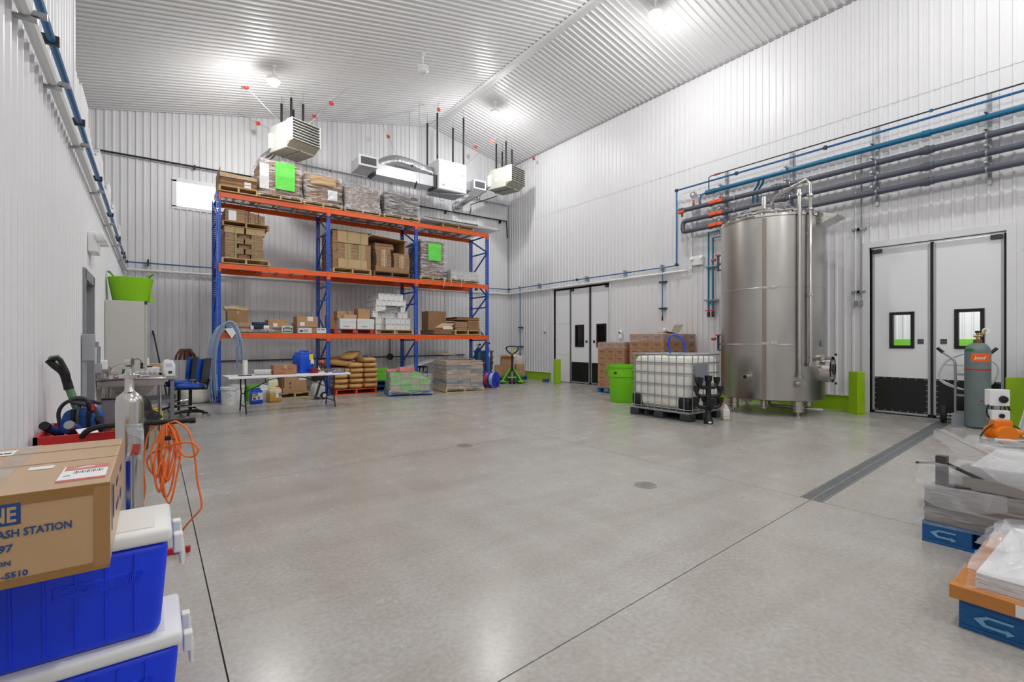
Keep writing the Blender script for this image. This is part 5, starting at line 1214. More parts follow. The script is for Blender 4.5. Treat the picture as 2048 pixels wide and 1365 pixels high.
drape(lambda u, v: (.03 + .02 * math.sin(9 * u) - .04 * v * u, -.06 - 1.05 * u, .62 + .17 * max(0, 1 - 3.2 * u) - .03 * u - v * (.06 + .14 * min(1, u * 1.4))), 26, 8, 'plastic_cover', FILMV, pa, 33, .01)
drape(lambda u, v: (-.02 - .02 * math.sin(3 * u), .02 - .45 * u, .42 - .16 * v * (.5 + .5 * math.sin(2.6 * u + .4))), 14, 6, 'loose_film', FILMV, pa, 36, .012)
drape(lambda u, v: (.0 + .06 * v, .03 - .2 * u, .39 + .16 * v), 6, 8, 'loose_film', FILMS, pa, 37, .012)
pb = thing('wrapped_pallet_load', 'bagged white goods in a brown tray on a blue pallet, nearest right', 'pallet load', (3.18, .61, 0), 0, 'film-wrapped pallet loads')
blue_pallet_parts(pb, 1.05, 1.15); arrow(pb, -.14, .03, .13)
MB().box(-.03, 1.04, -1.15, .03, .144, .21).build('tray', M('orange_kraft', (196, 128, 62), .7, var=.08, scale=6), pb, bevel=.004)
MB().box(-.0325, -.0305, -.4, -.2, .15, .205).build('label', PAPER, pb)
for k in range(12): MB().box(-.0335, -.032, -.345 - k * .0045, -.3435 - k * .0045 + .002 * (k % 3 == 0), .16, .195).build('barcode_bar', INK, pb)
text('L', .03, INK, pb, (-.0335, -.26, .165), (PI / 2, 0, -PI / 2), bold=.001)
for k in range(3): MB().tube(arc((-.0335, -.385, .165 + k * .012), .006, 20, 160, 6, 'yz'), .0012, 4).build('label_mark', INK, pb)
sheetstack(MB(), .03, 1.0, -1.12, -.06, .212, .28, .02, .006).build('white_goods', WCARD, pb)
drape(lambda u, v: (.01 + .98 * v, -.03 - 1.1 * u, .3 + .1 * max(0, 1 - abs(u - .28) * 3) * max(0, 1 - abs(v - .5) * 1.7) + .05 * math.sin(5 * u + 1) * v + .02 * math.sin(11 * v)), 26, 22, 'plastic_cover', FILMV, pb, 41, .014)
drape(lambda u, v: (.005 - .02 * v + .015 * math.sin(14 * u), -.03 - 1.1 * u, .3 - .1 * v), 30, 6, 'plastic_cover', FILMC, pb, 43, .014)
drape(lambda u, v: (.02 + .9 * u, -.02 + .05 * v + .015 * math.sin(12 * u), .3 - .12 * v), 24, 6, 'plastic_cover', FILMV, pb, 44, .01)
drape(lambda u, v: (.25 + .35 * u, -.02 - .15 * v, .36 + .1 * math.sin(3 * u) * (1 - abs(2 * v - 1))), 12, 8, 'plastic_cover', FILMV, pb, 46, .02)
# ---- far corner: pallet jack, boxes, bins, cylinders, hose reel ----
TH0 = -THETA
pj = thing('pallet_jack', 'lime green hand pallet jack with black loop handle', 'pallet jack', (9.62, 13.0, 0), TH0 + R(4))
for s in (-1, 1): MB().prism([(s * .38, .07), (s * .3, .07), (s * .05, .47), (s * .07, .53)], -.02, .06).build('frame_arm', LIMEP, pj, bevel=.005); MB().box(min(s * .39, s * .2), max(s * .39, s * .2), -.05, 1.1, .05, .1).build('fork', LIMEP, pj, bevel=.008)
MB().prism([(-.3, .08), (.3, .08), (.04, .5), (-.04, .5)], .06, .075).build('back_plate', M('lime_dark', (52, 120, 20), .5), pj)
MB().cyl((0, -.04, .1), (0, -.04, .42), .05, n=16).build('pump_body', M('pump_grey', (150, 152, 152), .4, .5), pj, smooth=40); MB().box(-.15, .15, -.1, .0, .2, .24).build('axle_plate', GALV, pj)
for x in (-.06, .06): MB().cyl((x - .03, -.06, .085), (x + .03, -.06, .085), .085, n=20).build('wheel', RUBBER, pj, smooth=40)
MB().cyl((0, -.05, .4), (0, -.12, 1.0), .028, n=12).build('shaft', BLACK, pj, smooth=40)
MB().tube(spline([(0, -.12, .98), (-.1, -.13, 1.04), (-.19, -.14, 1.14), (-.18, -.145, 1.22), (0, -.15, 1.25), (.18, -.145, 1.22), (.19, -.14, 1.14), (.1, -.13, 1.04), (0, -.12, .98)], 5), .022, 10).build('loop_handle', BLACK, pj, smooth=60)
MB().box(-.02, .02, -.16, -.12, 1.0, 1.2).build('lever', M('lever_yellow', (196, 190, 60), .4), pj); MB().box(.02, .12, -.15, -.14, 1.16, 1.175).build('trigger', BLACK, pj)
def jl(dx, dy, z=0):
    a = TH0 + R(4); return (9.62 + dx * math.cos(a) - dy * math.sin(a), 13.0 + dx * math.sin(a) + dy * math.cos(a), z)
pallet('blue pallet lifted on the pallet jack in the far corner', jl(.0, .72, .103), TH0 + R(4), BLUEP, 1.1, .9, .13)
for dx, dy, w_, d_, h_, z_, lb, op in ((-.24, .58, .62, .5, .36, .235, 'wide brown carton at the left on the jack pallet', 0), (.31, .5, .3, .34, .2, .235, 'small brown carton at the lower right on the jack pallet', 0), (.31, .5, .3, .34, .19, .437, 'small brown carton at the upper right on the jack pallet', 0)):
    carton(lb, *jl(dx, dy, z_), w_, d_, h_, KRAFT if dx < 0 else REDK, TH0 + R(4))
carton('open brown carton with gaping flaps on top of the wide carton', *jl(-.13, .55, .597), .44, .36, .22, KRAFT, TH0 + R(4), openf=True)
bag('foam_bag', 'large clear bag of pinkish white foam behind the jack cartons', 'plastic bag', jl(.2, 1.02, .235), .34, .15, .42, M('foam_bag', (212, 200, 196), .35, var=.06, scale=10, bump=.5, bscale=9), 8, .16)
t = thing('waste_bin_stack', 'dark grey nested round bins beside the right rack post', 'waste bin', (9.5, 14.55, 0))
GB = M('bin_grey', (82, 94, 102), .45)
for k in range(3): MB().lathe([(.27 + .01 * k, k * .2), (.3, .42 + k * .2), (.33, .43 + k * .2), (.33, .62 + k * .2), (.36, .63 + k * .2), (.36, .68 + k * .2), (.32, .68 + k * .2), (.28, .3 + k * .2)], n=32).build('bin', GB, t, smooth=40)
MB().box(-.06, .06, -.335, -.33, .9, .96).build('label', INK, t)
for x, y, m, h_, lb in ((8.92, 13.98, M('teal_cylinder', (22, 92, 138), .4), 1.2, 'blue gas cylinder beside the right end of the rack'), (9.12, 13.72, M('grey_cylinder', (132, 134, 136), .4), 1.25, 'slim grey gas cylinder with a white label at the rack end')):
    t = thing('gas_cylinder', lb, 'gas cylinder', (x, y, 0)); r = .13 if h_ < 1.22 else .085
    MB().lathe([(r * .9, 0), (r, .03), (r, h_ - .15), (r * .7, h_ - .05), (.04, h_), (.03, h_ + .03), (0, h_ + .03)], n=24).build('body', m, t, smooth=40)
    MB().cyl((0, 0, h_), (0, 0, h_ + .12), .018, n=10).cyl((-.05, 0, h_ + .08), (.06, 0, h_ + .08), .016, n=10).build('valve', BRS, t, smooth=40); MB().cyl((.06, -.02, h_ + .1), (.06, .02, h_ + .1), .035, n=14).build('gauge', BLACK, t, smooth=40)
    if r < .1: MB().box(-.05, .05, -r - .003, -r + .003, h_ - .35, h_ - .22).build('label', PAPER, t)
hr = thing('hose_reel', 'blue hose reel with red and white hose on the floor by the rack', 'hose reel', (8.2, 12.15, .012), R(-62))
BR = M('reel_blue', (22, 50, 190), .35)
for x in (-.17, .0, .17): MB().lathe([(.07, -.008), (.24, -.008), (.245, 0), (.24, .008), (.07, .008)], n=32).xf(Matrix.Translation((x, 0, .245)) @ Matrix.Rotation(PI / 2, 4, 'Y')).build('flange', BR, hr, smooth=40)
for x0, x1, m in ((-.155, -.015, M('hose_red', (200, 70, 84), .45)), (.015, .155, M('hose_pale', (168, 190, 224), .4))):
    mb = MB()
    for k in range(5): mb.tube(arc((x0 + .02 + (x1 - x0 - .04) * k / 4, 0, .245), .19, 0, 360, 24, 'yz')[:-1], .016, 8, closed=True)
    mb.cyl((x0, 0, .245), (x1, 0, .245), .17, n=24); mb.build('wound_hose', m, hr, smooth=50)
MB().cyl((-.24, 0, .245), (.2, 0, .245), .03, n=12).build('axle', BR, hr, smooth=40); MB().tube([(-.24, 0, .245), (-.24, .0, .36), (-.3, 0, .36)], .012, 8).build('crank', GALV, hr, smooth=40)
for x in (-.2, .2): MB().tube([(x, -.16, .01), (x, 0, .245), (x, .16, .01)], .014, 8).build('stand', BR, hr, smooth=40)
t = MB().box(-.3, .3, -.22, .22, 0, .008).build('cardboard_mat', KRAFT3); tag(t, 'flat cardboard piece under the blue hose reel', 'cardboard', loc=(8.2, 12.15, .001), rz=R(-40))
t = thing('tape_roll', 'small blue and red tape rolls on the floor left of the far bollard', 'tape', (10.95, 12.75, 0)); MB().cyl((0, 0, .0), (0, 0, .12), .07, n=18).build('blue_roll', BLUEJ, t, smooth=40); MB().cyl((-.06, .12, .0), (-.06, .12, .11), .05, n=16).build('red_roll', M('dull_red', (150, 70, 60), .5), t, smooth=40)
# ================================================================== PIPES ON THE WALLS
BPIPE = M('air_pipe_blue', (40, 104, 158), .3); TEAL = M('teal_pipe', (22, 106, 142), .3); PVC = M('pvc_grey', (84, 88, 100), .38); VOR = M('valve_orange', (240, 92, 24), .4); VRED = M('valve_red', (206, 72, 44), .4)
PX = WX - .24
bp = thing('air_pipe', 'thin blue compressed air pipe stepping down along the right wall', 'pipe', (0, 0, 0))
def run(par, pts, r, m, nm='pipe_run', n=8): return MB().tube(pts, r, n).build(nm, m, par, smooth=40)
def elbow(par, p, r, m=BLACK): MB().cyl((p[0], p[1], p[2] - r * 1.6), (p[0], p[1], p[2] + r * 1.6), r * 1.35, n=8).cyl((p[0], p[1] - r * 1.6, p[2]), (p[0], p[1] + r * 1.6, p[2]), r * 1.35, n=8).build('fitting', m, par, smooth=40)
run(bp, [(PX, -4, 5.41), (PX, 7.74, 5.41)], .022, BPIPE); run(bp, [(PX, 7.74, 5.41), (PX, 7.74, 3.44)], .022, BPIPE)
run(bp, [(PX + .1, 7.74, 3.44), (PX + .1, 15.45, 3.46)], .018, BPIPE); bp2 = thing('air_pipe', 'thin blue compressed air pipe along the back wall behind the rack', 'pipe', (0, 0, 0)); bp3 = thing('air_pipe', 'thin blue compressed air pipe along the left wall', 'pipe', (0, 0, 0)); run(bp2, [(WX - .14, 15.45, 3.46), (LX + .1, 15.45, 3.4)], .018, BPIPE); run(bp3, [(LX + .09, 15.4, 3.4), (LX + .09, -4, 3.4)], .024, BPIPE)
for p in ((PX, 7.74, 5.41), (PX, 7.74, 3.44), (PX + .1, 15.4, 3.46), (LX + .1, 15.4, 3.4), (PX, 4.2, 5.41), (PX, 6.1, 5.41), (PX + .1, 11.6, 3.45), (LX + .09, 12.2, 3.4), (LX + .09, 14.6, 3.4)): elbow(bp if p[0] > 5 else bp3, p, .024, DKGREY)
for y in (13.6, 11.2, 9.6, 8.3): MB().box(PX + .08, WX - .02, y - .02, y + .02, 3.36, 3.52).build('clip', GALV, bp)
for y in (3.2, 4.4, 5.9, 7.8, 9.9, 12.0, 14.0): MB().box(LX + .02, LX + .13, y - .015, y + .015, 3.37, 3.43).build('clip', BLACK, bp3)
for x in (-.1, 2.5, 5.0, 7.5, 9.8): MB().box(x - .02, x + .02, 15.42, 15.57, 3.34, 3.5).build('clip', DKGREY, bp2)
for y, z0, xx in ((8.29, 2.1, WX - .1), (14.75, 1.0, WX - .1)):
    run(bp, [(PX + .1, y, 3.45), (PX + .1, y, 3.52), (xx, y, 3.5), (xx, y, z0)], .014, BPIPE, 'drop_pipe')
    for z in (z0 + .95, z0 + .22): MB().box(xx - .02, WX - .02, y - .11, y + .11, z - .02, z + .02).build('strut_clip', DKGREY, bp)
    MB().cyl((xx, y, z0 - .12), (xx, y, z0), .02, n=8).build('coupler', BLACK, bp, smooth=40)
wc_ = thing('white_conduit', 'white plastic conduit along the left wall beside the blue pipe', 'conduit', (0, 0, 0))
run(wc_, [(LX + .07, -4, 3.2), (LX + .07, 15.45, 3.22)], .034, WHITEP); wc2 = thing('white_conduit', 'white conduit along the back wall below the blue pipe', 'conduit', (0, 0, 0)); wc3 = thing('white_conduit', 'white conduit along the right wall below the blue pipe', 'conduit', (0, 0, 0)); run(wc2, [(LX + .1, 15.5, 3.22), (WX - .12, 15.5, 3.28)], .03, WHITEP); run(wc3, [(WX - .1, 15.45, 3.28), (WX - .1, 7.55, 3.28)], .03, WHITEP)
run(wc3, [(WX - .1, 7.55, 3.28), (WX - .1, 7.4, 3.3), (WX - .1, 7.38, 5.0), (WX - .1, 7.2, 5.2), (WX - .1, -4, 5.27)], .022, WHITEP)
for y in (2.9, 3.7, 4.6, 5.9, 7.6, 9.6, 11.6, 13.6): MB().box(LX + .02, LX + .12, y - .015, y + .015, 3.155, 3.175).build('bracket', GALV, wc_); MB().cyl((LX + .1, y, 3.2), (LX + .16, y, 3.2), .02, n=8).build('bracket_bolt', GALV, wc_)
rp = thing('process_pipe', 'large teal pipe carried on struts along the right wall', 'pipe', (0, 0, 0))
run(rp, [(PX - .06, -4, 5.12), (PX - .06, 6.72, 5.12)], .05, TEAL, n=14); [MB().cyl((PX - .06, a_, 5.12), (PX - .06, b_, 5.12), .063, n=14).build('coupling', TEAL, rp, smooth=40) for a_, b_ in ((6.6, 6.85), (2.5, 2.62))]
run(rp, [(PX - .06, 6.85, 5.12), (PX - .06, 7.0, 5.1), (PX - .06, 7.02, 4.86)], .022, TEAL, n=10)
for i, (y, zt) in enumerate(((6.88, 4.15), (6.76, 4.0))):
    run(rp, [(PX - .02, 5.55 - .1 * i, 5.1), (PX + .02, 5.6 - .1 * i, 5.0), (PX + .1, 5.75 - .1 * i, 4.9), (PX + .1, 5.75 - .1 * i, zt), (PX + .1, y, zt), (PX + .1, y, 2.15)], .024, TEAL, 'drop_pipe', 10)
    MB().cyl((PX + .1, y, 2.02), (PX + .1, y, 2.15), .035, n=12).build('coupler', DKGREY, rp, smooth=40); MB().box(PX + .04, PX + .06, y - .06, y + .06, 2.17, 2.2).build('valve_handle', VRED, rp)
for z in (3.3, 2.45): MB().box(PX + .08, WX - .02, 6.66, 7.0, z - .02, z + .02).build('strut_clip', GALV, rp)
for z in (3.3, 1.35):
    MB().tube([(PX - .02, 6.55, z + .2), (PX - .02, 6.55, z - .15), (PX - .1, 6.2, z - .15)], .03, 10).tube([(PX - .02, 6.55, z), (PX - .1, 6.2, z)], .025, 10).build('black_fitting', PVC, rp, smooth=40); MB().cyl((PX - .02, 6.62, z + .12), (PX - .02, 6.72, z + .12), .035, n=10).box(PX - .08, PX + .04, 6.5, 6.6, z + .2, z + .23).build('valve_handle', VRED, rp, smooth=40)
for k, (z, y0) in enumerate(((4.82, 7.5), (4.53, 7.42), (4.26, 7.42))):
    dp_ = thing('drain_pipe', 'thick dark grey pipe on the right wall, %s of the three' % ('uppermost', 'middle one', 'lowest')[k], 'pipe', (0, 0, 0), 0, 'dark grey wall pipes')
    x = PX - .06
    run(dp_, [(x, -4, z), (x, y0, z)], .057, PVC, n=16)
    for y in (2.55, 5.15 - .1 * k): MB().cyl((x, y - .1, z), (x, y + .1, z), .07, n=16).cyl((x, y - .03, z), (x, y + .03, z), .082, n=16).build('coupling', PVC, dp_, smooth=40)
    [MB().cyl((x, a_, z), (x, b_, z), .073, n=16).build('valve_collar', PVC, dp_, smooth=40) for a_, b_ in ((6.3, 6.42), (6.7, 6.76))]
    MB().box(x - .09, x - .05, 6.38, 6.74, z - .03, z + .05).cyl((x - .12, 6.56, z + .01), (x - .04, 6.56, z + .01), .045, n=14).build('valve_handle', VOR, dp_, bevel=.01)
    if k == 0:
        MB().cyl((x, y0, z), (x, y0 + .12, z), .075, n=16).build('end_cap', PVC, dp_, smooth=40)
        for y, h_ in ((7.2, .26), (7.02, .2)): MB().cyl((x, y, z + .04), (x, y, z + .12), .03, n=10).build('tee', PVC, dp_, smooth=40); MB().cyl((x, y, z + .12), (x, y, z + .2), .026, n=10).build('small_valve', VRED, dp_, smooth=40)
        MB().cyl((x - .02, 7.2, z + .33), (x + .03, 7.2, z + .33), .075, n=22).build('gauge', WHITEP, dp_, smooth=40); MB().cyl((x, 7.2, z + .2), (x, 7.2, z + .27), .012, n=8).build('gauge_stem', GALV, dp_); MB().lathe([(.075, -.028), (.082, -.03), (.082, .03), (.075, .03)], n=22).xf(Matrix.Translation((x, 7.2, z + .33)) @ Matrix.Rotation(PI / 2, 4, 'Y')).build('gauge_rim', STEELP, dp_, smooth=40)
        MB().cyl((x - .08, y0 - .02, z - .02), (x - .08, y0 - .02, z - .18), .028, n=10).build('bypass', PVC, dp_, smooth=40); MB().box(x - .15, x - .09, y0 - .1, y0 + .08, z - .09, z - .03).build('bypass_valve', VOR, dp_, bevel=.008)
    if k == 1: MB().tube([(x, y0, z), (x, y0 + .07, z - .02), (x, y0 + .09, z - .08), (x, y0 + .09, z - .2), (x, y0 + .07, z - .26), (x, y0, z - .27)], .06, 14).build('return_bend', PVC, dp_, smooth=50)
    if k == 0: MB().cyl((x, 5.15, z), (x, 5.15, z - .26), .04, n=12).build('branch', PVC, dp_, smooth=40)
    for y in (6.1, 4.85, 3.3, 1.78, .2): MB().lathe([(.058, -.012), (.064, -.012), (.064, .012), (.058, .012)], n=18).xf(Matrix.Translation((x, y, z)) @ Matrix.Rotation(PI / 2, 4, 'X')).build('pipe_clamp', GALV, dp_, smooth=40)
gp = thing('thin_grey_pipe', 'thin dark grey pipe running above the blue air pipe', 'pipe', (0, 0, 0))
run(gp, [(PX - .02, -4, 5.52), (PX - .02, 6.72, 5.52), (PX - .02, 6.8, 5.5), (PX - .02, 6.8, 5.1)], .014, DKGREY); MB().cyl((PX - .02, 6.5, 5.52), (PX - .02, 6.65, 5.52), .024, n=8).build('valve', M('dull_red', (150, 70, 60), .5), gp, smooth=40); elbow(gp, (PX - .02, 2.5, 5.52), .016, TEAL)
for y in (6.45, 4.93, 3.36, 1.78, .2):
    t = thing('pipe_strut', 'galvanised wall strut carrying the pipes, %s' % {6.45: 'at the orange valves', 4.93: 'just left of the tank risers', 3.36: 'above the left edge of the big doors', 1.78: 'above the right edge of the big doors', .2: 'right outside the picture'}[y], 'bracket', (0, 0, 0), 0, 'galvanised pipe struts')
    MB().box(WX - .08, WX - .03, y - .025, y + .025, 4.05, 5.6).build('channel', GALV, t)
    for z in (5.2, 4.92, 4.64, 4.36): MB().box(PX - .16, WX - .07, y - .02, y + .02, z - .02, z + .02).build('arm', GALV, t); MB().cyl((PX - .06, y, z), (PX - .06, y, z - .06), .008, n=6).build('hanger', GALV, t)
for y in (3.72, 3.62):
    t = thing('drop_conduit', 'thin white conduit dropping beside the big door frame, %s' % ('left one' if y > 3.65 else 'right one'), 'conduit', (0, 0, 0), 0, 'thin drop conduits')
    run(t, [(WX - .07, y, 5.2), (WX - .07, y, 2.2 + (y < 3.65) * .1)], .012, WHITEP if y > 3.65 else GREYP)
    for z in (3.65, 2.4): MB().box(WX - .09, WX - .02, y - .07, y + .07, z - .02, z + .02).build('clip', GALV, t)
    MB().box(WX - .1, WX - .04, y - .025, y + .025, 2.12, 2.22).build('end_box', GREYP, t)
# ---- gas pipe and conduit on the back wall ----
GASM = M('black_iron', (34, 34, 36), .5)
t = thing('gas_pipe', 'black gas pipe crossing the upper back wall to the heaters', 'pipe', (0, 0, 0))
run(t, [(-6.1, 15.5, 6.05), (11.2, 15.5, 6.15)], .024, GASM); run(t, [(11.2, 15.5, 6.15), (11.25, 15.5, 5.6), (11.25, 15.5, 5.5)], .02, GASM)
run(t, [(9.5, 15.5, 6.13), (9.5, 15.4, 6.3), (9.5, 15.4, 6.5), (9.9, 14.3, 6.62)], .016, GASM, 'branch'); run(t, [(2.35, 15.5, 6.1), (2.35, 15.4, 6.2), (2.6, 14.1, 6.35)], .016, GASM, 'branch')
for x in (.9, 2.8, 8.5, 10.9): MB().box(x - .02, x + .02, 15.46, 15.58, 6.03, 6.13).build('clip', BLACK, t)
t = thing('upper_conduit', 'grey conduit along the back wall above the gas pipe', 'conduit', (0, 0, 0)); run(t, [(3.4, 15.53, 6.75), (11.25, 15.53, 6.78)], .018, GREYP); run(t, [(11.3, 15.5, 6.78), (11.3, 15.5, 3.3)], .014, GREYP)
for x in (4.5, 6.5, 8.5, 10.3): MB().box(x - .02, x + .02, 15.5, 15.58, 6.72, 6.8).build('clip', GALV, t)
t = thing('low_conduit', 'dark conduit with a junction box low on the back wall', 'conduit', (0, 0, 0)); run(t, [(1.3, 15.53, .86), (9.3, 15.53, .92)], .02, DKGREY); run(t, [(6.4, 15.53, .9), (6.4, 15.53, 2.5)], .016, DKGREY)
MB().lathe([(.11, 0), (.11, .05), (0, .06)], n=20).xf(Matrix.Translation((6.4, 15.55, .9)) @ Matrix.Rotation(PI / 2, 4, 'X')).build('junction_box', DKGREY, t, smooth=40); MB().box(5.5, 5.62, 15.47, 15.56, .82, .96).build('switch_box', GREYP, t, bevel=.006)
# ---- wall fittings ----
def em_light(label, loc, rz, w_=.34):
    t = thing('emergency_light', label, 'emergency light', loc, rz)
    MB().box(-w_ / 2, w_ / 2, -.09, 0, -.12, .12).build('body', WHITEP, t, bevel=.015)
    for s in (-1, 1):
        h = MB().lathe([(.02, -.06), (.06, -.04), (.075, .03), (.07, .035), (0, .035)], n=20).xf(Matrix.Translation((s * (w_ / 2 - .02), -.12, .06)) @ Matrix.Scale(1 if w_ > .32 else .6, 4) @ Matrix.Rotation(R(70), 4, 'X')); h.build('lamp_head', WHITEP, t, smooth=40)
    return t
em_light('white twin-head emergency light over the left grey door', (LX + .025, 7.55, 2.56), R(90))
t = em_light('small white emergency light on the right wall left of the tank', (WX - .025, 7.22, 3.5), R(-90), .3)
t = thing('wall_camera', 'small white security camera on the wall behind the carton load', 'camera', (WX - .02, 9.78, 1.5), R(-90)); MB().lathe([(.05, 0), (.05, .1), (.03, .13), (.055, .15), (.06, .21), (.03, .25), (0, .255)], (0, -.08, 0), n=20).build('dome', WHITEP, t, smooth=40); MB().box(-.02, .02, -.06, 0, .05, .09).build('arm', WHITEP, t); MB().box(-.02, .02, -.142, -.138, .15, .2).build('lens', BLACK, t)
t = thing('thermostat', 'tiny white thermostat on the wall left of the far doors', 'thermostat', (WX - .02, 13.35, 1.8), R(-90)); MB().box(-.05, .05, -.03, 0, -.09, .09).build('body', WHITEP, t, bevel=.008); MB().box(-.03, .03, -.05, -.03, -.09, -.05).build('knob', DKGREY, t)
t = thing('switch_box', 'grey electrical box beside the left grey door', 'switch', (LX + .03, 6.83, 1.34), R(90)); MB().box(-.07, .07, -.1, 0, -.14, .14).build('body', M('box_grey', (160, 163, 168), .4), t, bevel=.006); MB().box(.0, .03, -.13, -.1, .0, .06).build('lever', GREYP, t); MB().box(-.05, .05, -.03, 0, -1.3, -.14).build('trunking', M('box_grey', (160, 163, 168), .4), t)
# ================================================================== HANGING HEATERS AND VENTILATION
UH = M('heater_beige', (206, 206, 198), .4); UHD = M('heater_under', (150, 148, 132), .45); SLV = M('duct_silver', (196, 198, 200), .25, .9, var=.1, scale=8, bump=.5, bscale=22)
STRUTB = M('foam_black', (26, 26, 27), .6, var=.3, scale=30)
def heater(label, x, y, zb, rz):
    t = thing('unit_heater', label, 'heater', (x, y, zb), rz); w_, d_, h_ = .8, .78, .68
    MB().prism([(-d_ / 2, .0), (d_ / 2, .0), (d_ / 2, h_), (-d_ / 2, h_)], -w_ / 2, w_ / 2, 'x').build('casing', UH, t, bevel=.012)
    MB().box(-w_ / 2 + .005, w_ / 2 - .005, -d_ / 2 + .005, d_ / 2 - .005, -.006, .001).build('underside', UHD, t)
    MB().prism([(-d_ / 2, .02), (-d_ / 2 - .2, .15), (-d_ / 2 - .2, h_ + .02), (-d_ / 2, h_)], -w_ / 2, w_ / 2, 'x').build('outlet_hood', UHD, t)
    MB().box(-w_ / 2 + .02, w_ / 2 - .02, -d_ / 2 - .205, -d_ / 2 - .2, .16, h_ + .0).build('dark_core', BLACK, t)
    for k in range(8):
        z = .18 + (h_ - .18) * k / 7
        MB().bar((-w_ / 2, -d_ / 2 - .23, z), (w_ / 2, -d_ / 2 - .23, z), .05, .012, up=(0, .12, 1)).build('louvre', UH, t)
    for s in (-1, 1): MB().box(s * w_ / 2 - .006, s * w_ / 2 + .006, -d_ / 2 - .26, -d_ / 2, .13, h_ + .02).build('hood_side', UH, t)
    MB().box(-w_ / 2 - .006, -w_ / 2, -.05, .1, .22, .36).build('rating_plate', PAPER, t); MB().box(-w_ / 2 - .04, -w_ / 2, .28, .4, .1, .5).build('control_panel', WHITEP, t)
    MB().tube(spline([(-.1, d_ / 2, .3), (-.1, d_ / 2 + .25, .25), (-.3, d_ / 2 + .5, .0), (-.35, d_ / 2 + .55, -.2)], 5), .08, 14).build('flue', SLV, t, smooth=60)
    for dx in (-.17, .17):
        for dy in (-.22, .22):
            c_, s_ = math.cos(rz), math.sin(rz); gx = x + dx * c_ - dy * s_; hz_ = roof(gx) - zb
            MB().cyl((dx, dy, h_), (dx, dy, hz_ - .03), .006, n=6).build('hanger_rod', GALV, t); 
            MB().cyl((dx, dy, h_), (dx, dy, hz_ - .22 - .1 * (dx > 0)), .03, n=10).build('rod_sleeve', STRUTB, t, smooth=40)
    MB().bar((-.05, -d_ / 2 - .1, -.02), (-.05, d_ / 2, -.02), .04, .03).build('support_rail', GALV, t)
    return t
heater('beige louvred unit heater hanging over the left end of the rack', 2.98, 13.85, 6.38, R(20))
heater('beige louvred unit heater hanging in the far right corner', 10.05, 14.05, 6.78, R(16))
hv = thing('ventilation_unit', 'white heat recovery box hanging above the rack with ducts', 'ventilation unit', (7.72, 14.05, 6.22), 0)
VW = M('unit_white', (232, 233, 236), .35)
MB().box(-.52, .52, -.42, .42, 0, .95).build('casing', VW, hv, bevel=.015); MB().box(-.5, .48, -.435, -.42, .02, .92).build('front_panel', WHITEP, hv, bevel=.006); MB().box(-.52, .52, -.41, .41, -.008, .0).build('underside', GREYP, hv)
MB().box(.0, .004, -.437, -.435, .03, .92).build('panel_seam', GREYP, hv)
MB().box(.08, .4, -.4372, -.436, .11, .118).build('badge', GALV, hv); MB().box(-.37, -.31, -.4375, -.436, .12, .18).build('badge', GALV, hv); MB().box(.3, .44, -.4375, -.436, .56, .575).build('badge', PR, hv)
for dx in (-.48, .48):
    for dy in (-.3, .4):
        hz_ = roof(7.72 + dx) - 6.22; MB().cyl((dx, dy, .95), (dx, dy, hz_ - .02), .006, n=6).build('hanger_rod', GALV, hv); MB().cyl((dx, dy, .95), (dx, dy, hz_ - .3 - .1 * dy), .03, n=10).build('rod_sleeve', STRUTB, hv, smooth=40)
MB().bar((-.5, -.05, -.03), (.45, -.42, -.03), .04, .03).build('support_rail', GALV, hv); MB().tube(spline([(-.35, -.2, 0), (-.36, -.22, -.25), (-.3, -.24, -.32), (-.22, -.26, -.28)], 5), .006, 6).build('drain_tube', DKGREY, hv, smooth=60)
DG = M('duct_metal', (200, 202, 205), .3, .75, var=.05, scale=4); DGU = M('duct_under', (150, 150, 148), .35, .6)
du = thing('square_duct', 'long square metal supply duct left of the ventilation box', 'duct', (0, 0, 0))
MB().box(5.2, 7.18, 13.72, 14.12, 6.28, 6.62).build('duct_body', DG, du, bevel=.006); MB().box(7.1, 7.2, 13.68, 14.16, 6.24, 6.66).build('collar', DKGREY, du); MB().box(5.12, 5.22, 13.7, 14.14, 6.26, 6.64).build('collar', DKGREY, du)
MB().prism([(14.1, 6.3), (13.55, 6.3), (13.4, 6.36), (13.4, 6.62), (14.1, 6.62)], 4.62, 5.14, 'x').build('grille_box', DG, du); MB().box(4.6, 5.16, 13.37, 13.4, 6.34, 6.64).build('grille_frame', WHITEP, du); MB().box(4.66, 5.1, 13.365, 13.37, 6.39, 6.59).build('grille_core', BLACK, du)
for k in range(9): MB().bar((4.66, 13.362, 6.4 + k * .023), (5.1, 13.362, 6.4 + k * .023), .012, .007).build('grille_slat', GREYP, du)
for x in (6.55,):
    for z, y in ((6.26, 13.9), (6.85, 14.2)): MB().bar((x - .12, y - .35, z), (x + .12, y + .3, z), .035, .035).build('trapeze', DKGREY, du)
    for y in (13.62, 14.3): MB().cyl((x, y, 5.9), (x, y, roof(x) - .02), .006, n=6).build('hanger_rod', GREYP, du)
fd = thing('flexible_duct', 'crinkled silver flexible duct curving into the ventilation box', 'duct', (0, 0, 0))
pp = spline([(5.45, 14.5, 6.6), (5.6, 14.35, 6.78), (5.95, 14.2, 6.95), (6.4, 14.15, 6.95), (6.85, 14.1, 6.85), (7.18, 14.08, 6.8)], 9)
MB().tube(pp, [.19 + .012 * (i % 2) + .012 * nz(p, 3) for i, p in enumerate(pp)], 18).build('duct_body', SLV, fd, smooth=60)
MB().lathe([(.205, 0), (.215, .02), (.205, .04)], n=20).xf(Matrix.Translation((7.16, 14.08, 6.8)) @ Matrix.Rotation(PI / 2, 4, 'Y')).build('collar', GALV, fd, smooth=40)
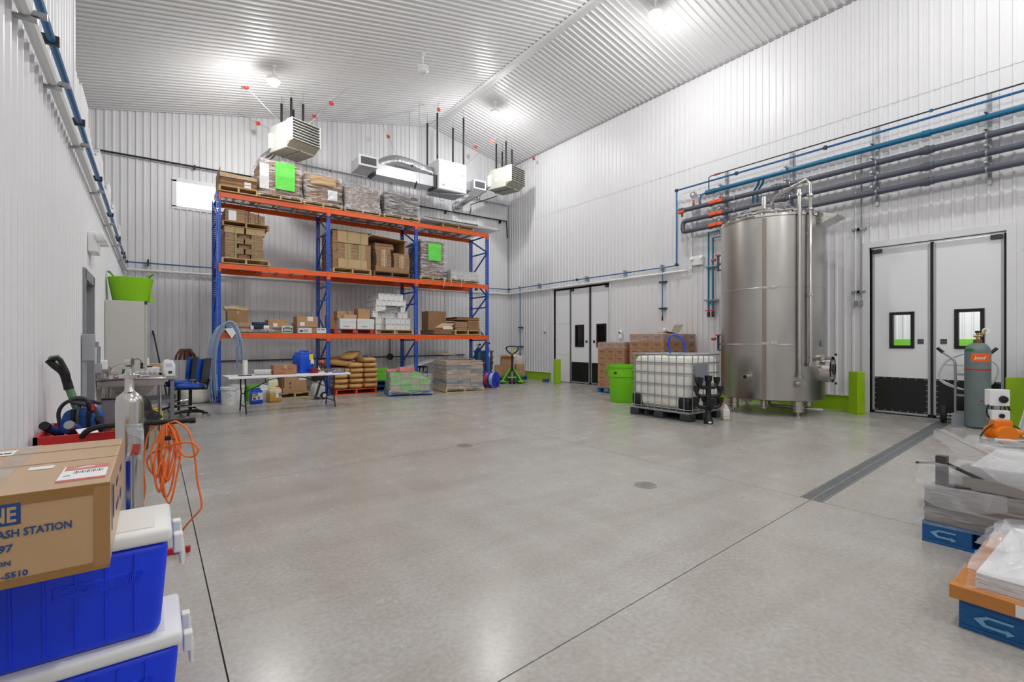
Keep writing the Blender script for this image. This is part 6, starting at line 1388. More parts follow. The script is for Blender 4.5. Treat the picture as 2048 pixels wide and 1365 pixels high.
d2_ = thing('exhaust_duct', 'small grille and silver duct right of the ventilation box', 'duct', (0, 0, 0))
MB().box(8.24, 8.62, 13.95, 14.3, 6.5, 6.78).build('duct_body', DG, d2_); MB().box(8.58, 9.06, 13.72, 13.76, 6.52, 6.82).build('grille_frame', WHITEP, d2_); MB().box(8.63, 9.01, 13.715, 13.72, 6.57, 6.77).build('grille_core', DKGREY, d2_)
for k in range(7): MB().bar((8.63, 13.712, 6.585 + k * .027), (9.01, 13.712, 6.585 + k * .027), .012, .007).build('grille_slat', GREYP, d2_)
MB().prism([(14.3, 6.45), (13.76, 6.5), (13.76, 6.82), (14.3, 6.8)], 8.6, 9.04, 'x').build('grille_box', DG, d2_)
pp = spline([(8.25, 14.3, 6.95), (8.4, 14.35, 7.0), (8.55, 14.45, 6.9), (8.6, 14.55, 6.7), (8.65, 14.6, 6.5)], 7); MB().tube(pp, [.13 + .01 * (i % 2) for i in range(len(pp))], 14).build('elbow', SLV, d2_, smooth=60)
fx = thing('flue_duct', 'crumpled silver flue between the far heater and the back wall', 'duct', (0, 0, 0)); pp = spline([(9.6, 14.6, 6.9), (9.2, 14.9, 6.6), (9.0, 15.2, 6.4), (9.0, 15.5, 6.35)], 8); MB().tube(pp, [.1 + .01 * (i % 2) for i in range(len(pp))], 14).build('duct_body', SLV, fx, smooth=60); MB().lathe([(.12, 0), (.2, .02), (.22, .05)], n=18).xf(Matrix.Translation((9.0, 15.55, 6.35)) @ Matrix.Rotation(PI / 2, 4, 'X')).build('wall_flange', SLV, fx, smooth=40)
# ---- guy wires with red flags ----
FLAG = M('flag_red', (222, 60, 48), .5)
for i, (p, q, fpos, lb) in enumerate((((1.83, 13.55, 7.72), (2.75, 13.75, 7.06), .02, 'thin guy wire with a red flag at the left of the left heater'), ((4.21, 13.18, 8.24), (3.2, 13.8, 7.06), .35, 'thin guy wire with a red flag right of the left heater'), ((1.9, 15.35, 7.75), (2.7, 14.2, 7.0), .5, 'short guy wire with a red flag behind the left heater'), ((3.9, 14.6, 8.15), (3.2, 14.1, 7.06), .3, 'guy wire with a dark red flag behind the left heater'), ((7.15, 13.5, 8.86), (7.24, 13.75, 7.17), .12, 'wire with a red flag above the ventilation box'), ((9.55, 12.6, 8.68), (8.24, 14.0, 7.15), .45, 'long pale guy wire sloping down to the ventilation box corner'), ((8.9, 14.9, 8.8), (9.8, 14.1, 7.47), .35, 'guy wire with a red flag left of the far heater'), ((11.3, 13.6, 8.2), (10.3, 14.0, 7.47), .2, 'guy wire with a red flag at the right wall by the far heater'), ((6.0, 15.3, 8.6), (6.5, 14.6, 6.9), .3, 'faint wire with a red flag above the silver duct'))):
    t = thing('guy_wire', lb, 'wire', (0, 0, 0)); P = Vector(p); Q = Vector(q); MB().cyl(P, Q, .005, n=6).build('wire', GALV, t)
    f = P.lerp(Q, fpos); MB().add([f + Vector(v) for v in ((-.06, 0, .04), (.05, .01, .06), (.07, 0, -.03), (.0, -.01, -.08), (-.05, .01, -.03))], [(0, 1, 2, 3, 4)]).build('flag', FLAG, t, solid=.004)
# ================================================================== LEFT SIDE
# ---- coolers and eye-wash box in the left foreground ----
CB = M('cooler_blue', (8, 60, 236), .42, bump=.03, bscale=180); CWH = M('cooler_white', (232, 232, 230), .4, bump=.02, bscale=150)
def cooler(label, loc, L_=.66, W_=.34, H_=.372):
    t = thing('cooler', label, 'cooler', loc, 0, 'stacked blue coolers'); hb_ = H_ - .048
    mb = MB(); a, b = L_ / 2, W_ / 2
    mb.add([(-a + .035, -b + .03, 0), (a - .035, -b + .03, 0), (a - .035, b - .03, 0), (-a + .035, b - .03, 0), (-a + .01, -b + .008, hb_), (a - .01, -b + .008, hb_), (a - .01, b - .008, hb_), (-a + .01, b - .008, hb_)], [(3, 2, 1, 0), (4, 5, 6, 7), (0, 1, 5, 4), (1, 2, 6, 5), (2, 3, 7, 6), (3, 0, 4, 7)])
    mb.build('body', CB, t, smooth=50, bevel=.03, seg=4)
    n = 8; sl = .022 / hb_
    for k in range(1, n):                              # moulded vertical ribs on the front
        x = -a + .03 + (L_ - .06) * k / n
        MB().bar((x, -b + .0265, .03), (x, -b + .0085, hb_ - .02), .006, .008, up=(0, 1, 0)).build('rib', CB, t, bevel=.0015)
    z0 = hb_ * .62; yb = -b + .03 - sl * z0
    MB().box(.02, a - .12, yb - .006, yb + .01, z0, z0 + .045).build('logo_panel', CB, t, bevel=.004)
    text('Coleman', .036, CB, t, (.03, yb - .0065, z0 + .012), ext=.002, shear=.25, bold=.0008)
    for k in range(12): MB().bar((.175 + k * .006, yb - .007, z0 + .008), (.18 + k * .006, yb - .007, z0 + .037), .002, .004).build('panel_rib', CB, t)
    MB().box(-a, a, -b, b, hb_, H_).build('lid', CWH, t, smooth=50, bevel=.014, seg=3)
    MB().box(-a + .05, a - .05, -b + .045, b - .045, H_, H_ + .0025).build('lid_panel', CWH, t, bevel=.0015)
    for s in (-1, 1):
        x = s * (a + .004)
        [MB().box(min(x, x + s * .03), max(x, x + s * .03), q_, q_ + .04, hb_ - .07, hb_).build('handle_mount', CWH, t, bevel=.006) for q_ in (-.1, .06)]
        MB().tube([(x + s * .022, -.085, hb_ - .03), (x + s * .03, -.085, hb_ - .11), (x + s * .03, .085, hb_ - .11), (x + s * .022, .085, hb_ - .03)], .011, 10).build('handle', CWH, t, smooth=50)
    return t
cooler('lower blue cooler with white lid under another cooler', (-.245, 2.25, 0))
cooler('upper blue cooler with white lid carrying the cardboard box', (-.275, 2.245, .376))
BX = M('box_front_card', (190, 152, 108), .5, coat=.8, var=.05, scale=4, bump=.04, bscale=70)
eb = thing('cardboard_box', 'brown eye wash station box with blue print on the coolers', 'box', (-.1, 1.81, .752))
ew, ed, eh = .5, .79, .245
MB().box(-ew, 0, 0, ed, 0, eh).build('body', BX, eb, bevel=.006)
MB().box(-ew, 0, ed * .5 - .002, ed * .5 + .002, eh, eh + .0012).box(-ew, 0, ed * .78, ed * .78 + .004, eh, eh + .0015).build('flap_seam', KRAFT2, eb)
MB().box(-.3, -.245, -.001, ed, eh + .0012, eh + .0018).build('clear_tape', film_mat('tape_clear', (.1, .35), (240, 240, 240), 10, (1, 1, 1), .05), eb)
MB().box(-ew, .001, -.0016, -.0008, eh - .03, eh).box(-ew, 0, -.0016, -.0008, 0, .022).build('brown_tape', M('brown_tape', (150, 110, 58), .3), eb)
MB().box(-.035, .0012, -.0018, -.0009, .01, eh - .01).build('corner_crease', M('crease', (164, 124, 78), .7), eb)
NB = M('print_blue', (24, 70, 128), .6)
MB().box(-.42, -.182, -.0018, -.001, .165, .222).build('print_block', NB, eb)
text('FLOODLINE'[-2:], .055, BX, eb, (-.19, -.0022, .174), align='RIGHT', ext=.0003, bold=.0014, sx=.72)
text('EYEWASH STATION', .029, NB, eb, (-.08, -.002, .133), align='RIGHT', ext=.0003, bold=.0006, sx=.8)
text('97', .027, NB, eb, (-.197, -.002, .096), align='RIGHT', ext=.0003, bold=.0007, sx=1.0)
text('ON', .018, NB, eb, (-.2, -.002, .06), align='RIGHT', ext=.0003, bold=.0005, sx=1.0)
text('-5510', .022, NB, eb, (-.168, -.002, .026), align='RIGHT', ext=.0003, bold=.0006, sx=1.0)
for y, z, sy, sz in ((.08, .08, .012, .14), (.14, .1, .03, .1), (.3, .16, .1, .02), (.3, .08, .12, .02), (.52, .16, .1, .015), (.52, .06, .08, .03)): MB().box(.0008, .0016, y, y + sy, z, z + sz).build('side_print', NB, eb)
RL = M('label_red', (206, 78, 64), .5); t = eb
MB().box(-.125, -.015, .07, .285, eh + .001, eh + .0018).build('shipping_label', PAPER, t); MB().box(-.12, -.015, .215, .283, eh + .0018, eh + .0022).build('label_block', M('label_pink', (198, 122, 108), .5), t); MB().box(-.125, -.015, .07, .09, eh + .0018, eh + .0022).build('label_block', RL, t)
for k in range(16): MB().box(-.095 + k * .0045, -.0935 + k * .0045 + .0012 * (k % 3 == 1), .165, .2, eh + .0018, eh + .0022).build('barcode_bar', INK, t)
MB().add([(-.115, .238, eh + .0024), (-.05, .25, eh + .0024), (-.05, .262, eh + .0024), (-.08, .262, eh + .0024), (-.09, .25, eh + .0024)], [(0, 1, 2, 3, 4)]).build('label_block', PAPER, t); MB().box(-.115, -.1, .14, .148, eh + .0018, eh + .0022).build('label_block', INK, t)
MB().box(-.215, -.155, .3, .345, eh + .001, eh + .0016).build('small_label', PAPER, t); MB().box(-.36, -.3, .62, .72, eh + .001, eh + .0016).build('small_label', PAPER, t); [MB().tube(arc((x_, .66, eh + .002), .008, 200, 360, 6, 'xy'), .003, 5).build('label_mark', INK, t) for x_ in (-.34, -.318)]
# ---- stainless filter housing ----
fh = thing('filter_housing', 'slim stainless steel filter housing standing behind the coolers', 'filter housing', (-.105, 3.44, 0))
MB().lathe([(.05, 0), (.06, .02), (.064, .06), (.064, 1.06), (.058, 1.095), (.03, 1.12), (.022, 1.13), (.022, 1.2), (0, 1.2)], n=32).build('body', STEELP, fh, smooth=40)
MB().lathe([(.05, 1.198), (.055, 1.2), (.055, 1.215), (.03, 1.22), (.022, 1.225), (.018, 1.25), (0, 1.25)], n=22).build('clamp_ring', STEELP, fh, smooth=40)
MB().cyl((-.09, 0, 1.205), (.09, 0, 1.205), .008, n=8).cyl((-.075, 0, 1.195), (-.075, 0, 1.215), .014, n=10).build('wing_nut', STEELP, fh, smooth=40)
MB().cyl((-.0, -.014, 1.285), (.0, .018, 1.285), .024, n=24).build('gauge', STEELP, fh, smooth=40).rotation_euler = (0, 0, R(70)); MB().cyl((0, 0, 1.24), (0, 0, 1.26), .015, n=10).build('gauge_stem', STEELP, fh)
t = thing('plastic_pouch', 'small clear plastic pouch with red print hanging beside the box', 'plastic bag', (-.085, 3.3, .0))
MB().grid(lambda u, v: (-.035 + .07 * u + .012 * math.sin(3 * v), .02 * math.sin(4 * u + 2 * v), .76 + .2 * v), 6, 8).build('film', FILMH, t, smooth=60, solid=.002); MB().grid(lambda u, v: (-.015 + .035 * u + .012 * math.sin(3 * v * .5), -.008 + .02 * math.sin(4 * u * .5 + 1.2 + v), .79 + .06 * v), 4, 4).build('print', RL, t, smooth=60); MB().cyl((0, .0, .0), (0, .0, .8), .006, n=6).build('stand_rod', GALV, t)
t = thing('dark_board', 'narrow black board with a blue edge behind the box', 'board', (-.2, 3.55, 0)); MB().box(-.06, .045, 0, .02, 0, .82).build('board', BLACK, t); MB().box(.045, .055, 0, .02, 0, .8).build('edge', BLUEJ, t)
# ---- red tool cart with black handle and cord ----
RC = M('cart_red', (190, 34, 30), .4)
ct = thing('tool_cart', 'red steel tool cart with a black handle bar against the left wall', 'cart', (0, 0, 0))
MB().box(-.58, -.06, 4.05, 4.075, .755, .82).box(-.58, -.06, 4.7, 4.725, .755, .82).box(-.58, -.56, 4.05, 4.72, .755, .82).box(-.08, -.06, 4.05, 4.72, .755, .82).box(-.58, -.06, 4.05, 4.72, .75, .76).build('top_tray', RC, ct)
for x in (-.56, -.09):
    for y in (4.08, 4.69): MB().box(x - .015, x + .015, y - .015, y + .015, .04, .76).build('leg', RC, ct)
MB().box(-.57, -.07, 4.06, 4.71, .2, .22).build('lower_tray', RC, ct)
MB().bar((-.15, 3.95, .02), (.2, 3.88, .02), .03, .035).bar((-.15, 3.95, .03), (-.09, 4.08, .1), .03, .03).build('foot_rail', RC, ct)
MB().tube(spline([(-.36, 4.06, .8), (-.33, 4.03, .84), (-.26, 4.02, .862), (-.1, 4.01, .862), (.22, 3.97, .862)], 6), .017, 10).build('handle_bar', BLACK, ct, smooth=60); MB().cyl((.2, 3.972, .862), (.235, 3.968, .862), .021, n=12).build('end_cap', BLACK, ct, smooth=40)
cd_ = thing('extension_cord', 'orange extension cord bundled over the black cart handle', 'cord', (0, 0, 0)); OC = M('cord_orange', (248, 124, 52), .4)
ox, oy, ux, uy = .08, 3.985, .804, -.595
def cp(px, py, dd=0): k = .00338; l = (px - 340) * k; return (ox + ux * l + .595 * dd, oy + uy * l + .804 * dd, 1.4 - (py - 684) * k)
loops = []
random.seed(5)
main = []
for k, (xl, xr, yb) in enumerate(((328, 340, 965), (332, 352, 990), (335, 350, 960), (338, 360, 955), (344, 363, 998), (322, 338, 950), (330, 346, 975))):
    d0 = -.03 - .008 * k; d1 = -.012 * k + .03
    main += [cp(338 + 2 * k - 6, 844, 0), cp(xl + 2, 880, -.03 + d0 * .2), cp(xl, yb - 45, d0), cp((xl + xr) / 2 + 1, yb, d0), cp(xr, yb - 30, d1 - .03), cp(xr - 3, 890, .03)]
MB().tube(spline(main, 7), .0062, 7).build('cord', OC, cd_, smooth=60)
MB().tube(spline([cp(335, 845, .0), cp(322, 850, -.02), cp(304, 870, -.02), cp(296, 930, -.02), cp(299, 975, -.02), cp(290, 1025, -.02), cp(286, 1060, -.02), cp(285, 1100, .0)], 8), .0062, 7).build('cord', OC, cd_, smooth=60)
MB().tube(spline([cp(345, 844, 0), cp(362, 842, -.02), cp(382, 856, -.02), cp(392, 880, -.02), cp(398, 915, -.02), cp(403, 960, -.02), cp(413, 1005, -.03), cp(404, 1022, -.04), cp(385, 1043, -.04), cp(368, 1065, -.02), cp(355, 1090, .0)], 8), .0062, 7).build('cord', OC, cd_, smooth=60)
MB().tube(spline([cp(340, 846, 0), cp(355, 856, -.03), cp(366, 880, -.04), cp(380, 905, -.05), cp(400, 908, -.05), cp(410, 895, -.05), cp(400, 882, -.05), cp(372, 882, -.05), cp(345, 890, -.05), cp(318, 903, -.05), cp(310, 920, -.05), cp(318, 938, -.05), cp(330, 950, -.04)], 8), .0062, 7).build('cord', OC, cd_, smooth=60)
p = cp(354, 871, -.07); MB().box(p[0] - .015, p[0] + .02, p[1] - .012, p[1] + .012, p[2] - .014, p[2] + .014).cyl((p[0] + .02, p[1], p[2] - .005), (p[0] + .04, p[1] - .01, p[2] - .015), .003, n=6).build('plug', BLACK, cd_, bevel=.003)
random.seed(11)
# things in the cart
FB = M('bag_blue', (24, 78, 150), .7, var=.2, scale=10, bump=.2, bscale=30); 
t = thing('tool_bag', 'blue and black soft tool bag with tube pockets in the red cart', 'bag', (-.38, 4.42, .765), R(-25))
def pillow(w_, d_, h_, seed):
    mb = MB(); f = lambda q, e=.5: math.copysign(abs(q) ** e, q)
    def fn(u, v):
        th = 2 * PI * u; ph = PI * (v - .5); p = Vector((w_ * f(math.cos(ph)) * f(math.cos(th)), d_ * f(math.cos(ph)) * f(math.sin(th)), h_ * f(math.sin(ph), .7)))
        return p * (1 + .1 * nz(p, 9, seed)) + Vector((0, 0, h_))
    return mb.grid(fn, 20, 12, closed_u=True)
pillow(.105, .07, .09, 3).build('body', FB, t, smooth=60); MB().box(-.1, .1, -.075, -.06, .02, .12).build('front_pocket', FB, t, bevel=.008); MB().box(-.03, -.01, -.082, -.06, .02, .18).box(.06, .08, -.082, -.06, .02, .17).build('webbing', BLACK, t)
for x, a in ((-.12, 25), (.02, 20)):
    m_ = Matrix.Translation((x, -.1, .05)) @ Matrix.Rotation(R(a), 4, 'Y') @ Matrix.Rotation(R(65), 4, 'X')
    MB().cyl((0, 0, 0), (0, 0, -.2), .026, n=16).xf(m_ @ Matrix.Translation((0, 0, .1))).build('tube_pocket', FB, t, smooth=40); MB().cyl((0, 0, .1), (0, 0, .125), .028, n=16).xf(m_).build('pocket_end', GALV if x > 0 else BLACK, t, smooth=40)
MB().tube(spline([(-.13, .0, .02), (-.15, 0, .15), (-.1, 0, .225), (.0, 0, .235), (.1, 0, .21)], 5), .012, 8).tube(spline([(.02, -.09, .05), (.01, -.085, .15), (.0, -.03, .23)], 5), .01, 8).build('strap', DKGREY, t, smooth=60)
t = thing('grass_trimmer', 'green and black cordless trimmer with a bow handle leaning in the cart', 'garden tool', (0, 0, 0)); GT = M('tool_green', (92, 138, 100), .5)
MB().tube([(-.39, 4.52, .78), (-.43, 4.52, .95), (-.47, 4.53, 1.09)], .024, 12).build('shaft', GT, t, smooth=40)
MB().tube(spline([(-.468, 4.53, 1.07), (-.48, 4.53, 1.13), (-.5, 4.535, 1.19), (-.545, 4.54, 1.24), (-.575, 4.545, 1.275)], 5), [.028 - .0003 * i for i in range(21)], 12).build('grip', BLACK, t, smooth=60)
MB().tube(spline([(-.565, 4.53, 1.28), (-.52, 4.5, 1.285), (-.5, 4.5, 1.25), (-.475, 4.5, 1.18), (-.47, 4.51, 1.12)], 5), .016, 10).build('bow_handle', BLACK, t, smooth=60); MB().cyl((-.56, 4.53, 1.285), (-.52, 4.51, 1.29), .02, n=12).build('trigger', GT, t, smooth=40)
t = thing('cordless_vacuum', 'black upright tool handle with a red button in the cart', 'tool', (0, 0, 0))
MB().tube([(-.27, 4.36, .77), (-.32, 4.36, .9), (-.35, 4.36, .985)], [.03, .026, .02], 12).build('body', BLACK, t, smooth=50); MB().tube(spline([(-.35, 4.36, .98), (-.37, 4.36, 1.015), (-.42, 4.36, 1.02), (-.44, 4.36, 1.0), (-.4, 4.36, .985), (-.36, 4.36, .97)], 5), .014, 10).build('handle', DKGREY, t, smooth=60); MB().box(-.335, -.32, 4.325, 4.336, .935, .975).build('button', RED, t); MB().cyl((-.3, 4.33, .88), (-.29, 4.31, .88), .02, n=12).build('dial', DKGREY, t, smooth=40)
t = thing('grey_case', 'grey flat plastic case standing upright behind the tool bag', 'case', (-.24, 4.6, .765)); MB().prism([(-.06, 0), (.07, 0), (.05, .18), (.02, .22), (-.06, .22)], -.02, .02).build('shell', M('smoke_grey', (120, 122, 128), .4), t, bevel=.01); MB().tube([(.07, -.022, 0), (.05, -.022, .18), (.02, -.022, .22), (-.06, -.022, .22)], .007, 8).build('edge', BLACK, t, smooth=40)
bag('green_rag', 'small bright green rag lying on the cart tray', 'cloth', (-.17, 4.14, .815), .045, .035, .02, M('rag_green', (80, 190, 90), .7), 6)
t = MB().box(-.05, .05, -.035, .035, 0, .004).build('paper_note', PAPER); tag(t, 'white paper note lying at the front of the cart', 'paper', loc=(-.34, 4.14, .822), rz=.4); t.rotation_euler = (R(25), 0, .4)
# ---- sink table ----
sk_ = thing('sink_table', 'stainless steel sink table with sloping basin by the left wall', 'sink', (0, 0, 0))
x0, x1, y0, y1 = -.58, .13, 8.32, 9.62
MB().tube([(x0, y0, .9), (x1, y0, .9), (x1, y1, .9), (x0, y1, .9)], .022, 12, closed=True).build('rolled_rim', STEELP, sk_, smooth=50)
MB().box(x0, x1, y0, y0 + .1, .875, .885).box(x0, x1, y1 - .3, y1, .875, .885).box(x0, x0 + .08, y0, y1, .875, .885).box(x1 - .06, x1, y0, y1, .875, .885).build('drain_board', STEEL, sk_)
def basin(ax, bx, ay, by, cx, dx, cy, dy, za, zb): return [(ax, ay, za), (bx, ay, za), (bx, by, za), (ax, by, za), (cx, cy, zb), (dx, cy, zb), (dx, dy, zb), (cx, dy, zb)]
MB().add(basin(x0 + .06, x1 - .04, y0 + .08, y1 - .3, x0 + .22, x1 - .22, y0 + .35, y1 - .6, .88, .6), [(0, 1, 5, 4), (1, 2, 6, 5), (2, 3, 7, 6), (3, 0, 4, 7), (4, 5, 6, 7)]).build('basin', STEEL, sk_, solid=.004)
MB().box(x0, x1, y0 + .01, y0 + .02, .8, .88).box(x1 - .02, x1 - .01, y0, y1, .8, .88).build('apron', STEEL, sk_)
MB().box(x0 - .01, x0 + .03, y0, y1, .78, 1.0).build('splash_back', STEEL, sk_)
for x in (x0 + .05, x1 - .05):
    for y in (y0 + .06, y1 - .06): MB().cyl((x, y, .02), (x, y, .86), .021, n=12).build('leg', STEEL, sk_, smooth=40); MB().cyl((x, y, 0), (x, y, .03), .026, n=10).build('foot', GALV, sk_)
MB().cyl((x0 + .05, y1 - .06, .25), (x1 - .05, y1 - .06, .25), .013, n=8).cyl((x0 + .05, y0 + .06, .12), (x0 + .05, y1 - .06, .12), .013, n=8).cyl((x1 - .05, y0 + .06, .16), (x1 - .05, y1 - .06, .16), .012, n=8).build('cross_rail', GALV, sk_, smooth=40)
fa = thing('faucet', 'chrome sink faucet with a long raised swivel spout', 'faucet', (0, 0, 0))
MB().cyl((-.52, 8.75, .98), (-.52, 9.05, .98), .03, n=14).cyl((-.5, 8.9, .9), (-.5, 8.9, 1.05), .025, n=12).build('mixer_body', STEELP, fa, smooth=40)
MB().tube(spline([(-.5, 8.9, 1.02), (-.42, 8.88, 1.06), (-.3, 8.85, 1.12), (-.2, 8.83, 1.155), (-.15, 8.82, 1.15), (-.13, 8.82, 1.1)], 6), .013, 10).build('spout', STEELP, fa, smooth=60)
for y in (8.76, 9.04): MB().cyl((-.5, y, .98), (-.43, y, 1.0), .012, n=8).lathe([(.03, 0), (.03, .015), (0, .02)], (-.5, y, 1.0), n=12).build('tap_handle', STEELP, fa, smooth=40)
MB().lathe([(.012, 0), (.02, -.03), (.012, -.05), (.022, -.07), (.022, -.085), (0, -.09)], (-.13, 8.82, 1.1), n=12).build('spray_head', BLACK, fa, smooth=40)
t = thing('soap_dispenser', 'white soap dispenser on the wall over the sink', 'dispenser', (LX + .03, 8.62, 1.02), 0); MB().box(0, .1, -.05, .05, 0, .13).build('body', WHITEP, t, bevel=.012); MB().box(.02, .1, -.04, .04, -.02, 0).build('lever', GREYP, t)
t = thing('wall_socket_box', 'grey outlet box on the wall over the sink', 'outlet', (LX + .03, 8.25, 1.0)); MB().box(0, .06, -.07, .07, 0, .12).build('box', M('box_grey', (160, 163, 168), .4), t, bevel=.005); MB().box(.06, .064, -.04, .04, .02, .1).build('cover', GREYP, t); MB().cyl((.03, .03, .12), (.03, .03, .34), .02, n=12).cyl((.03, -.03, .12), (.03, -.03, .34), .014, n=12).build('conduit', GALV, t, smooth=40)
for k in range(5):
    t = thing('glass_beaker', 'clear glass beaker lying in the tray at the sink edge', 'beaker', (-.2 + k * .062, 9.35 + .03 * (k % 2), .886), 0, 'glass beakers by the sink'); MB().lathe([(.027, 0), (.028, .065), (.031, .07), (.027, .068), (.025, .004), (0, .004)], n=16).build('glass', M('beaker_glass', (228, 232, 232), .1, alpha=.45), t, smooth=40); MB().lathe([(.0285, .045), (.029, .05), (.0285, .055)], n=16).build('band', WHITEP, t, smooth=40)
t = thing('bottle_brush', 'small green bottle brush standing at the sink edge', 'brush', (-.32, 8.4, .886)); MB().cyl((0, 0, 0), (0, 0, .06), .006, n=6).build('stem', GALV, t); MB().lathe([(.014, .05), (.02, .07), (.014, .12), (.018, .14), (0, .15)], n=10).build('head', M('brush_green', (30, 110, 50), .6), t, smooth=40)
# black waste bin with liner
t = thing('lined_waste_bin', 'black waste bin with a black liner and dome lid before the sink', 'waste bin', (-.22, 7.95, 0)); BG = M('liner_black', (20, 20, 23), .28, bump=.6, bscale=12)
MB().lathe([(.17, 0), (.2, .5), (.19, .5), (.16, .02), (0, .02)], n=28).build('bin', BLACK, t, smooth=40)
MB().grid(lambda u, v: ((.2 + .1 * v + .05 * v * math.sin(6.28 * u * 3) + .03 * nz((math.cos(6.28 * u) * 2, math.sin(6.28 * u) * 2, v * 3), 1.3)) * math.cos(2 * PI * u), (.2 + .1 * v + .05 * v * math.sin(6.28 * u * 3)) * math.sin(2 * PI * u), .54 - .17 * v + .03 * math.sin(6.28 * u * 4) * v), 48, 8, closed_u=True).build('liner', BG, t, smooth=70)
MB().lathe([(.21, .53), (.2, .6), (.16, .68), (.09, .73), (0, .74)], n=28).build('dome_lid', BLACK, t, smooth=50)
jerry('yellow detergent jug on the floor under the desk', (.05, 10.02, .0), R(-20), .16, .12, .28, M('detergent_yellow', (238, 214, 30), .4), BLUEJ, labels=[(-.05, .07, .09, .1, M('label_lilac', (160, 160, 196), .5))])
carton('small brown carton on the floor under the desk', -.15, 10.2 - .3, 0, .28, .22, .2, KRAFT2)
# ---- tall cabinet with tub ----
t = thing('metal_cabinet', 'tall pale grey metal cabinet against the left wall', 'cabinet', (-.345, 10.2, 0)); CG = M('cabinet_grey', (196, 194, 188), .45)
MB().box(-.255, .24, -.43, .43, .04, 2.05).build('body', CG, t, bevel=.006); 
for y0_, y1_ in ((-.43, -.005), (.005, .43)): MB().box(.242, .262, y0_, y1_, .08, 2.03).build('door', CG, t, bevel=.004)
MB().box(-.25, .23, -.42, .42, 0, .04).build('plinth', DKGREY, t); MB().cyl((.262, -.03, 1.0), (.29, -.03, 1.0), .012, n=8).build('handle', STEELP, t); MB().box(.235, .27, -.435, -.4, 2.0, 2.055).build('hinge', DKGREY, t)
t = thing('flex_tub', 'lime green flexible tub with two loop handles on the cabinet', 'tub', (-.29, 10.1, 2.052))
MB().lathe([(.225, 0), (.24, .02), (.295, .36), (.305, .38), (.295, .385), (.285, .36), (.23, .02), (0, .02)], n=44).build('body', M('tub_lime', (140, 208, 16), .4), t, smooth=40)
for s in (-1, 1): MB().tube(spline([(s * .2, -.2, .37), (s * .26, -.14, .46), (s * .29, -.0, .47), (s * .26, .14, .46), (s * .2, .2, .37)], 5), .012, 8).build('handle', M('tub_lime_dark', (110, 160, 30), .4), t, smooth=60)
MB().box(.25, .3, -.06, -.02, .0, .1).build('price_tag', M('tag_lime', (150, 200, 40), .4), t)
# ---- desk, chairs, clutter ----
dk_ = thing('work_desk', 'grey steel work desk with square legs beyond the cabinet', 'desk', (0, 0, 0)); DGY = M('desk_grey', (124, 126, 134), .45)
MB().box(-.5, .36, 10.66, 12.3, .72, .76).build('desk_top', M('desk_top', (150, 152, 154), .45), dk_, bevel=.006)
for x in (-.45, .28):
    for y in (10.72, 12.22): MB().box(x - .03, x + .03, y - .03, y + .03, 0, .72).build('leg', DGY, dk_)
MB().box(-.45, .28, 10.7, 10.74, .3, .36).box(-.45, -.42, 10.7, 12.2, .3, .36).build('rail', DGY, dk_); MB().box(-.4, .25, 10.75, 12.1, .3, .32).build('lower_shelf', DGY, dk_)
jerry('white square jug with a handle standing on the desk', (.22, 10.8, .762), R(15), .2, .16, .3, WHITEP, WHITEP, name='white_jug', cat='jug', labels=[(-.02, .06, .06, .05, DKGREY), (-.06, .18, .1, .06, M('pale_print', (206, 206, 220), .5))])
t = thing('label_printer', 'white desktop printer with trays on the desk', 'printer', (-.08, 10.95, .762), R(5)); MB().box(-.2, .17, -.15, .15, .1, .18).build('body', WHITEP, t, bevel=.01); MB().box(-.22, .18, -.14, .14, 0, .1).build('tray', M('printer_pink', (196, 178, 176), .5), t, bevel=.006); MB().box(-.12, .02, -.1, .02, .18, .34, Matrix.Rotation(R(-8), 4, 'X')).build('paper_holder', WHITEP, t); MB().box(-.04, .06, -.13, -.03, .18, .2).build('scanner', BLACK, t); MB().box(-.02, .1, -.145, -.08, .1, .12).build('green_pad', LIMEP, t)
carton('flat cream box on the desk behind the printer', .05, 11.5, .762, .5, .3, .22, KRAFT3, tape=None)
carton('small white carton on the desk by the jug', .0, 10.78, .762, .16, .1, .06, M('pinkish', (178, 140, 140), .6), tape=None)
t = thing('broom', 'black broom handle leaning on the back wall behind the desk', 'broom', (0, 0, 0)); MB().cyl((.28, 14.6, .02), (.02, 15.4, 1.55), .016, n=8).build('handle', M('dark_handle2', (52, 40, 40), .5), t, smooth=40); MB().cyl((.02, 15.4, 1.55), (-.01, 15.46, 1.68), .02, n=8).build('grip', BLACK, t); MB().box(.14, .44, 14.54, 14.62, 0, .1).build('brush_head', DKGREY, t)
t = thing('mop', 'upturned brown and red string mop beside the desk', 'mop', (.62, 13.5, 0)); MB().cyl((0, 0, 0), (0, 0, 1.1), .013, n=8).build('handle', GALV, t)
for k in range(26):
    a = k * 2.4; r = .08 + .12 * ((k * 7) % 10) / 10; MB().tube(spline([(0, 0, 1.08), (r * .5 * math.cos(a), r * .5 * math.sin(a), 1.17 + .06 * (k % 3) / 2), (r * math.cos(a), r * math.sin(a), 1.1), (r * 1.15 * math.cos(a), r * 1.15 * math.sin(a), .98)], 4), .014, 5).build('strand', M('mop_brown', (116, 74, 62), .9, var=.3, scale=20), t, smooth=60)
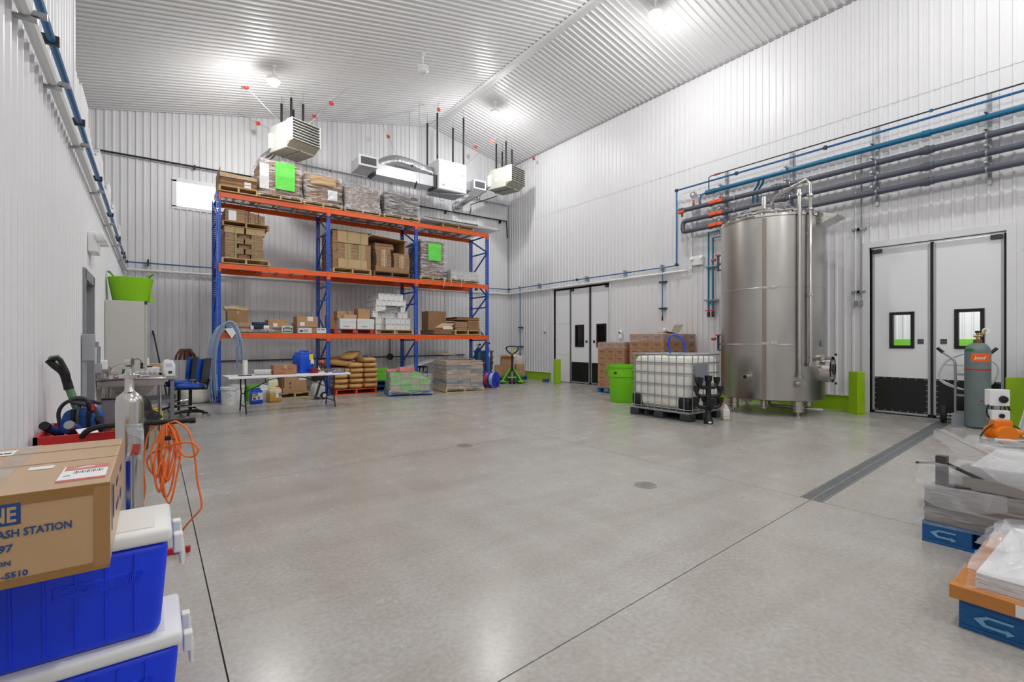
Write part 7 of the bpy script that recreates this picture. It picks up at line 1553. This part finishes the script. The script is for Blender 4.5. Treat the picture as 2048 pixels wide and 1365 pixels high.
def chair(label, loc, rz):
    t = thing('office_chair', label, 'chair', loc, rz, 'blue drafting chairs'); CV = M('chair_blue', (16, 82, 186), .32)
    pillow(.24, .22, .04, 2).xf(Matrix.Translation((0, 0, .54))).build('seat', CV, t, smooth=60)
    MB().box(-.2, .2, -.19, .19, .52, .55).build('seat_pan', BLACK, t, bevel=.01)
    MB().grid(lambda u, v: ((-.19 + .38 * u) * (1 - .25 * abs(v - .4)), .22 + .05 * v + .04 * (2 * u - 1) ** 2 * -1, .66 + .42 * v), 8, 8).build('backrest', CV, t, smooth=60, solid=.05)
    MB().grid(lambda u, v: ((-.2 + .4 * u) * (1 - .25 * abs(v - .4)), .285 + .05 * v - .04 * (2 * u - 1) ** 2, .65 + .44 * v), 8, 8).build('back_shell', DKGREY, t, smooth=60, solid=.02)
    MB().tube([(0, .05, .52), (0, .27, .52), (0, .31, .7)], .018, 8).build('back_bar', BLACK, t, smooth=50); MB().cyl((0, 0, .1), (0, 0, .52), .028, n=14).build('gas_lift', BLACK, t, smooth=40)
    MB().tube(arc((0, 0, .22), .2, 0, 360, 28, 'xy')[:-1], .011, 8, closed=True).build('foot_ring', STEELP, t, smooth=60)
    for k in range(3): a = k * 2.09; MB().cyl((0, 0, .22), (.2 * math.cos(a), .2 * math.sin(a), .22), .009, n=8).build('ring_spoke', STEELP, t)
    for k in range(5):
        a = k * 2 * PI / 5 + .2; MB().tube([(0, 0, .11), (.16 * math.cos(a), .16 * math.sin(a), .1), (.3 * math.cos(a), .3 * math.sin(a), .065)], [.03, .024, .018], 8).build('base_arm', BLACK, t, smooth=50)
        c_ = (.31 * math.cos(a), .31 * math.sin(a)); MB().cyl((c_[0] - .02 * math.sin(a), c_[1] + .02 * math.cos(a), .027), (c_[0] + .02 * math.sin(a), c_[1] - .02 * math.cos(a), .027), .027, n=14).build('caster', GALV, t, smooth=40)
    return t
c0 = chair('blue and black drafting chair nearest the desk leg', (.56, 10.82, 0), R(-112))
copy_tree(c0, (.42, 11.8, 0), R(-105), 'second blue drafting chair half hidden behind the first')
# ---- bulk bags by the rack ----
bag('bulk_bag', 'squat white woven bulk bag left of the blue rack post', 'bag', (.78, 13.25, 0), .3, .25, .27, M('woven_white', (226, 222, 214), .8, var=.04, scale=12, bump=.3, bscale=20), 12, .12)
bag('foam_bag', 'clear bag of grey foam on top of the white bulk bag', 'plastic bag', (.88, 13.3, .5), .2, .18, .2, FILMH, 13, .2)
bag('black_tarp', 'crumpled black tarp bundle behind the white bulk bag', 'tarp', (1.0, 14.35, 0), .3, .22, .5, M('tarp_black', (26, 26, 28), .5, bump=.5, bscale=12), 14, .2)
